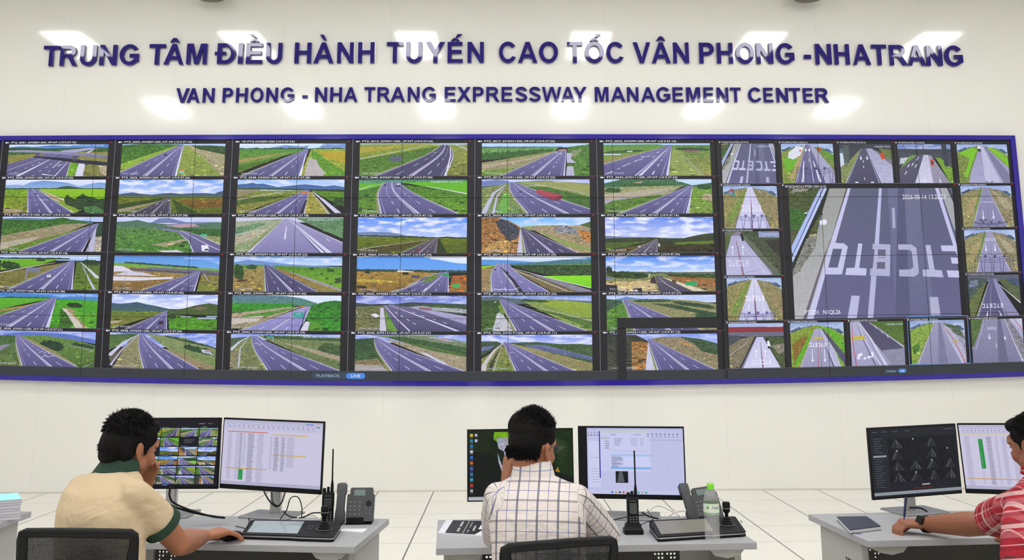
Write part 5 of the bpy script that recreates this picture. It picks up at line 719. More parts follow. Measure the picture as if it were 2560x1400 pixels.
def desk(p0, p1, label, width=1.27, depth=.58, left=True):
    """p0 front-left corner, p1 a point on the front edge"""
    d = (p1-p0); d.z = 0; ang = math.atan2(d.y, d.x)
    t = thing('desk', (p0.x, p0.y, 0), label, 'desk', 'control room desks', ang)
    g = G(); g.prism(rrect(width, depth, .006, 2, width/2, depth/2), DZ-.026, DZ); g.build('desktop', top_m, t, bevel=.0015)
    for s, x in ((0, .03), (1, width-.03-.17)):
        xi = x if s == 0 else x+.17-.03
        g = G(); g.box(xi, xi+.03, .12, depth-.06, .04, DZ-.028)              # side slab
        g.box(x+(.029 if s == 0 else 0), x+(.17 if s == 0 else .141), depth-.1, depth-.061, .041, DZ-.029)                     # broad rear face
        g.box(x+.02, x+.15, .1, depth-.05, .0, .042)
        hs = [] ; leg = g.build('leg', leg_m, t, bevel=.003)
        g = G()
        fx = xi-.0012 if s == 0 else xi+.03
        for hx, hz in motif(0, .62, .017): g.box(fx, fx+.0012, .17+hx, .17+hx+.009, hz, hz+.009)
        g.build('perforation', mat('dark_hole', '1c1c1c', rough=.9), leg)
        cg = G(); cx = x+.085; pts = [(cx-.075, 0), (cx+.075, 0), (cx+.05, -.028), (cx, -.038), (cx-.05, -.028)]
        cg.add([(p[0], .03, DZ-.026+p[1]) for p in pts]+[(p[0], depth-.04, DZ-.026+p[1]) for p in pts], [(0, 1, 2, 3, 4), (9, 8, 7, 6, 5), (0, 5, 6, 1), (1, 6, 7, 2), (2, 7, 8, 3), (3, 8, 9, 4), (4, 9, 5, 0)])
        cg.build('top_support', leg_m, t)
    hs = [h for m_ in (motif(.215, .655, .0165), [(width-.215-h[0]+.2-.009, h[1]) for h in motif(.2, .655, .0165)]) for h in m_]
    g = G(); plate_with_holes(g, .2, width-.2, .18, DZ-.03, [(round(a, 5), round(b, 5)) for a, b in hs], .0095, .01, depth-.085); g.build('modesty_panel', dark_m, t)
    return t
P = lambda x, y: at_z(x, y, DZ)
a, b = P(1090, 1371), P(1893, 1356.6)
desk2 = desk(a, b, 'pale grey desk in the middle under the bottle and magazine', width=(b-a).length)
c = P(887, 1367); d = P(357, 1356); u = (c-d).normalized()
desk1 = desk(c-u*1.27, c, 'pale grey desk on the left holding keyboard and two monitors')
a, b = P(2169, 1352), P(2502, 1343.6)
desk3 = desk(a, b, 'pale grey desk on the right holding a closed dark blue notebook')
bk = P(80, 1278.5); fr = bk-Vector((0, .58, 0))
desk0 = desk(fr-Vector((1.27, 0, 0)), fr, 'pale grey desk at the far left edge under a thick document stack')
def on(px, py, rz=0, z=DZ, **k):
    return at_z(px, py, z)
# ------------------------------------------------------------------ monitors
mscr = emit_mat('monitor_picture', 260, 260, 420, .92, .12)
def solve_y(top, bot, h):
    f = lambda p: at_y(p[0], p[1], 1.0).z-EYE
    return h/(f(top)-f(bot))
def monitor(TL, BL, TR, BR, label, ops, foot, bez=(.006, .006, .008, .022), text=None, h=.325, dim=None):
    yl, yr = solve_y(TL, BL, h), solve_y(TR, BR, h)
    L0, R0 = at_y(BL[0], BL[1], yl), at_y(BR[0], BR[1], yr); L1, R1 = at_y(TL[0], TL[1], yl), at_y(TR[0], TR[1], yr)
    z0 = (L0.z+R0.z)/2; lm, rm = (L0+L1)/2, (R0+R1)/2; w = math.hypot(rm.x-lm.x, rm.y-lm.y); ang = math.atan2(rm.y-lm.y, rm.x-lm.x)
    roll = math.atan2(R0.z-L0.z, w)
    fx, fy = foot; c = (lm+rm)/2
    t = thing('computer_monitor', (c.x, c.y, DZ), label, 'monitor', 'desk monitors', ang)
    M = Matrix.Translation((0, 0, z0+h/2-DZ)) @ Matrix.Rotation(-roll, 4, 'Y')
    g = G(); g.box(-w/2, w/2, 0, .014, -h/2, h/2, 0, M); g.build('bezel', black_m, t, bevel=.002)
    g = G(); g.loft([[M @ Vector((x, y, z)) for x, z in rrect(ww, hh, .03)] for y, ww, hh in ((.014, w*.7, h*.6), (.035, w*.66, h*.55), (.045, w*.5, h*.4))]); g.build('rear_housing', soft_m, t)
    bl, br, bt, bb = bez
    def pl(u_, v, l): return M @ Vector((lerp(-w/2+bl, w/2-br, u_), -.0006-l, lerp(h/2-bt, -h/2+bb, v)))
    scr_o = flat_mesh('screen', ops, pl, mscr, t, dz=.00003)
    if text: flat_mesh('screen_text', text, lambda u_, v, l: pl(u_, v, .0045), mscr, scr_o, dz=0)
    g = G(); zt = z0+h*.35-DZ; g.prism(rrect(.052, .03, .008, 3, 0, .062), .008, zt); g.box(-.03, .03, .04, .075, zt-.06, zt); g.build('stand_neck', silver_m, t, bevel=.002)
    g = G(); g.prism(rrect(.25, .19, .012, 4, 0, .03), 0, .009); g.build('stand_base', mat('grey_metal_base', '9a9a9c', rough=.35, metal=.5), t, bevel=.002)
    return t, ang
def place_ops(src, x0, y0, x1, y1):
    return [(c, [(lerp(x0, x1, p[0]/100), lerp(y0, y1, p[1]/100)) for p in clip(list(pts))], a, cl) for c, pts, a, cl in src if cl != .001 and len(clip(list(pts))) > 2]
def rect(c, x0, y0, x1, y1): return (c, [(x0, y0), (x1, y0), (x1, y1), (x0, y1)], 0, 0)
# left desk: camera grid
ops = [rect('15151c', 0, 0, 100, 100)]; order = [[(1,2), (1,3), (1,4), (1,5), (1,6)], [(2,2), (2,3), (2,4), None, (2,6)], [(3,2), None, (3,4), (3,5), (3,6)], [(4,2), (4,3), (4,4), (4,5), (4,6)], [(5,2), (5,3), (5,4), (5,5), (5,6)], [(6,1), (6,3), (6,4), (6,5), (6,6)]]
txt = []
for r in range(6):
    for c in range(5):
        x0 = 1.5+c*19.7; y0 = 13+r*13.9
        if order[r][c]: ops += place_ops(LF_[order[r][c]].o, x0, y0, x0+18.8, y0+12.3)
        else: [txt.append(rect('6a6a78', x0+4, y0+3+k*1.6, x0+15-k, y0+3.5+k*1.6)) for k in range(4)]
        txt.append(rect('8888a0', x0+1, y0-1.1, x0+8, y0-.6)); txt.append(rect('902020', x0+17.4, y0-1.1, x0+18.2, y0-.5))
txt += [rect('b8b8c4', 20, 5.6, 30, 6.4), rect('b8b8c4', 79, 6, 85, 6.6), rect('9898a4', 88, 6, 93, 6.6), rect('a8a8b4', 84, 10, 86, 10.8), rect('4a80d0', 45, 97, 50, 98.4)]
monitor((299, 1045), (299, 1223), (551, 1044), (547, 1222.6), 'monitor showing a grid of thirty road cameras, beside the man in cream polo', ops, (0, 0), bez=(.006, .006, .008, .012), text=txt)
def sheet(cols, bars, green, header=16, bg='cfcbe6'):
    o = [rect('c8c6e2', 0, 0, 100, 100), rect('bab8d4', 0, 0, 100, 4), rect(bg, 0, header, 100, 96), rect('b4b2cc', 0, 95, 100, 100)]
    t = []; rnd = random.Random(3)
    for x in range(4, 96, 4): t.append(rect('8c8aa8', x, 5.5, x+2.2, 6.2)); 
    for x in range(5, 92, 5): t += [rect('8f8cae', x, 8.5, x+1.8, 9.8), rect('9a98b8', x+.6, 11.5, x+2.8, 12.2)]
    for (x0, x1, y0, y1, ww) in cols:
        y = y0
        while y < y1: t.append(rect('7a7894' if ww > .5 else 'a6a4c2', x0, y, x0+(x1-x0)*(.7+.3*rnd.random()), y+.55)); y += 1.25
    for x0, x1, y0, y1 in {(c[0]-.6, c[0]-.45, c[2], c[3]) for c in cols}: t.append(rect('b0aeca', x0, y0, x1, y1))
    for c, x0, y0, x1, y1 in bars: t.append(rect(c, x0, y0, x1, y1))
    for x0, y0, x1, y1 in green: t.append(rect('1f9c48', x0, y0, x1, y1))
    t += [rect('3c78e8', 84, 2.6, 91, 3.8), rect('3f9a70', 94.5, 6, 97.5, 7.8)]
    return o, t
cols = [(6, 10, 20, 92, .2), (14, 17, 20, 92, .2), (17.5, 20.5, 20, 92, 1), (21.5, 24, 20, 70, .2), (26, 33, 20, 94, 1), (36, 43, 20, 94, .2), (49, 51, 24, 74, .2), (53, 58, 24, 76, 1), (60, 64, 24, 76, 1), (66, 74, 24, 70, .2)]
o_, t_ = sheet(cols, [('d07858', 5, 17.4, 46, 18.8), ('d8b460', 51, 20, 85, 21.6), ('d8b050', 52, 51, 85, 52.6), ('d2a848', 4.5, 74, 46, 75.6)], [(18, 76, 22.5, 92)])
monitor((558.6, 1043.7), (548.6, 1220.6), (811, 1054), (803, 1237), 'monitor showing a spreadsheet with one green cell block, beside the handheld radio', o_, (0, 0), text=t_)
# middle desk: wallpaper and dialog
p = F().S('10160f').P('1c2a14', [(0, 0), (100, 0), (100, 40), (0, 30)], .8).P('14240f', [(20, 10), (36, 0), (34, 60), (24, 40)], .9).P('16300f', [(80, 0), (100, 0), (100, 70), (84, 60), (78, 20)], .9).P('2c4416>1c3010', [(84, 10), (96, 20), (94, 60), (86, 40)], .9)
p.P('7fb81c>5f9a14', [(25, 2), (38, 2), (40, 22), (34, 18), (30, 20), (24, 12)], .5).P('6a5c48', [(30, 12), (36, 11), (38, 24), (31, 26)], .6).P('9c9cae>c4c8e0', [(27, 11), (38, 10), (38, 24), (45, 36), (48, 52), (36, 46), (34, 30), (29, 26)], .35).P('b4b8d2>9ca0bc', [(28, 32), (31, 46), (35, 60), (42, 72), (40, 74), (33, 64), (29, 46)], .3).P('a87c1c', [(83, 60), (86, 54), (88, 62)], .3)
ops = p.o+[rect('b4b6c2', 0, 95, 100, 100)]
txt = []
for k in range(11): txt.append(rect(('d8b84c', '2f8aa0', '2f7ab8', 'c8c8d4', '2f68c8', 'c86848', '4868d0', '3878c8', '38a0b8', 'c03838', 'a8a8b4')[k], 1.6, 4+k*8, 4.4, 8+k*8)); txt.append(rect('8a8a92', 1.6, 9.3+k*8, 4.6, 9.8+k*8))
txt += [rect('b8b8cc', 6.2, 4, 8.6, 8), rect('c8b8e8', 6.2, 12, 8.8, 16)]
monitor((1168.6, 1074), (1167, 1255), (1434, 1070), (1434, 1250), 'monitor with a waterfall wallpaper, half hidden behind the man in checked shirt', ops, (0, 0), bez=(.006, .006, .007, .006), text=txt)
ops = [rect('0c0d10', 0, 0, 7.5, 100), rect('b9bce8', 7.5, 0, 100, 100), rect('c4c6ec', 7.5, 2.5, 100, 96), rect('d2d4f6', 9, 20, 20, 90), rect('b6b8d8', 66, 17, 100, 19), rect('1c1c96', 19.2, 5, 20.2, 76), rect('c8cced', 7.5, 94, 100, 100), rect('c4d0d4', 20.5, 2.5, 68.5, 7), rect('cdd0f4', 20.5, 7, 68.5, 66), rect('a9c6f2', 30, 40, 68.5, 43), rect('cfd4fa', 30, 43, 68.5, 61), rect('8cb8ee', 30, 59, 68.5, 62.5), rect('14151c', 34.5, 65.5, 46.5, 83), rect('dad8ee', 37, 67, 39, 80), rect('b8c0c4', 21.5, 14, 29, 16.8)]
ops[-2] = ('5c6068', [(38, 66), (41, 66), (43, 82), (36, 82)], .3, 0)
txt = []; rnd = random.Random(5)
for x in range(66, 98, 4): txt += [rect('70739a', x, 8, x+1.4, 10), rect('8a8db2', x, 12, x+1.4, 13.6)]
for x in range(8, 19, 3): txt += [rect('80608a', x, 10, x+1.6, 11.6), rect('6a6c90', x, 6.5, x+1.8, 7.2)]
for k in range(14): txt.append(rect('54577c', 31, 43.6+k*1.15, 31+4+rnd.random()*8, 44.1+k*1.15))
for k in range(4): txt += [rect('50547a', 25, 20+k*3.4, 29, 20.8+k*3.4), rect('585c80', 34, 16+k*3, 42-k, 16.7+k*3), rect('8a8cae', 50, 16+k*3, 56, 16.7+k*3), rect('8a8cae', 59, 16+k*3, 62, 16.7+k*3)]
txt += [rect('9a9cc0', 33, 34.4, 66, 34.8), rect('5a5c84', 31, 9.5, 36, 10.2), rect('7a7ca0', 53, 9.5, 60, 10.2)]
for x in range(70, 99, 5): txt.append(rect('b0b4da', x, 19, x+.15, 94))
for y in range(24, 94, 9): txt.append(rect('b2b6dc', 69, y, 99, y+.2))
for y in (45, 62, 66, 70, 74, 78, 82): txt.append(rect('6c6f94', 11, y, 19, y+.35))
for k, c in enumerate(('2f68d8', 'a89c40', '3a3a3a', 'c04040', 'b8b048', '2c2ca0', '3a70c8', '38a0b0', 'a0a8a8', '38a090')): txt.append(rect(c, 30+k*3.6, 95.6, 31.8+k*3.6, 98.4))
monitor((1446, 1065), (1446, 1246), (1712, 1066.7), (1714.5, 1250.7), 'monitor showing a blue-white file dialog, behind the radio in its dock', ops, (0, 0), text=txt)
# right desk
p = F().S('1d1f26').B('22242c', 0, 0, 100, 13).B('23252d', 0, 13, 19, 100)
for r in range(4):
    for c in range(4):
        x, y = 20+c*19.5, 15+r*16.5; p.B('15161b', x, y, x+18.6, y+15.5)
        for k in (-3, -1, 1.5, 4): p.L(('3c3f47', '55585f', '2e3138')[(r+c+int(k)) % 3] if c in (0, 2) or r > 1 else '1f2127', .6, 2.2, [(x+9+c, y+1), (x+9+k*1.6, y+14.5)], .9)
        if (r+c) % 3 == 1: p.P('d0d4d8', [(x+9, y+1), (x+10.2, y+1), (x+10.2, y+3), (x+9, y+3)])
p.B('9aa0a8', 2, 39, 17, 41.6).B('8f98a0', 0, 93, 100, 97.5).B('6a1c1c', 45, 89, 66, 90.6).B('a8a8ac', 55, 84, 64, 86).B('2c6ae0', 48, 94, 49.5, 96)
txt = [rect('5c6068', 3, 44+k*3.4, 14-(k % 3)*2, 44.7+k*3.4) for k in range(13)]+[rect('5c6068', 3, 14+k*3.4, 13-(k % 3)*2, 14.7+k*3.4) for k in range(7)]+[rect('8a9098', 62+k*2.2, 94.6, 63.4+k*2.2, 96.4) for k in range(10)]+[rect('6a6e78', x, 4, x+5, 4.8) for x in (3, 14, 26, 40, 86, 92)]
monitor((2173, 1070), (2179.5, 1251), (2392.5, 1058.6), (2402, 1233.5), 'monitor with a dark screen of sixteen dim night camera views', p.o, (0, 0), bez=(.006, .006, .008, .01), text=txt)
cols = [(5, 13, 18, 96, .4), (24, 26, 18, 92, .4), (33, 40, 18, 92, 1), (44, 47, 18, 92, .2), (52, 58, 18, 92, .2), (64, 70, 18, 92, .3), (76, 82, 18, 92, .3)]
o_, t_ = sheet(cols, [('d8cca8', 2, 14.5, 90, 16), ('d0a868', 2, 83, 90, 84.6)], []); t_.append(('1f9440', [(22.5, 22), (28, 22), (28.5, 68), (22.8, 68)], 0, 0))
monitor((2396.5, 1058), (2409, 1233), (2612, 1058), (2616, 1240), 'monitor showing a spreadsheet with a tall green bar, before the man in red plaid', o_, (0, 0), text=t_)
# ------------------------------------------------------------------ small desk things
def control_keyboard(FL, FR, BR, BL, label, stick, screen_lit, sx=(.02, .60)):
    a, b, c, d = (at_z(x, y, DZ+z_) for (x, y), z_ in ((FL, .008), (FR, .008), (BR, .04), (BL, .04))); cen = (a+b+c+d)/4
    t = thing('control_keyboard', (cen.x, cen.y, DZ), label, 'control keyboard', 'joystick control keyboards')
    loc = [Vector((p.x-cen.x, p.y-cen.y, 0)) for p in (a, b, c, d)]
    def q(u_, v, z): e = loc[0].lerp(loc[1], u_); f = loc[3].lerp(loc[2], u_); r = e.lerp(f, v); return Vector((r.x, r.y, z))
    hz = lambda v: .02+.022*v
    out = [(0.02, 0), (.55, 0), (.62, -.03), (.96, -.03), (1, .02), (1, .96), (.97, 1), (.03, 1), (0, .95), (0, .05)]
    g = G(); g.loft([[q(u_, v, 0) for u_, v in out], [q(u_, v, .010) for u_, v in out]]); g.build('base_tray', black_m, t)
    g = G(); g.loft([[q(u_*1.0, v, .010) for u_, v in out], [q(u_, v, .0155) for u_, v in out]]); g.build('silver_band', silver_m, t)
    g = G(); g.loft([[q(u_, v, .0155) for u_, v in out], [q(u_, v, hz(v)) for u_, v in out]]); g.build('top_shell', soft_m, t)
    sc_m = mat('lit_touch_screen', '93a3a6', rough=.12, spec=.6) if screen_lit else mat('worn_touch_screen', '77746a', rough=.35, spec=.5)
    g = G(); s = [(sx[0]+.03, .12), (sx[1]-.02, .12), (sx[1]-.02, .9), (sx[0]+.03, .9)]; g.loft([[q(u_, v, hz(v)+.0002) for u_, v in s], [q(u_, v, hz(v)+.0016) for u_, v in s]]); g.build('touch_screen', sc_m, t)
    u0, v0 = stick; c0 = q(u0, v0, hz(v0))
    g = G(); g.loft([[c0+Vector((r*math.cos(k*PI/16), r*math.sin(k*PI/16), z)) for k in range(32)] for r, z in ((.034, 0), (.034, .002), (.031, .002), (.031, 0))], closed=True); g.build('dial_ring', silver_m, t)
    g = G(); g.lathe([(0, 0), (.027, 0), (.026, .008), (.022, .01), (.021, .018), (.017, .02), (.016, .028), (.008, .032), (.007, .045), (.012, .05), (.0155, .056), (.0165, .085), (.014, .092), (0, .094)], 24, 0, Matrix.Translation(c0)); js = g.build('joystick', black_m, t, sm=True)
    g = G(); g.lathe([(.0162, .066), (.0172, .066), (.0172, .068), (.0162, .068)], 24, 0, Matrix.Translation(c0)); g.build('ring', silver_m, js)
    for i in range(4):
        for j in range(4):
            if j < 2 and i > 1: continue
            g = G(); e = q(sx[1]+.07+i*.035+(.2 if j > 1 else 0), .94-j*.1 if j > 1 else .35+.25*j, hz(.7)-.002*j); g.ball(e, (.004, .004, .002), 6); g.build('button', key_m, t, sm=True)
    return t
control_keyboard((602, 1343), (834, 1350), (853, 1303), (628.6, 1300), 'black joystick control keyboard with lit screen, on the left desk', (.86, .45), True, (.02, .62))
control_keyboard((1645, 1350), (1865, 1336), (1838, 1291.5), (1622, 1302), 'black joystick control keyboard with grey screen, behind the plastic bottle', (.84, .48), False, (.02, .66))
def radio(px, py, label, hgt, dock, rz=0, wd=.048):
    p = at_z(px, py, DZ); t = thing('handheld_radio', p, label, 'radio', None, rz); b = .028 if dock else 0; D = .036
    if dock:
        g = G(); g.loft([[Vector((x, y, z)) for x, y in rrect(w_, d_, .012)] for z, w_, d_ in ((0, .082, .07), (.018, .08, .068), (.024, .07, .058), (.042, .062, .05))]); g.build('charging_dock', black_m, t, bevel=.002)
    g = G(); g.loft([[Vector((x, y, z+b)) for x, y in rrect(w_, d_, .008)] for z, w_, d_ in ((0, wd, D), (hgt*.5, wd, D), (hgt*.55, wd*1.04, D), (hgt*.96, wd*1.04, D*.95), (hgt, wd*.94, D*.85))]); g.build('body', black_m, t, bevel=.0015)
    g = G(); g.box(-wd*.33, wd*.33, -D/2-.0008, -D/2+.001, b+hgt*.45, b+hgt*.82); g.build('display', mat('dim_radio_display', '3d4242', rough=.2), t)
    g = G(); g.box(-wd*.3, wd*.3, -D/2-.001, -D/2+.001, b+hgt*.88, b+hgt*.905); g.build('maker_mark', key_m, t)
    for i in range(3):
        for j in range(4): g = G(); g.ball((-wd*.27+i*wd*.27, -D/2-.0002, b+hgt*.08+j*hgt*.085), (wd*.1, .0015, hgt*.028), 6); g.build('key', key_m, t, sm=True)
    g = G(); g.tube([(wd*.3, 0, b+hgt*.98), (wd*.3, 0, b+hgt*1.25), (wd*.3, 0, b+hgt*1.45), (wd*.28, 0, b+hgt+.19)], [.0075, .0068, .0035, .0032], 10); g.build('antenna', soft_m, t, sm=True)
    g = G(); g.lathe([(0, 0), (.008, 0), (.0075, .018), (0, .019)], 14, 0, Matrix.Translation((-wd*.36, 0, b+hgt))); g.build('volume_knob', soft_m, t, sm=True)
    g = G(); g.lathe([(0, 0), (.0065, 0), (.006, .024), (0, .025)], 14, 0, Matrix.Translation((-wd*.02, 0, b+hgt))); g.build('channel_knob', soft_m, t, sm=True)
    return t
radio(819, 1303, 'black handheld radio with long antenna, behind the joystick on the left desk', .125, False, .1, .052)
radio(1583, 1333, 'black handheld radio standing in charging dock on the middle desk', .118, True, .02, .047)
def desk_phone(px, py, label, rz, tilt, lean=0):
    p = at_z(px, py, DZ); t = thing('desk_phone', p, label, 'phone', 'office desk phones', rz)
    M = Matrix.Translation((0, 0, .014)) @ Matrix.Rotation(lean, 4, 'Y') @ Matrix.Rotation(-tilt, 4, 'X')
    ph = mat('slate_phone_plastic', '33363c', rough=.45)
    def slab(g, x0, x1, z0, z1, y0, y1, r=.008): g.loft([[M @ Vector((x, y, z)) for x, z in rrect(x1-x0, z1-z0, r, 3, (x0+x1)/2, (z0+z1)/2)] for y in (y1, y0)])
    g = G(); slab(g, -.03, .093, 0, .12, 0, .022); slab(g, -.018, .085, .11, .148, .001, .022); g.build('body', ph, t)
    g = G(); g.box(-.024, .05, .0, .1, 0, .03); g.loft([[Vector((x, y, z)) for x, y in ((-.03, .0), (.085, .0), (.085, .075), (-.03, .075))] for z in (0, .006)]); g.box(-.01, .065, .045, .06, 0, .085); g.build('stand', soft_m, t)
    g = G(); g.box(0, .05, -.001, .001, .112, .138, 0, M); g.build('display', mat('phone_display', '6f8080', rough=.15), t)
    g = G(); g.box(.012, .05, -.001, .001, .1425, .1455, 0, M); g.build('maker_mark', key_m, t)
    for i in range(3):
        for j in range(4): g = G(); g.loft([[M @ Vector((x, y, z)) for x, z in rrect(.011, .007, .002, 2, -.012+i*.02, .03+j*.0175)] for y in (.001, -.002)]); g.build('key', key_m, t)
    g = G(); g.loft([[M @ Vector((.068+.013*math.cos(k*PI/8), y, .077+.013*math.sin(k*PI/8))) for k in range(16)] for y in (.001, -.0018)]); g.build('navigation_key', black_m, t)
    for i in range(2):
        for j in range(3): g = G(); g.box(.056+i*.016, .062+i*.016, -.0015, .001, .03+j*.013, .036+j*.013, 0, M); g.build('key', key_m, t)
    g = G(); hx = -.055
    g.loft([[M @ Vector((x, -.004-yy+y0, z)) for x, y0 in rrect(ww, th, .006)] for z, ww, th, yy in ((-.012, .03, .02, .0), (.0, .044, .034, .0), (.036, .044, .032, .0), (.05, .038, .022, .008), (.11, .038, .022, .008), (.124, .044, .032, .0), (.158, .044, .034, .0), (.166, .034, .02, .0))])
    for i in range(len(g.v)): v = g.v[i]; g.v[i] = (v[0]+hx, v[1], v[2])
    g.build('handset', ph, t, sm=True)
    return t
desk_phone(880, 1312, 'black desk phone at the right end of the left desk', .03, .42)
desk_phone(1762, 1310, 'black desk phone behind the water bottle on the middle desk', .12, .5, -.12)
# bottle
p = at_z(1781.5, 1351, DZ); t = thing('water_bottle', p, 'clear plastic water bottle with bright green cap and label', 'bottle')
pet = mat('clear_plastic', (.9, .93, .94, 1), rough=.05, spec=1, alpha=.2)
prof = [(0, .006), (.016, .0), (.027, .002), (.0305, .012), (.0305, .03), (.0285, .036), (.0305, .043), (.0305, .058), (.0285, .064), (.0305, .071), (.0305, .086), (.0288, .094), (.0312, .1), (.0312, .152), (.029, .16), (.0285, .168), (.024, .182), (.0175, .194), (.013, .2), (.0125, .206)]
g = G(); g.lathe(prof, 36); o = g.build('bottle_body', pet, t, sm=True)
g = G(); g.lathe([(.0125, .2), (.0155, .2), (.0155, .204), (.0142, .205), (.0142, .221), (.012, .223), (0, .223)], 30); g.build('cap', mat('lime_green_cap', '7fd82c', rough=.4), t, sm=True)
g = G(); g.lathe([(.0316, .106), (.0318, .106), (.0318, .149), (.0316, .149)], 36); lb = g.build('label_wrap', mat('white_bottle_label', 'dfe8df', rough=.4), t, sm=True)
for z in (.108, .146): g = G(); g.lathe([(.0318, z), (.0322, z), (.0322, z+.003), (.0318, z+.003)], 36); g.build('green_stripe', mat('green_print', '4fae30', rough=.5), lb, sm=True)
v, f, w_ = text_tris('Dasani'); g = G(); k = .031/w_
def cyl(a_, z, r=.0323): th = a_/.0318-PI/2; return Vector((r*math.cos(th), r*math.sin(th), z))
g.add([cyl((q[0]*k)-.004, .127+q[1]*k*1.3) for q in v], f); g.build('label_text', mat('dark_green_print', '2a4a34', rough=.5), lb)
g = G(); g.add([cyl(x, z) for x, z in ((-.026, .126), (-.018, .126), (-.018, .137), (-.026, .137))], [(0, 1, 2, 3)]); g.build('green_mark', MATS['green_print'], lb)
# computer keyboard and mouse on the left desk
a, b = at_z(352, 1343, DZ+.012), at_z(556, 1343, DZ+.012); p = (a+b)/2
t = thing('computer_keyboard', (p.x, p.y+.06, DZ), 'black computer keyboard under the arm of the man in cream polo', 'keyboard', None, math.atan2(b.y-a.y, b.x-a.x))
W_ = (b-a).length
g = G(); g.loft([[Vector((x, y, z)) for x, y in rrect(W_, .13, .01)] for z in (0, .012)]); g.build('keyboard_case', soft_m, t, bevel=.002)
for r in range(5):
    n = 13
    for c in range(n):
        g = G(); x = -W_/2+.012+(W_-.024)*(c+.5)/n; y = -.05+r*.025; g.loft([[Vector((x_, y_, z)) for x_, y_ in rrect((W_-.024)/n*s, .021*s, .002, 2, x, y)] for z, s in ((.012, .92), (.0165, .8))]); g.build('key', black_m, t)
p = at_z(579, 1349, DZ); t = thing('computer_mouse', (p.x, p.y+.01, DZ), 'black computer mouse under the right hand of the man in cream polo', 'mouse', None, -.5)
g = G(); g.ball((0, 0, .010), (.031, .052, .022), 16); g.v = [(x, y, max(z, 0)) for x, y, z in g.v]; g.build('mouse_body', black_m, t, sm=True)
g = G(); g.tube([(0, .045, .012), (.005, .075, .006), (.0, .09, .05), (-.01, .1, .065), (-.005, .12, .03), (-.02, .15, .004), (-.09, .17, .004), (-.17, .19, .004)], .0018, 6); g.build('mouse_cord', soft_m, t, sm=True)
# cables
def curve_pts(pts, n=10):
    pts = [Vector(p) for p in pts]; out = []
    for i in range(len(pts)-1):
        p0, p1, p2, p3 = pts[max(i-1, 0)], pts[i], pts[i+1], pts[min(i+2, len(pts)-1)]
        for k in range(n):
            t_ = k/n; out.append(.5*((2*p1)+(p2-p0)*t_+(2*p0-5*p1+4*p2-p3)*t_**2+(3*p1-p0-3*p2+p3)*t_**3))
    return out+[pts[-1]]
def cable(pp, r, m, label, name='cable'):
    pts = [at_y(x, y, Y) for x, y, Y in pp]; o = pts[0]; g = G(); g.tube([q-o for q in curve_pts(pts)], r, 8)
    ob = g.build(name, m, None, sm=True); ob.location = o; tag(ob, label, 'cable', 'cables on the desks'); return ob
bc = soft_m; wc = mat('white_cable_jacket', 'd4d4d0', rough=.5)
cable([(426, 1218, 4.1), (424, 1240, 4.14), (436, 1258, 4.16), (480, 1277, 4.2), (530, 1291, 4.24), (560, 1294, 4.27)], .0045, bc, 'thick black cable from the camera grid monitor to the back desk edge, upper strand')
cable([(424, 1262, 4.16), (450, 1272, 4.18), (490, 1283, 4.22), (535, 1291, 4.25), (562, 1295, 4.28)], .0045, bc, 'thick black cable from the camera grid monitor to the desk edge, lower strand')
cable([(660, 1228, 4.17), (672, 1250, 4.12), (690, 1266, 4.08), (704, 1256, 4.08), (712, 1232, 4.16)], .0035, bc, 'black cable looping in front of the spreadsheet monitor neck')
cable([(679, 1231, 4.17), (682, 1255, 4.1), (693, 1265, 4.07)], .003, bc, 'short black cable hanging straight down before the spreadsheet monitor neck')
cable([(700, 1298, 4.12), (716, 1276, 4.1), (727, 1245, 4.08), (746, 1244, 4.08), (755, 1272, 4.08), (753, 1295, 4.1)], .0022, bc, 'thin black cable arching up to the right of the silver monitor neck')
cable([(708, 1279, 4.14), (725, 1291, 4.12), (755, 1294, 4.1), (780, 1283, 4.06), (803, 1282, 4.03)], .0026, bc, 'thin black cable running from monitor neck to the radio on the left desk')
cable([(742, 1297, 4.1), (760, 1290, 4.12), (785, 1289, 4.12), (800, 1298, 4.08)], .003, wc, 'white cable curled on the left desk behind the control keyboard')
cable([(1628, 1298, 4.18), (1626, 1275, 4.2), (1648, 1265, 4.2), (1680, 1278, 4.15), (1706, 1294, 4.1)], .003, wc, 'white cable arching behind the control keyboard on the middle desk')
cable([(1668, 1293, 4.16), (1690, 1280, 4.2), (1716, 1276, 4.2)], .003, wc, 'short white cable left of the phone on the middle desk')
cable([(1525, 1302, 4.05), (1550, 1296, 4.1), (1585, 1290, 4.15), (1610, 1288, 4.2)], .0022, bc, 'thin black cable left of the radio dock on the middle desk')
cable([(1605, 1281, 4.2), (1620, 1290, 4.18), (1645, 1297, 4.15)], .0035, bc, 'thick black cable right of the monitor neck on the middle desk')
cable([(1602, 1312, 3.95), (1615, 1306, 4.0), (1632, 1298, 4.1), (1622, 1280, 4.15), (1618, 1274, 4.2)], .0018, bc, 'thin black cable looping between radio dock and white cable')
cable([(2274, 1269, 4.3), (2300, 1270, 4.3), (2318, 1279, 4.28)], .004, bc, 'black cable beside the monitor neck on the right desk')
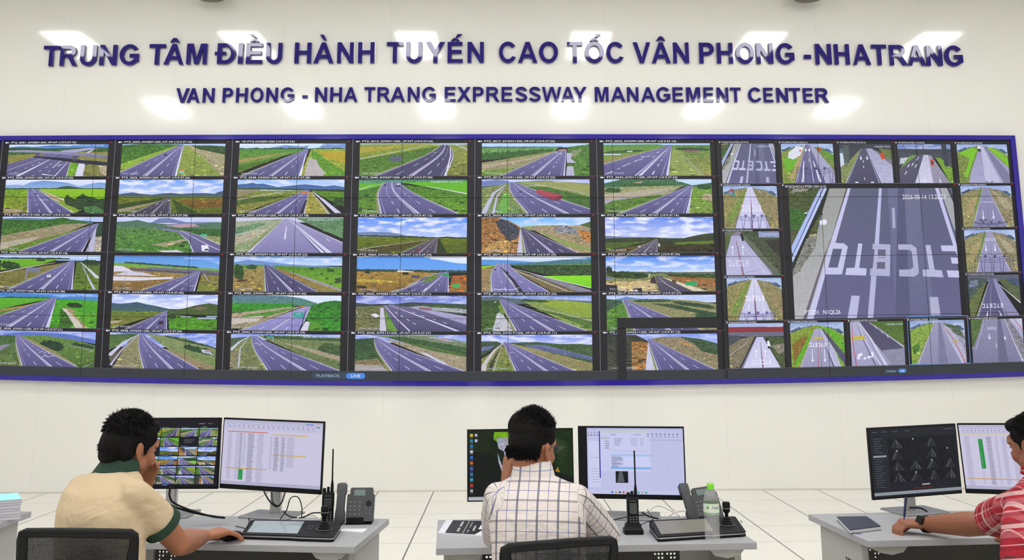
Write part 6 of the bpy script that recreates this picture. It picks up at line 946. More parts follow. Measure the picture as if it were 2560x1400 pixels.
# magazine, notebook, papers, documents
def quad_stack(name, corners, th, label, cat, m, z0=DZ):
    pts = [at_z(x, y, z0+th) for x, y in corners]; c = sum(pts, Vector())/4
    t = thing(name, (c.x, c.y, z0), label, cat); return t, [(p.x-c.x, p.y-c.y) for p in pts]
def qf(q, u_, v, z):    # corners TL TR BR BL
    a = Vector(q[0]).lerp(Vector(q[1]), u_); b = Vector(q[3]).lerp(Vector(q[2]), u_); r = a.lerp(b, v); return Vector((r.x, r.y, z))
t, q = quad_stack('magazine', ((1115.5, 1299.4), (1226, 1302), (1209, 1339), (1094.5, 1332.4)), .012, 'glossy magazine with black cover at the left end of the middle desk', 'magazine', None)
g = G(); g.prism([q[3], q[2], q[1], q[0]], .0, .011); g.build('pages', mat('white_paper', 'dcdce2', rough=.7), t)
def flatq(ops_, name, par, q_, z, dz=.00025):
    for i, (c, pts) in enumerate(ops_):
        g = G(); g.prism([(qf(q_, x/100, y/100, 0).x, qf(q_, x/100, y/100, 0).y) for x, y in pts[::-1]], z, z+dz*(i+1)); g.build(name, mat('print_'+c, c, rough=.35), par)
g = G(); g.prism([q[3], q[2], q[1], q[0]], .0112, .012); cv = g.build('cover', mat('print_e6e6f0', 'e6e6f0', rough=.3), t)
flatq([('16181a', [(16, 2), (86, 2), (82, 60), (94, 62), (80, 97), (15, 97)])], 'black_field', cv, q, .012)
flatq([('8a8480', [(52, 2), (55, 2), (55, 97), (52, 97)])]+[('c4c8c8', [(38+dx, 12+k*9), (43+dx, 12+k*9), (43+dx, 19+k*9), (38+dx, 19+k*9)]) for k, dx in ((0, 0), (1, 0), (2, 0), (3, 0), (5, 0), (6, 0), (7, 0))]+[('9aa0a0', [(61, 14), (63.5, 14), (63.5, 52), (61, 52)]), ('9aa0a0', [(61, 66), (63.5, 66), (63.5, 86), (61, 86)]), ('b8c4bc', [(71, 38), (75, 38), (75, 74), (71, 74)])], 'print_block', cv, q, .01226, .00001)
t, q = quad_stack('notebook', ((2091.6, 1291), (2166.6, 1290), (2202, 1314.5), (2124, 1324)), .018, 'closed dark blue notebook lying on the right desk', 'notebook', None)
nb = mat('navy_leatherette', '262c40', rough=.5, bump=.1)
g = G(); g.prism([q[3], q[2], q[1], q[0]], 0, .002); g.build('back_cover', nb, t)
qi = [tuple(Vector(a)*.975) for a in q]; g = G(); g.prism([qi[3], qi[2], qi[1], qi[0]], .002, .0145); g.build('pages', MATS['white_paper'], t)
g = G(); g.prism([q[3], q[2], q[1], q[0]], .0145, .018); g.build('front_cover', nb, t, bevel=.001)
g = G(); s = qf(q, .1, .99, .004); g.tube(curve_pts([s, s+Vector((.006, -.012, -.001)), s+Vector((.03, -.018, -.0032))]), .0013, 6); g.build('ribbon', mat('blue_ribbon', '2a3fb0', rough=.5), t)
t, q = quad_stack('paper_sheet', ((853, 1323), (914, 1322), (904, 1331), (852, 1327)), .002, 'few loose white sheets at the right corner of the left desk', 'paper', None)
for k in range(3): g = G(); g.prism([q[3], q[2], q[1], q[0]], k*.0008, k*.0008+.0005); ob = g.build('sheet', MATS['white_paper'], t); ob.location = (.004*k, .003*k, 0)
pr = at_z(42, 1280, DZ); t = thing('document_stack', (pr.x, pr.y, DZ), 'thick stack of bound white documents with a light blue cover', 'documents', None, .55)
for k in range(7):
    g = G(); dx = random.Random(k).random()*.006; g.box(-.31+dx, -.005+dx, -.21, 0, k*.0125+.0005, k*.0125+.012); g.build('document', mat('page_block_'+str(k % 2), ('c9c8d2', 'bdbcc8')[k % 2], rough=.8, noise=.08, nscale=300), t)
g = G(); g.box(-.31, -.003, -.212, .001, .0878, .0888); g.build('cover_sheet', mat('light_cyan_card', '9fe4ee', rough=.6), t)
# ------------------------------------------------------------------ office chairs
def chair(TLp, TRp, Y0, Y1, label, seat_z=.46):
    a, b = at_y(TLp[0], TLp[1], Y0), at_y(TRp[0], TRp[1], Y1); c = (a+b)/2; w = math.hypot(b.x-a.x, b.y-a.y); ang = math.atan2(b.y-a.y, b.x-a.x)
    roll = math.atan2(b.z-a.z, w); zt = c.z
    t = thing('office_chair', (c.x, c.y, 0), label, 'chair', 'mesh back office chairs', ang); bl = black_m
    M = Matrix.Translation((0, 0, zt)) @ Matrix.Rotation(-roll, 4, 'Y')
    H_ = .44
    def fp(s, v): return Vector((s*(w/2-.014-.02*v), .0+.05*v*v+.01*math.cos(s*1.5), -.012-H_*v))
    loop = [fp(q, 0) for q in (-.93, -.75, -.5, -.25, 0, .25, .5, .75, .93)]+[fp(.985, .012), fp(1, .05)]+[fp(1, k/6) for k in range(1, 6)]+[fp(1, .95), fp(.985, .988)]+[fp(.93-.2325*k, 1) for k in range(0, 9)]+[fp(-.985, .988), fp(-1, .95)]+[fp(-1, 1-k/6) for k in range(1, 6)]+[fp(-1, .05), fp(-.985, .012)]
    g = G(); rr = []
    rings = []; n = len(loop)
    for i in range(n):
        d = (loop[(i+1) % n]-loop[i-1]).normalized(); v = Vector((0, 1, 0)); u_ = d.cross(v).normalized(); half = .015 if i <= 10 else .019
        rings.append([M @ (loop[i]+u_*math.cos(2*PI*k/10)*half+v*math.sin(2*PI*k/10)*.011) for k in range(10)])
    g.loft(rings, closed=True); g.build('back_frame', bl, t, sm=True)
    g = G(); nn = 96
    for i in range(nn):
        s = -1+2*(i+.5)/nn; hw = .00115
        g.loft([[M @ (fp(s, v)+Vector((x, y, 0))) for x, y in ((-hw, -.001), (hw, -.001), (hw, .001), (-hw, .001))] for v in (0, .25, .5, .75, 1)])
    for j in range(1, 76):
        v = j/76; g.loft([[M @ (fp(s, v)+Vector((0, y, z))) for y, z in ((-.0018, -.0009), (-.0006, -.0009), (-.0006, .0009), (-.0018, .0009))] for s in (-1, -.5, 0, .5, 1)])
    g.build('back_mesh', mat('black_mesh_thread', '26272a', rough=.7), t)
    g = G(); g.tube(curve_pts([(0, .02, zt-.25), (0, -.01, zt-.34), (0, .0, seat_z+.02), (0, .1, seat_z-.06), (0, .25, seat_z-.06)]), [.03]*41, 8, flat=.4); g.build('back_spine', bl, t, sm=True)
    g = G(); g.loft([[Vector((x, y, z)) for x, y in rrect(ww, dd, .09, 6, 0, .27)] for z, ww, dd in ((seat_z-.03, .40, .40), (seat_z-.01, .46, .46), (seat_z+.02, .46, .46), (seat_z+.035, .40, .40))]); g.build('seat', mat('black_seat_fabric', '1b1c1f', rough=.85), t, sm=True)
    for s in (-1, 1):
        g = G(); g.tube(curve_pts([(s*.2, .3, seat_z-.03), (s*.262, .3, seat_z-.02), (s*.268, .28, seat_z+.1), (s*.265, .24, seat_z+.17)]), .012, 8); g.box(s*.265-.03, s*.265+.03, .13, .35, seat_z+.17, seat_z+.195); g.build('armrest', bl, t, sm=True)
    g = G(); g.lathe([(0, .1), (.03, .1), (.03, .26), (.018, .26), (.018, seat_z-.03), (0, seat_z-.03)], 16, 0, Matrix.Translation((0, .27, 0))); g.build('gas_column', silver_m, t, sm=True)
    g = G()
    for k in range(5):
        an = k*2*PI/5+.3; e = Vector((.28*math.cos(an), .27+.28*math.sin(an), .065)); g.tube([(0, .27, .11), e], [.026, .016], 8)
    g.build('star_base', bl, t, sm=True)
    for k in range(5):
        an = k*2*PI/5+.3; e = Vector((.28*math.cos(an), .27+.28*math.sin(an), .027)); g = G(); g.lathe([(0, -.02), (.022, -.02), (.027, -.012), (.027, .012), (.022, .02), (0, .02)], 14, 0, Matrix.Translation(e) @ Matrix.Rotation(an, 4, 'Z') @ Matrix.Rotation(PI/2, 4, 'X')); g.build('castor', bl, t, sm=True)
    return t
chair((46.6, 1322), (350, 1325), 3.02, 3.02, 'black mesh office chair behind the man in cream polo')
chair((1251, 1362), (1545, 1340), 2.99, 3.09, 'black mesh office chair behind the man in checked shirt')
chair((2625, 1360), (2840, 1350), 2.95, 3.1, 'black mesh office chair under the man in red plaid')
# ------------------------------------------------------------------ people
def remesh(g, name, mats, voxel=.006, it=6, fac=.5, parent=None, inv=None, disp=None, attr=None, noise=0):
    me = bpy.data.meshes.new('tmp'); me.from_pydata(g.v, [], g.f); o = bpy.data.objects.new('tmp', me); sc.collection.objects.link(o)
    m = o.modifiers.new('r', 'REMESH'); m.mode = 'VOXEL'; m.voxel_size = voxel
    s = o.modifiers.new('s', 'SMOOTH'); s.factor = fac; s.iterations = it
    if noise:
        tx = bpy.data.textures.new('folds', 'CLOUDS'); tx.noise_scale = .07; tx.noise_depth = 1
        d = o.modifiers.new('d', 'DISPLACE'); d.texture = tx; d.strength = noise; d.mid_level = .5
    dg = bpy.context.evaluated_depsgraph_get(); r = bpy.data.meshes.new_from_object(o.evaluated_get(dg)); bpy.data.objects.remove(o)
    co = np.empty(len(r.vertices)*3, dtype=np.float32); r.vertices.foreach_get('co', co); co = co.reshape(-1, 3)
    if attr: attr(r, co)
    if inv is not None:
        co2 = co-np.array(inv, dtype=np.float32); r.vertices.foreach_set('co', co2.ravel())
    r.materials.clear()
    for q in (mats if isinstance(mats, list) else [mats]): r.materials.append(q)
    smooth(r); r.update(); r.name = name
    return link(bpy.data.objects.new(name, r), parent)
def capsule(g, a, b, r0, r1, n=14):
    a, b = Vector(a), Vector(b); d = b-a; L = d.length
    if L < 1e-5: g.ball(a, max(r0, r1), n); return
    d.normalize(); x = d.orthogonal().normalized(); y = d.cross(x); rings = []
    for j in range(1, 7): t = PI/2*j/7; rings.append((a-d*r0*math.cos(t), r0*math.sin(t)))
    rings.append((a, r0)); rings.append((b, r1))
    for j in range(1, 7): t = PI/2*j/7; rings.append((b+d*r1*math.sin(t), r1*math.cos(t)))
    g.loft([[c+x*math.cos(2*PI*k/n)*r+y*math.sin(2*PI*k/n)*r for k in range(n)] for c, r in rings])
def chain(g, pts, rs, n=14):
    for i in range(len(pts)-1): capsule(g, pts[i], pts[i+1], rs[i], rs[i+1], n)
def oval(c, rx, ry, side, fwd, n=24, p=2.3):
    out = []
    for k in range(n):
        t = 2*PI*k/n; cx, sx = math.cos(t), math.sin(t)
        out.append(c+side*rx*math.copysign(abs(cx)**(2/p), cx)+fwd*ry*math.copysign(abs(sx)**(2/p), sx))
    return out
def hand(g, wrist, dirv, palm_n, side, curl=(.5, .5, .5, .5), spread=.12, thumb=.6, s=1.0, thumb_side=1):
    """dirv: towards fingertips, palm_n: normal pointing out of the palm, side: towards the thumb"""
    d, n_, sd = dirv.normalized(), palm_n.normalized(), side.normalized()
    base = wrist+d*.015*s; kn = wrist+d*.09*s
    for k in range(4):
        off = (.031-.021*k)*s; capsule(g, base+sd*off*.75, kn+sd*off+n_*(-.002*s), .0165*s, .0135*s, 10)
        ln = (.041, .047, .044, .034)[k]*s; p = kn+sd*off; ang = 0.15; rr = .0108*s-(.0012*s if k == 3 else 0); dd = (d+sd*spread*(1.5-k)*.6).normalized()
        for j in range(3):
            ang += curl[k]*(.9 if j else .6); v = (dd*math.cos(ang)+n_*math.sin(ang)).normalized(); q = p+v*ln*(1, .62, .5)[j]
            capsule(g, p, q, rr, rr*.9, 10); p = q; rr *= .92
    b = wrist+d*.02*s+sd*.022*s+n_*.006*s; v1 = (d*.6+sd*.75+n_*.35).normalized(); v2 = (d*(1-.35*thumb)+sd*.15+n_*thumb*.7).normalized()
    p1 = b+v1*.042*s; p2 = p1+v2*.034*s; p3 = p2+(v2+n_*.2-sd*.2).normalized()*.026*s
    chain(g, [b, p1, p2, p3], [.0145*s, .0125*s, .011*s, .009*s], 10)
def head_geo(g, H, s=1.0):
    def B(c, r): g.ball(H @ Vector((c[0]*s, c[1]*s, c[2]*s)), [q*s for q in r], 14, 0, H.to_3x3().to_4x4())
    B((0, -.012, .03), (.074, .094, .088)); B((0, .03, .0), (.066, .066, .085)); B((0, .04, -.045), (.055, .052, .055)); B((0, .062, -.083), (.026, .022, .022))
    for q in (-1, 1):
        B((q*.03, .07, -.03), (.026, .024, .028)); B((q*.05, .015, -.055), (.022, .04, .032)); B((q*.03, .082, .022), (.026, .014, .010))
        B((q*.078, -.006, -.008), (.007, .017, .031)); B((q*.082, -.014, -.003), (.006, .011, .026)); B((q*.077, -.0, -.034), (.006, .009, .012))
    B((0, .088, .035), (.05, .012, .022)); 
    for z, y, r in ((.008, .094, .0085), (-.006, .102, .0095), (-.02, .11, .0125)): B((0, y, z), (r, r, r))
    for q in (-1, 1): B((q*.011, .1, -.023), (.008, .009, .007))
    B((0, .092, -.046), (.022, .011, .006)); B((0, .089, -.057), (.019, .011, .0065))
def hair_geo(g, H, kind, s=1.0):
    def B(c, r): g.ball(H @ Vector((c[0]*s, c[1]*s, c[2]*s)), [q*s for q in r], 16, 0, H.to_3x3().to_4x4())
    if kind == 'mop':
        B((0, -.018, .052), (.086, .102, .082)); B((0, -.06, .005), (.076, .06, .078)); B((0, .04, .085), (.07, .05, .035)); B((0, -.075, -.045), (.055, .035, .035))
        for q in (-1, 1): B((q*.072, .01, .045), (.014, .05, .045)); B((q*.075, .022, .004), (.006, .012, .03)); B((q*.066, -.045, -.01), (.016, .035, .05))
    elif kind == 'tall':
        B((0, -.012, .06), (.081, .096, .08)); B((0, .0, .088), (.074, .08, .058)); B((0, -.05, .022), (.071, .06, .066)); B((0, .06, .08), (.06, .04, .04)); B((-.035, -.045, .075), (.046, .05, .055))
        for q in (-1, 1): B((q*.072, -.0, .05), (.01, .05, .04)); B((q*.055, -.045, .01), (.014, .032, .03))
        B((0, -.075, -.02), (.045, .02, .035))
    else:
        B((0, -.018, .05), (.082, .098, .074)); B((0, -.06, .01), (.072, .05, .068)); B((0, .05, .082), (.062, .05, .034))
        for q in (-1, 1): B((q*.07, .014, .045), (.01, .042, .036)); B((q*.071, .018, .008), (.005, .01, .025))
def tufts(par, H, inv, kind, n, seed, s=1.0, m=None, L=.018):
    rnd = random.Random(seed); g = G(); R3 = H.to_3x3()
    def spike(p, d, L_, w_):
        x = d.orthogonal().normalized(); y = d.cross(x); b = [p+x*w_*math.cos(a)+y*w_*math.sin(a) for a in (0, 2.09, 4.19)]
        mid = [p+d*L_*.6+x*w_*.6*math.cos(a)+y*w_*.6*math.sin(a)+Vector((rnd.uniform(-1, 1), rnd.uniform(-1, 1), rnd.uniform(-1, 1)))*.0012 for a in (0, 2.09, 4.19)]
        tip = p+d*L_+Vector((rnd.uniform(-1, 1), rnd.uniform(-1, 1), rnd.uniform(-.6, 1)))*.004; g.add(b+mid+[tip], [(0, 1, 4, 3), (1, 2, 5, 4), (2, 0, 3, 5), (3, 4, 6), (4, 5, 6), (5, 3, 6)])
    for _ in range(n):
        th = rnd.uniform(0, 2*PI); ph = rnd.uniform(.0, 2.2)
        v = Vector((math.sin(ph)*math.cos(th), math.sin(ph)*math.sin(th), math.cos(ph)))
        if v.y > .2 and v.z < .25: continue
        c = Vector((0, -.018, .052)); rad = Vector((.083, .099, .079))
        if kind == 'tall': c = Vector((0, -.006, .06)); rad = Vector((.078, .09, .082))
        if kind == 'neat': rad = Vector((.079, .095, .07))
        if v.z < -.1: c = Vector((0, -.055, .01)); rad = Vector((.072, .055, .075))
        p = c+Vector((v.x*rad.x, v.y*rad.y, v.z*rad.z)); flow = Vector((rnd.uniform(-.5, .5), .7 if v.z > .2 else -.1, -.5)) if kind != 'tall' else Vector((rnd.uniform(-.3, .3), .1, .5))
        d = (v*(.55 if kind != 'tall' or v.z > .2 else .2)+flow*(.5 if v.z > .1 or kind != 'tall' else .0)+Vector((0, 0, -.5 if v.z < .2 else 0))).normalized()
        spike(H @ (p*s)-inv, (R3 @ d).normalized(), L*rnd.uniform(.6, 1.3), .0014)
    return g.build('hair_tuft', m, par, sm=True, auto=False)
skin1 = mat('skin_tan', 'a26c50', rough=.5, spec=.35, noise=.05, nscale=30, bump=.06, bscale=350); skin3 = mat('skin_brown', '8c5a44', rough=.5, spec=.35, noise=.05, nscale=30, bump=.06, bscale=350)
for q in (skin1, skin3): q.node_tree.nodes['Principled BSDF'].inputs['Subsurface Weight'].default_value = .08; q.node_tree.nodes['Principled BSDF'].inputs['Subsurface Radius'].default_value = (.02, .008, .004)
hair_m = mat('black_hair', '0d0c0d', rough=.7, spec=.15)
def cloth_mat(name, kind):
    m = bpy.data.materials.new(name); m.use_nodes = True; nt = m.node_tree; b = nt.nodes['Principled BSDF']; MATS[name] = m
    b.inputs['Roughness'].default_value = .85; b.inputs['Specular IOR Level'].default_value = .15
    at = nt.nodes.new('ShaderNodeAttribute'); at.attribute_name = 'cloth'; sp = nt.nodes.new('ShaderNodeSeparateXYZ'); nt.links.new(at.outputs['Vector'], sp.inputs[0])
    def mth(op, a, bb=0.0):
        n = nt.nodes.new('ShaderNodeMath'); n.operation = op
        for i, q in enumerate((a, bb)):
            if isinstance(q, (int, float)): n.inputs[i].default_value = q
            else: nt.links.new(q, n.inputs[i])
        return n.outputs[0]
    def band(ax, per, c, w_):
        f = mth('FRACT', mth('ADD', mth('DIVIDE', sp.outputs[ax], per), 10-c+.5)); return mth('LESS_THAN', mth('ABSOLUTE', mth('SUBTRACT', f, .5)), w_/per/2)
    def mix(fac, a, c, k=1.0):
        n = nt.nodes.new('ShaderNodeMix'); n.data_type = 'RGBA'; nt.links.new(mth('MULTIPLY', fac, k), n.inputs[0])
        if isinstance(a, str): n.inputs[6].default_value = lin(a)
        else: nt.links.new(a, n.inputs[6])
        n.inputs[7].default_value = lin(c); return n.outputs[2]
    if kind == 'check':
        c = 'd8d0cd'
        for ax in (0, 1):
            c = mix(band(ax, .068, .5, .0026), c, '5a66a0', .75); c = mix(band(ax, .068, 0, .0066), c, '35385a', (.8, .6)[ax]); c = mix(band(ax, .068, 0, .0012), c, 'b8b6c0', .5)
    elif kind == 'plaid':
        c = 'a82c3a'
        for ax in (0, 1):
            c = mix(band(ax, .11, .25, .020), c, 'c07880', .45); c = mix(band(ax, .11, .5, .014), c, 'e4d8d4', .5); c = mix(band(ax, .11, .62, .004), c, '4c3c40', .6); c = mix(band(ax, .11, .95, .003), c, 'e8dcd8', .5); c = mix(band(ax, .11, .85, .012), c, '7c1c28', .5)
    else:
        c = mix(mth('GREATER_THAN', sp.outputs[2], .5), 'c9b597', '20392c')
    nt.links.new(c, b.inputs['Base Color'])
    tc = nt.nodes.new('ShaderNodeTexCoord'); n1 = nt.nodes.new('ShaderNodeTexNoise'); n1.inputs['Scale'].default_value = 11; n1.inputs['Detail'].default_value = 2; n1.inputs['Distortion'].default_value = .8
    mp = nt.nodes.new('ShaderNodeMapping'); mp.inputs['Scale'].default_value = (1, 1, 1.6); nt.links.new(tc.outputs['Object'], mp.inputs[0]); nt.links.new(mp.outputs[0], n1.inputs['Vector'])
    bp = nt.nodes.new('ShaderNodeBump'); bp.inputs['Strength'].default_value = .45; bp.inputs['Distance'].default_value = .03; nt.links.new(n1.outputs[0], bp.inputs['Height']); nt.links.new(bp.outputs[0], b.inputs['Normal'])
    return m
def seg_dist(co, a, b):
    a, b = np.array(a), np.array(b); d = b-a; t = np.clip(((co-a)@d)/(d@d), 0, 1); return np.linalg.norm(co-(a+t[:, None]*d), axis=1), t
def person(label, J, yaw, torso, arms, hd, kind, skin, shirt_m, hairkind, hands, sleeve, collar, cuff=None, pants='2c2e38', skin_s=1.0, green=False, collar_m=None):
    side = Vector((math.cos(yaw), -math.sin(yaw), 0)); fwd = Vector((math.sin(yaw), math.cos(yaw), 0)); up = Vector((0, 0, 1))
    base = Vector((torso[0][0].x, torso[0][0].y, 0)); t = thing('person', base, label, 'person')
    hc, hy, hp, hr, hs = hd; H = Matrix.Translation(hc) @ Matrix.Rotation(-hy, 4, 'Z') @ Matrix.Rotation(-hp, 4, 'X') @ Matrix.Rotation(hr, 4, 'Y')
    g = G(); head_geo(g, H, hs)
    nb = torso[-1][0]; chain(g, [nb, hc+(H.to_3x3() @ Vector((0, -.03, -.05)))*hs], [.055, .051], 18)
    core = [c for c, rx, ry in torso]; g.loft([oval(c, rx*.82, ry*.82, side, fwd) for c, rx, ry in torso])
    for (sh, el, wr), hnd in zip(arms, hands):
        chain(g, [sh, sh.lerp(el, .5), el], [.044*skin_s, .046*skin_s, .038*skin_s]); chain(g, [el, el.lerp(wr, .3), wr.lerp(el, .15), wr], [.040*skin_s, .045*skin_s, .032*skin_s, .028*skin_s])
        g2 = hand(g, wr, *hnd)
    hips = torso[0][0]; kn = []
    for q in (-1, 1):
        h0 = hips+side*q*.09+up*-.02; k0 = h0+fwd*.43+side*q*.03+up*-.03; f0 = k0+fwd*-.05+up*-(k0.z-.09)
        kn.append((h0, k0, f0)); chain(g, [h0, k0, f0], [.06, .045, .03])
    remesh(g, 'body', skin, .0048, 4, .45, t, base)
    # hair
    g = G(); hair_geo(g, H, hairkind, hs); ho = remesh(g, 'hair', hair_m, .005, 4, .5, t, base, noise=.006)
    tufts(ho, H, base, hairkind, 4200 if hairkind == 'tall' else 3600, 3, hs, hair_m, .016)
    for q in (-1, 1):
        g = G(); c = H @ Vector((q*.031*hs, .083*hs, .006*hs)); g.ball(c-base, .0095*hs, 10); e = g.build('eye', mat('eye_white', 'a09088', rough=.2), t, sm=True)
        g = G(); g.ball(H @ Vector((q*.031*hs, .0905*hs, .006*hs))-base, (.0055*hs, .0055*hs, .0055*hs), 8); g.build('iris', mat('dark_iris', '1a100c', rough=.15), e, sm=True)
        g = G(); g.tube([(H @ Vector((q*x*hs, y*hs, z*hs)))-base for x, y, z in ((.014, .095, .026), (.03, .096, .031), (.048, .084, .027))], [.003, .0038, .002], 8); g.build('eyebrow', hair_m, t, sm=True)
    # shirt
    g = G(); g.loft([oval(c, rx, ry, side, fwd) for c, rx, ry in torso])
    for (sh, el, wr), sl in zip(arms, sleeve):
        if sl[0] == 'short': e = sh.lerp(el, sl[1]); chain(g, [sh, sh.lerp(e, .5), e-(e-sh).normalized()*.03], [.052, .06, sl[2]]); 
        else: chain(g, [sh, sh.lerp(el, .5), el], [.052, .057, .054]); e = el.lerp(wr, sl[1]); chain(g, [el, e], [.054, .046])
        s0 = Vector((torso[-2][0].x, torso[-2][0].y, torso[-2][0].z-.02)); chain(g, [s0, sh], [.05, .050])
    A = [(sh, el, wr) for sh, el, wr in arms]
    def attr(r, co):
        d_t = (co-np.array(core[1]))@np.array(side); v_t = co[:, 2].copy()+.25*((co-np.array(core[1]))@np.array(fwd))
        out = np.zeros((len(co), 3), dtype=np.float32); out[:, 0] = d_t; out[:, 1] = v_t
        tc = np.minimum(*[np.abs(d_t-q*.0) for q in (1, 1)])
        for sh, el, wr in A:
            d1, t1 = seg_dist(co, sh, el); d2, t2 = seg_dist(co, el, wr); L1 = (el-sh).length; use2 = d2 < d1
            ax = np.array((el-sh).normalized()); ax2 = np.array((wr-el).normalized()); o3 = np.cross(ax, np.array((0, 0, 1.))); o3 /= np.linalg.norm(o3)+1e-9
            lat = np.abs(((np.array(sh)-np.array(core[-2]))@np.array(side))); sgn = np.sign((np.array(sh)-np.array(core[-2]))@np.array(side))
            sel = ((d_t*sgn > lat*.93) | ((t1 > .35) & (d1 < .085) & (t1 < 1)) | (use2 & (d2 < .075))) & (np.minimum(d1, d2) < .1)
            along = np.where(use2 & (t2 > 0), L1+(co-np.array(el))@ax2, (co-np.array(sh))@ax); rel = co-np.array(sh)
            o4 = np.cross(ax, o3)*1.; o3s = o3*(1 if o3@np.array(side)*sgn > 0 else -1); out[sel, 0] = (np.arctan2((rel-along[:, None]*ax)@o4, (rel-along[:, None]*ax)@o3s)*.055)[sel]; out[sel, 1] = along[sel]+.021
            if green: out[sel, 2] = ((rel[sel]@np.array(fwd)-(ax@np.array(fwd))*along[sel]) > .036)
        a_ = r.attributes.new('cloth', 'FLOAT_VECTOR', 'POINT'); a_.data.foreach_set('vector', out.ravel())
    so = remesh(g, 'shirt', shirt_m, .0065, 14, .5, t, base, attr=attr, noise=.006)
    # collar
    cc, crx, cry, ch, lean = collar; g = G(); rings = []
    for z, k in ((-.012, 1.1), (ch, 1.0), (ch+.002, .94), (-.012, 1.02)):
        rings.append([p-base+up*0 for p in oval(cc+up*z+lean*z, crx*k, cry*k, side, fwd, 32, 2)])
    g.loft(rings, closed=True)
    g.loft([[p-base for p in oval(cc+up*z+lean*z, crx*k, cry*k, side, fwd, 32, 2)] for z, k in ((ch+.001, 1.0), (ch-.004, 1.1), (-.012, 1.3), (-.014, 1.25), (ch-.008, 1.04))], closed=True)
    co_ = g.build('collar', collar_m or shirt_m, so, sm=True); me = co_.data; at = me.attributes.new('cloth', 'FLOAT_VECTOR', 'POINT')
    arr = np.array([((Vector(v.co)+base-core[1])@side, v.co.z+.012, 0) for v in me.vertices], dtype=np.float32); at.data.foreach_set('vector', arr.ravel())
    if cuff:
        for (sh, el, wr), sl in zip(arms, sleeve):
            e = sh.lerp(el, sl[1]); d = (el-sh).normalized(); g = G(); x = d.orthogonal().normalized(); y = d.cross(x)
            g.loft([[e+d*o_+(x*math.cos(k*PI/14)+y*math.sin(k*PI/14))*r_-base for k in range(28)] for o_, r_ in ((-.024, sl[2]+.004), (.006, sl[2]+.005), (.006, sl[2]-.003), (-.024, sl[2]-.003))], closed=True); g.build('cuff', cuff, so, sm=True)
    # trousers and shoes
    pm = mat('trousers_'+pants, pants, rough=.9); g = G(); g.loft([oval(hips+up*z, rx, ry, side, fwd) for z, rx, ry in ((-.07, .15, .12), (.0, .165, .125), (.06, .155, .115))])
    for h0, k0, f0 in kn: chain(g, [h0, k0, f0+up*.02], [.082, .066, .052])
    remesh(g, 'trousers', pm, .01, 5, .5, t, base)
    for h0, k0, f0 in kn:
        g = G(); g.loft([[f0-base+Vector((0, 0, z-f0.z))+side*x*.1+fwd*(y*.28+.05) for x, y in rrect(w_, l_, .38, 5)] for z, w_, l_ in ((.002, .9, 1), (.03, .95, 1), (.055, .85, .8), (.09, .7, .42))]); g.build('shoe', mat('black_leather', '161616', rough=.35), t, sm=True)
    return t, H, base
V = Vector
def Q(x, y, Y): return at_y(x, y, Y)
# left man, cream polo with green collar
yaw1 = .5; s1 = V((math.cos(yaw1), -math.sin(yaw1), 0)); f1 = V((math.sin(yaw1), math.cos(yaw1), 0))
pel = V((Q(250, 1340, 3.16).x, 3.19, .60)); mid = Q(272, 1222, 3.25)
torso1 = [(pel, .155, .115), (Q(250, 1395, 3.19), .155, .118), (Q(250, 1350, 3.2), .158, .118), (Q(254, 1272, 3.23), .162, .118), (Q(264, 1222, 3.26), .152, .105), (Q(277, 1192, 3.29), .112, .085), (Q(292, 1170, 3.32), .06, .058)]
sR = mid+s1*.132-V((0,0,.012)); sL = mid-s1*.132-V((0,0,.012))
eR = Q(448, 1360, 3.34); wR = at_z(508, 1341, .792); eL = Q(300, 1330, 3.62); wL = Q(352, 1222, 3.58)
person('man in cream polo shirt with green collar, seen from behind, hand on mouse', None, yaw1, torso1, [(sR, eR, wR), (sL, eL, wL)],
    (Q(325, 1118, 3.36), .62, .26, 0, .92), 'polo', skin1, cloth_mat('cream_polo_fabric', 'polo'), 'mop',
    [(V((.66, .72, .05)), V((.05, .05, -1)), V((-.7, .66, 0)), (.34, .3, .3, .36), .1, .3, 1.0), (V((.25, -.05, .9)), V((.3, -.9, 0)), V((-.8, -.2, .3)), (.9, .9, .9, .9), .1, .6, .95)],
    [('short', .6, .062), ('short', .56, .062)], (Q(297, 1166, 3.325), .061, .060, .026, V((.25, .3, 0))), cuff=mat('dark_green_knit', '1c3a2c', rough=.85), green=True, collar_m=MATS['dark_green_knit'])
# middle man, checked shirt
yaw2 = .12; s2 = V((math.cos(yaw2), -math.sin(yaw2), 0)); mid = Q(1343, 1236, 3.25)
pel = V((Q(1345, 1340, 3.2).x, 3.21, .60))
torso2 = [(pel, .155, .115), (Q(1348, 1395, 3.19), .158, .118), (Q(1346, 1350, 3.2), .16, .118), (Q(1342, 1290, 3.22), .167, .118), (Q(1340, 1238, 3.25), .165, .105), (Q(1337, 1208, 3.28), .125, .085), (Q(1332, 1184, 3.3), .062, .06)]
sR = mid+s2*.132-V((0,0,.012)); sL = mid-s2*.135-V((0,0,.012))
tm2, H2, b2 = person('man in white shirt with navy checks and glasses, seen from behind', None, yaw2, torso2, [(sR, Q(1515, 1335, 3.5), at_z(1452, 1318, .80)), (sL, Q(1240, 1335, 3.58), Q(1268, 1222, 3.5))],
    (Q(1331, 1120, 3.34), .66, .14, 0, .92), 'check', skin1, cloth_mat('checked_cotton', 'check'), 'tall',
    [(V((-.2, .9, -.1)), V((0, 0, -1)), V((-1, -.1, 0)), (.3, .3, .3, .3), .12, .4, .95), (V((.12, -.12, 1)), V((.6, .75, 0)), V((-.2, .6, 0)), (.7, .6, .6, .65), .12, .5, 1.15)],
    [('long', .12, .05), ('long', .35, .05)], (Q(1332, 1180, 3.31), .06, .058, .036, V((.0, .3, 0))))
gl = G()                                            # glasses
gm = mat('gunmetal_frame', '3a3c44', rough=.3, metal=.6)
gt = tag(gl, None) if False else None
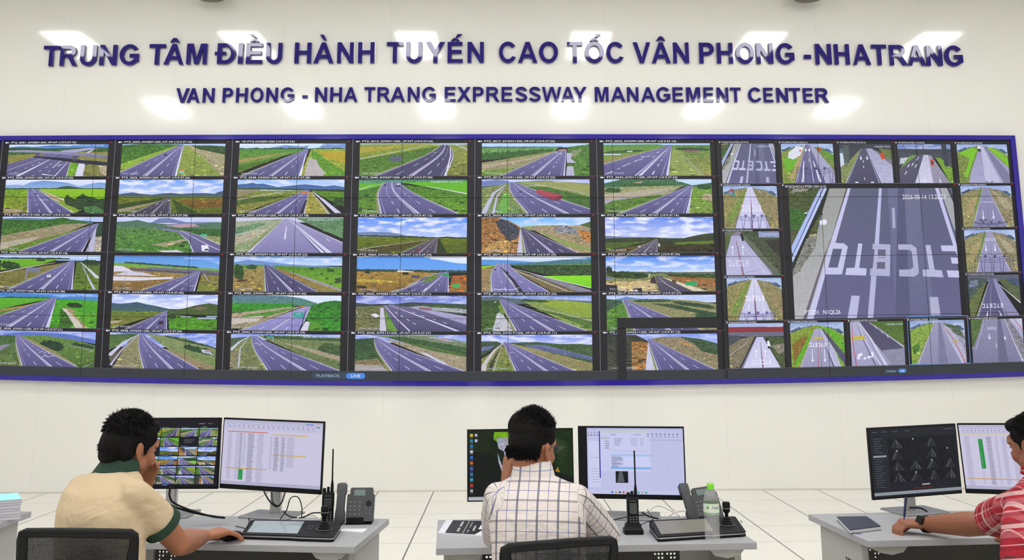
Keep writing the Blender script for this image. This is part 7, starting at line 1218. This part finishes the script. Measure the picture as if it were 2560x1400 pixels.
gth = thing('glasses', H2 @ V((0, .1, .005)), 'thin dark glasses on the face of the man in checked shirt', 'glasses'); gi = gth.matrix_world.translation.copy()
for q in (-1, 1):
    g = G(); g.tube([(H2 @ V((q*(.034+.024*math.cos(a*PI/10)), .112-.008*abs(math.cos(a*PI/10)), .004+.017*math.sin(a*PI/10))))-gi for a in range(20)], .0013, 6, closed=True); rim = g.build('rim', gm, gth, sm=True)
    g = G(); g.add([(H2 @ V((q*(.034+.023*math.cos(a*PI/10)), .110, .004+.016*math.sin(a*PI/10))))-gi for a in range(20)], [tuple(range(20))]); g.build('lens', mat('lens_glass', (.5, .55, .6, 1), rough=.05, alpha=.12), rim)
    g = G(); g.tube([(H2 @ V((q*x, y, z)))-gi for x, y, z in ((.058, .108, .008), (.078, .09, .010), (.084, .03, .012), (.085, -.005, .010), (.084, -.02, -.006))], .0016, 6); g.build('temple_arm', gm, gth, sm=True)
g = G(); g.tube([(H2 @ V((x, y, .008)))-gi for x, y in ((-.011, .112), (0, .116), (.011, .112))], .0012, 6); g.build('bridge', gm, gth, sm=True)
# right man, red plaid
yaw3 = -.25; s3_ = V((math.cos(yaw3), -math.sin(yaw3), 0)); mid = Q(2640, 1238, 3.35)
pel = V((mid.x-.02, 3.22, .60))
torso3 = [(pel, .16, .12), (Q(2622, 1400, 3.22), .16, .12), (Q(2625, 1350, 3.24), .165, .12), (Q(2632, 1290, 3.28), .172, .12), (Q(2638, 1238, 3.33), .17, .108), (Q(2632, 1205, 3.37), .12, .085), (Q(2622, 1184, 3.4), .066, .062)]
sL = mid-s3_*.135-V((0,0,.01)); sR = mid+s3_*.135-V((0,0,.01))
tm3, H3, b3 = person('man in red and white plaid shirt at the right edge, writing', None, yaw3, torso3, [(sL, Q(2462, 1310, 3.72), at_z(2312, 1311, .79)), (sR, V((sR.x+.14, 3.55, .80)), V((sR.x+.06, 3.8, .795)))],
    (Q(2592, 1114, 3.42), -.42, .2, 0, .93), 'plaid', skin3, cloth_mat('red_plaid_cotton', 'plaid'), 'neat',
    [(V((-1, .22, -.0)), V((.1, -.35, -.9)), V((0, 1, .1)), (.75, .8, .8, .8), .05, .8, .92), (V((-.8, .3, 0)), V((0, 0, -1)), V((.3, .8, 0)), (.3, .3, .3, .3), .12, .4, .95)],
    [('short', .8, .072), ('short', .8, .07)], (Q(2620, 1178, 3.405), .072, .07, .034, V((-.1, .3, 0))), skin_s=1.08)
wv = at_z(2312, 1311, .79); wd = (Q(2462, 1310, 3.72)-wv).normalized()
wt = thing('wristwatch', wv+wd*.008, 'black wristwatch on the wrist of the man in red plaid', 'watch')
x = V((0, 0, 1)).cross(wd).normalized(); y = wd.cross(x)
g = G(); g.loft([[wd*o_+(x*math.cos(k*PI/14)*r_+y*math.sin(k*PI/14)*r_) for k in range(28)] for o_, r_ in ((-.011, .0335), (.011, .0345), (.011, .0305), (-.011, .0295))], closed=True); g.build('strap', soft_m, wt, sm=True)
g = G(); n_ = (y*.5-x*.85).normalized() if x.y > 0 else (y*.5+x*.85).normalized(); M = Matrix.Translation(n_*.033) @ n_.to_track_quat('Z', 'Y').to_matrix().to_4x4(); g.loft([[M @ V((a, b_, z)) for a, b_ in rrect(.034, .034, .008)] for z in (0, .008, .010)]); g.build('case', mat('watch_glass_black', '101214', rough=.1), wt, sm=True)
pa, pb = Q(2265, 1243, 3.93), Q(2260, 1299, 3.93)
g = G(); g.tube([V((0, 0, 0)), (pb-pa)*.8, (pb-pa)], [.0048, .0048, .0015], 10); pen = g.build('pen', mat('dark_blue_pen', '1c2350', rough=.3), None, sm=True); pen.location = pa; tag(pen, 'dark blue pen held upright in the hand of the man in red plaid', 'pen')
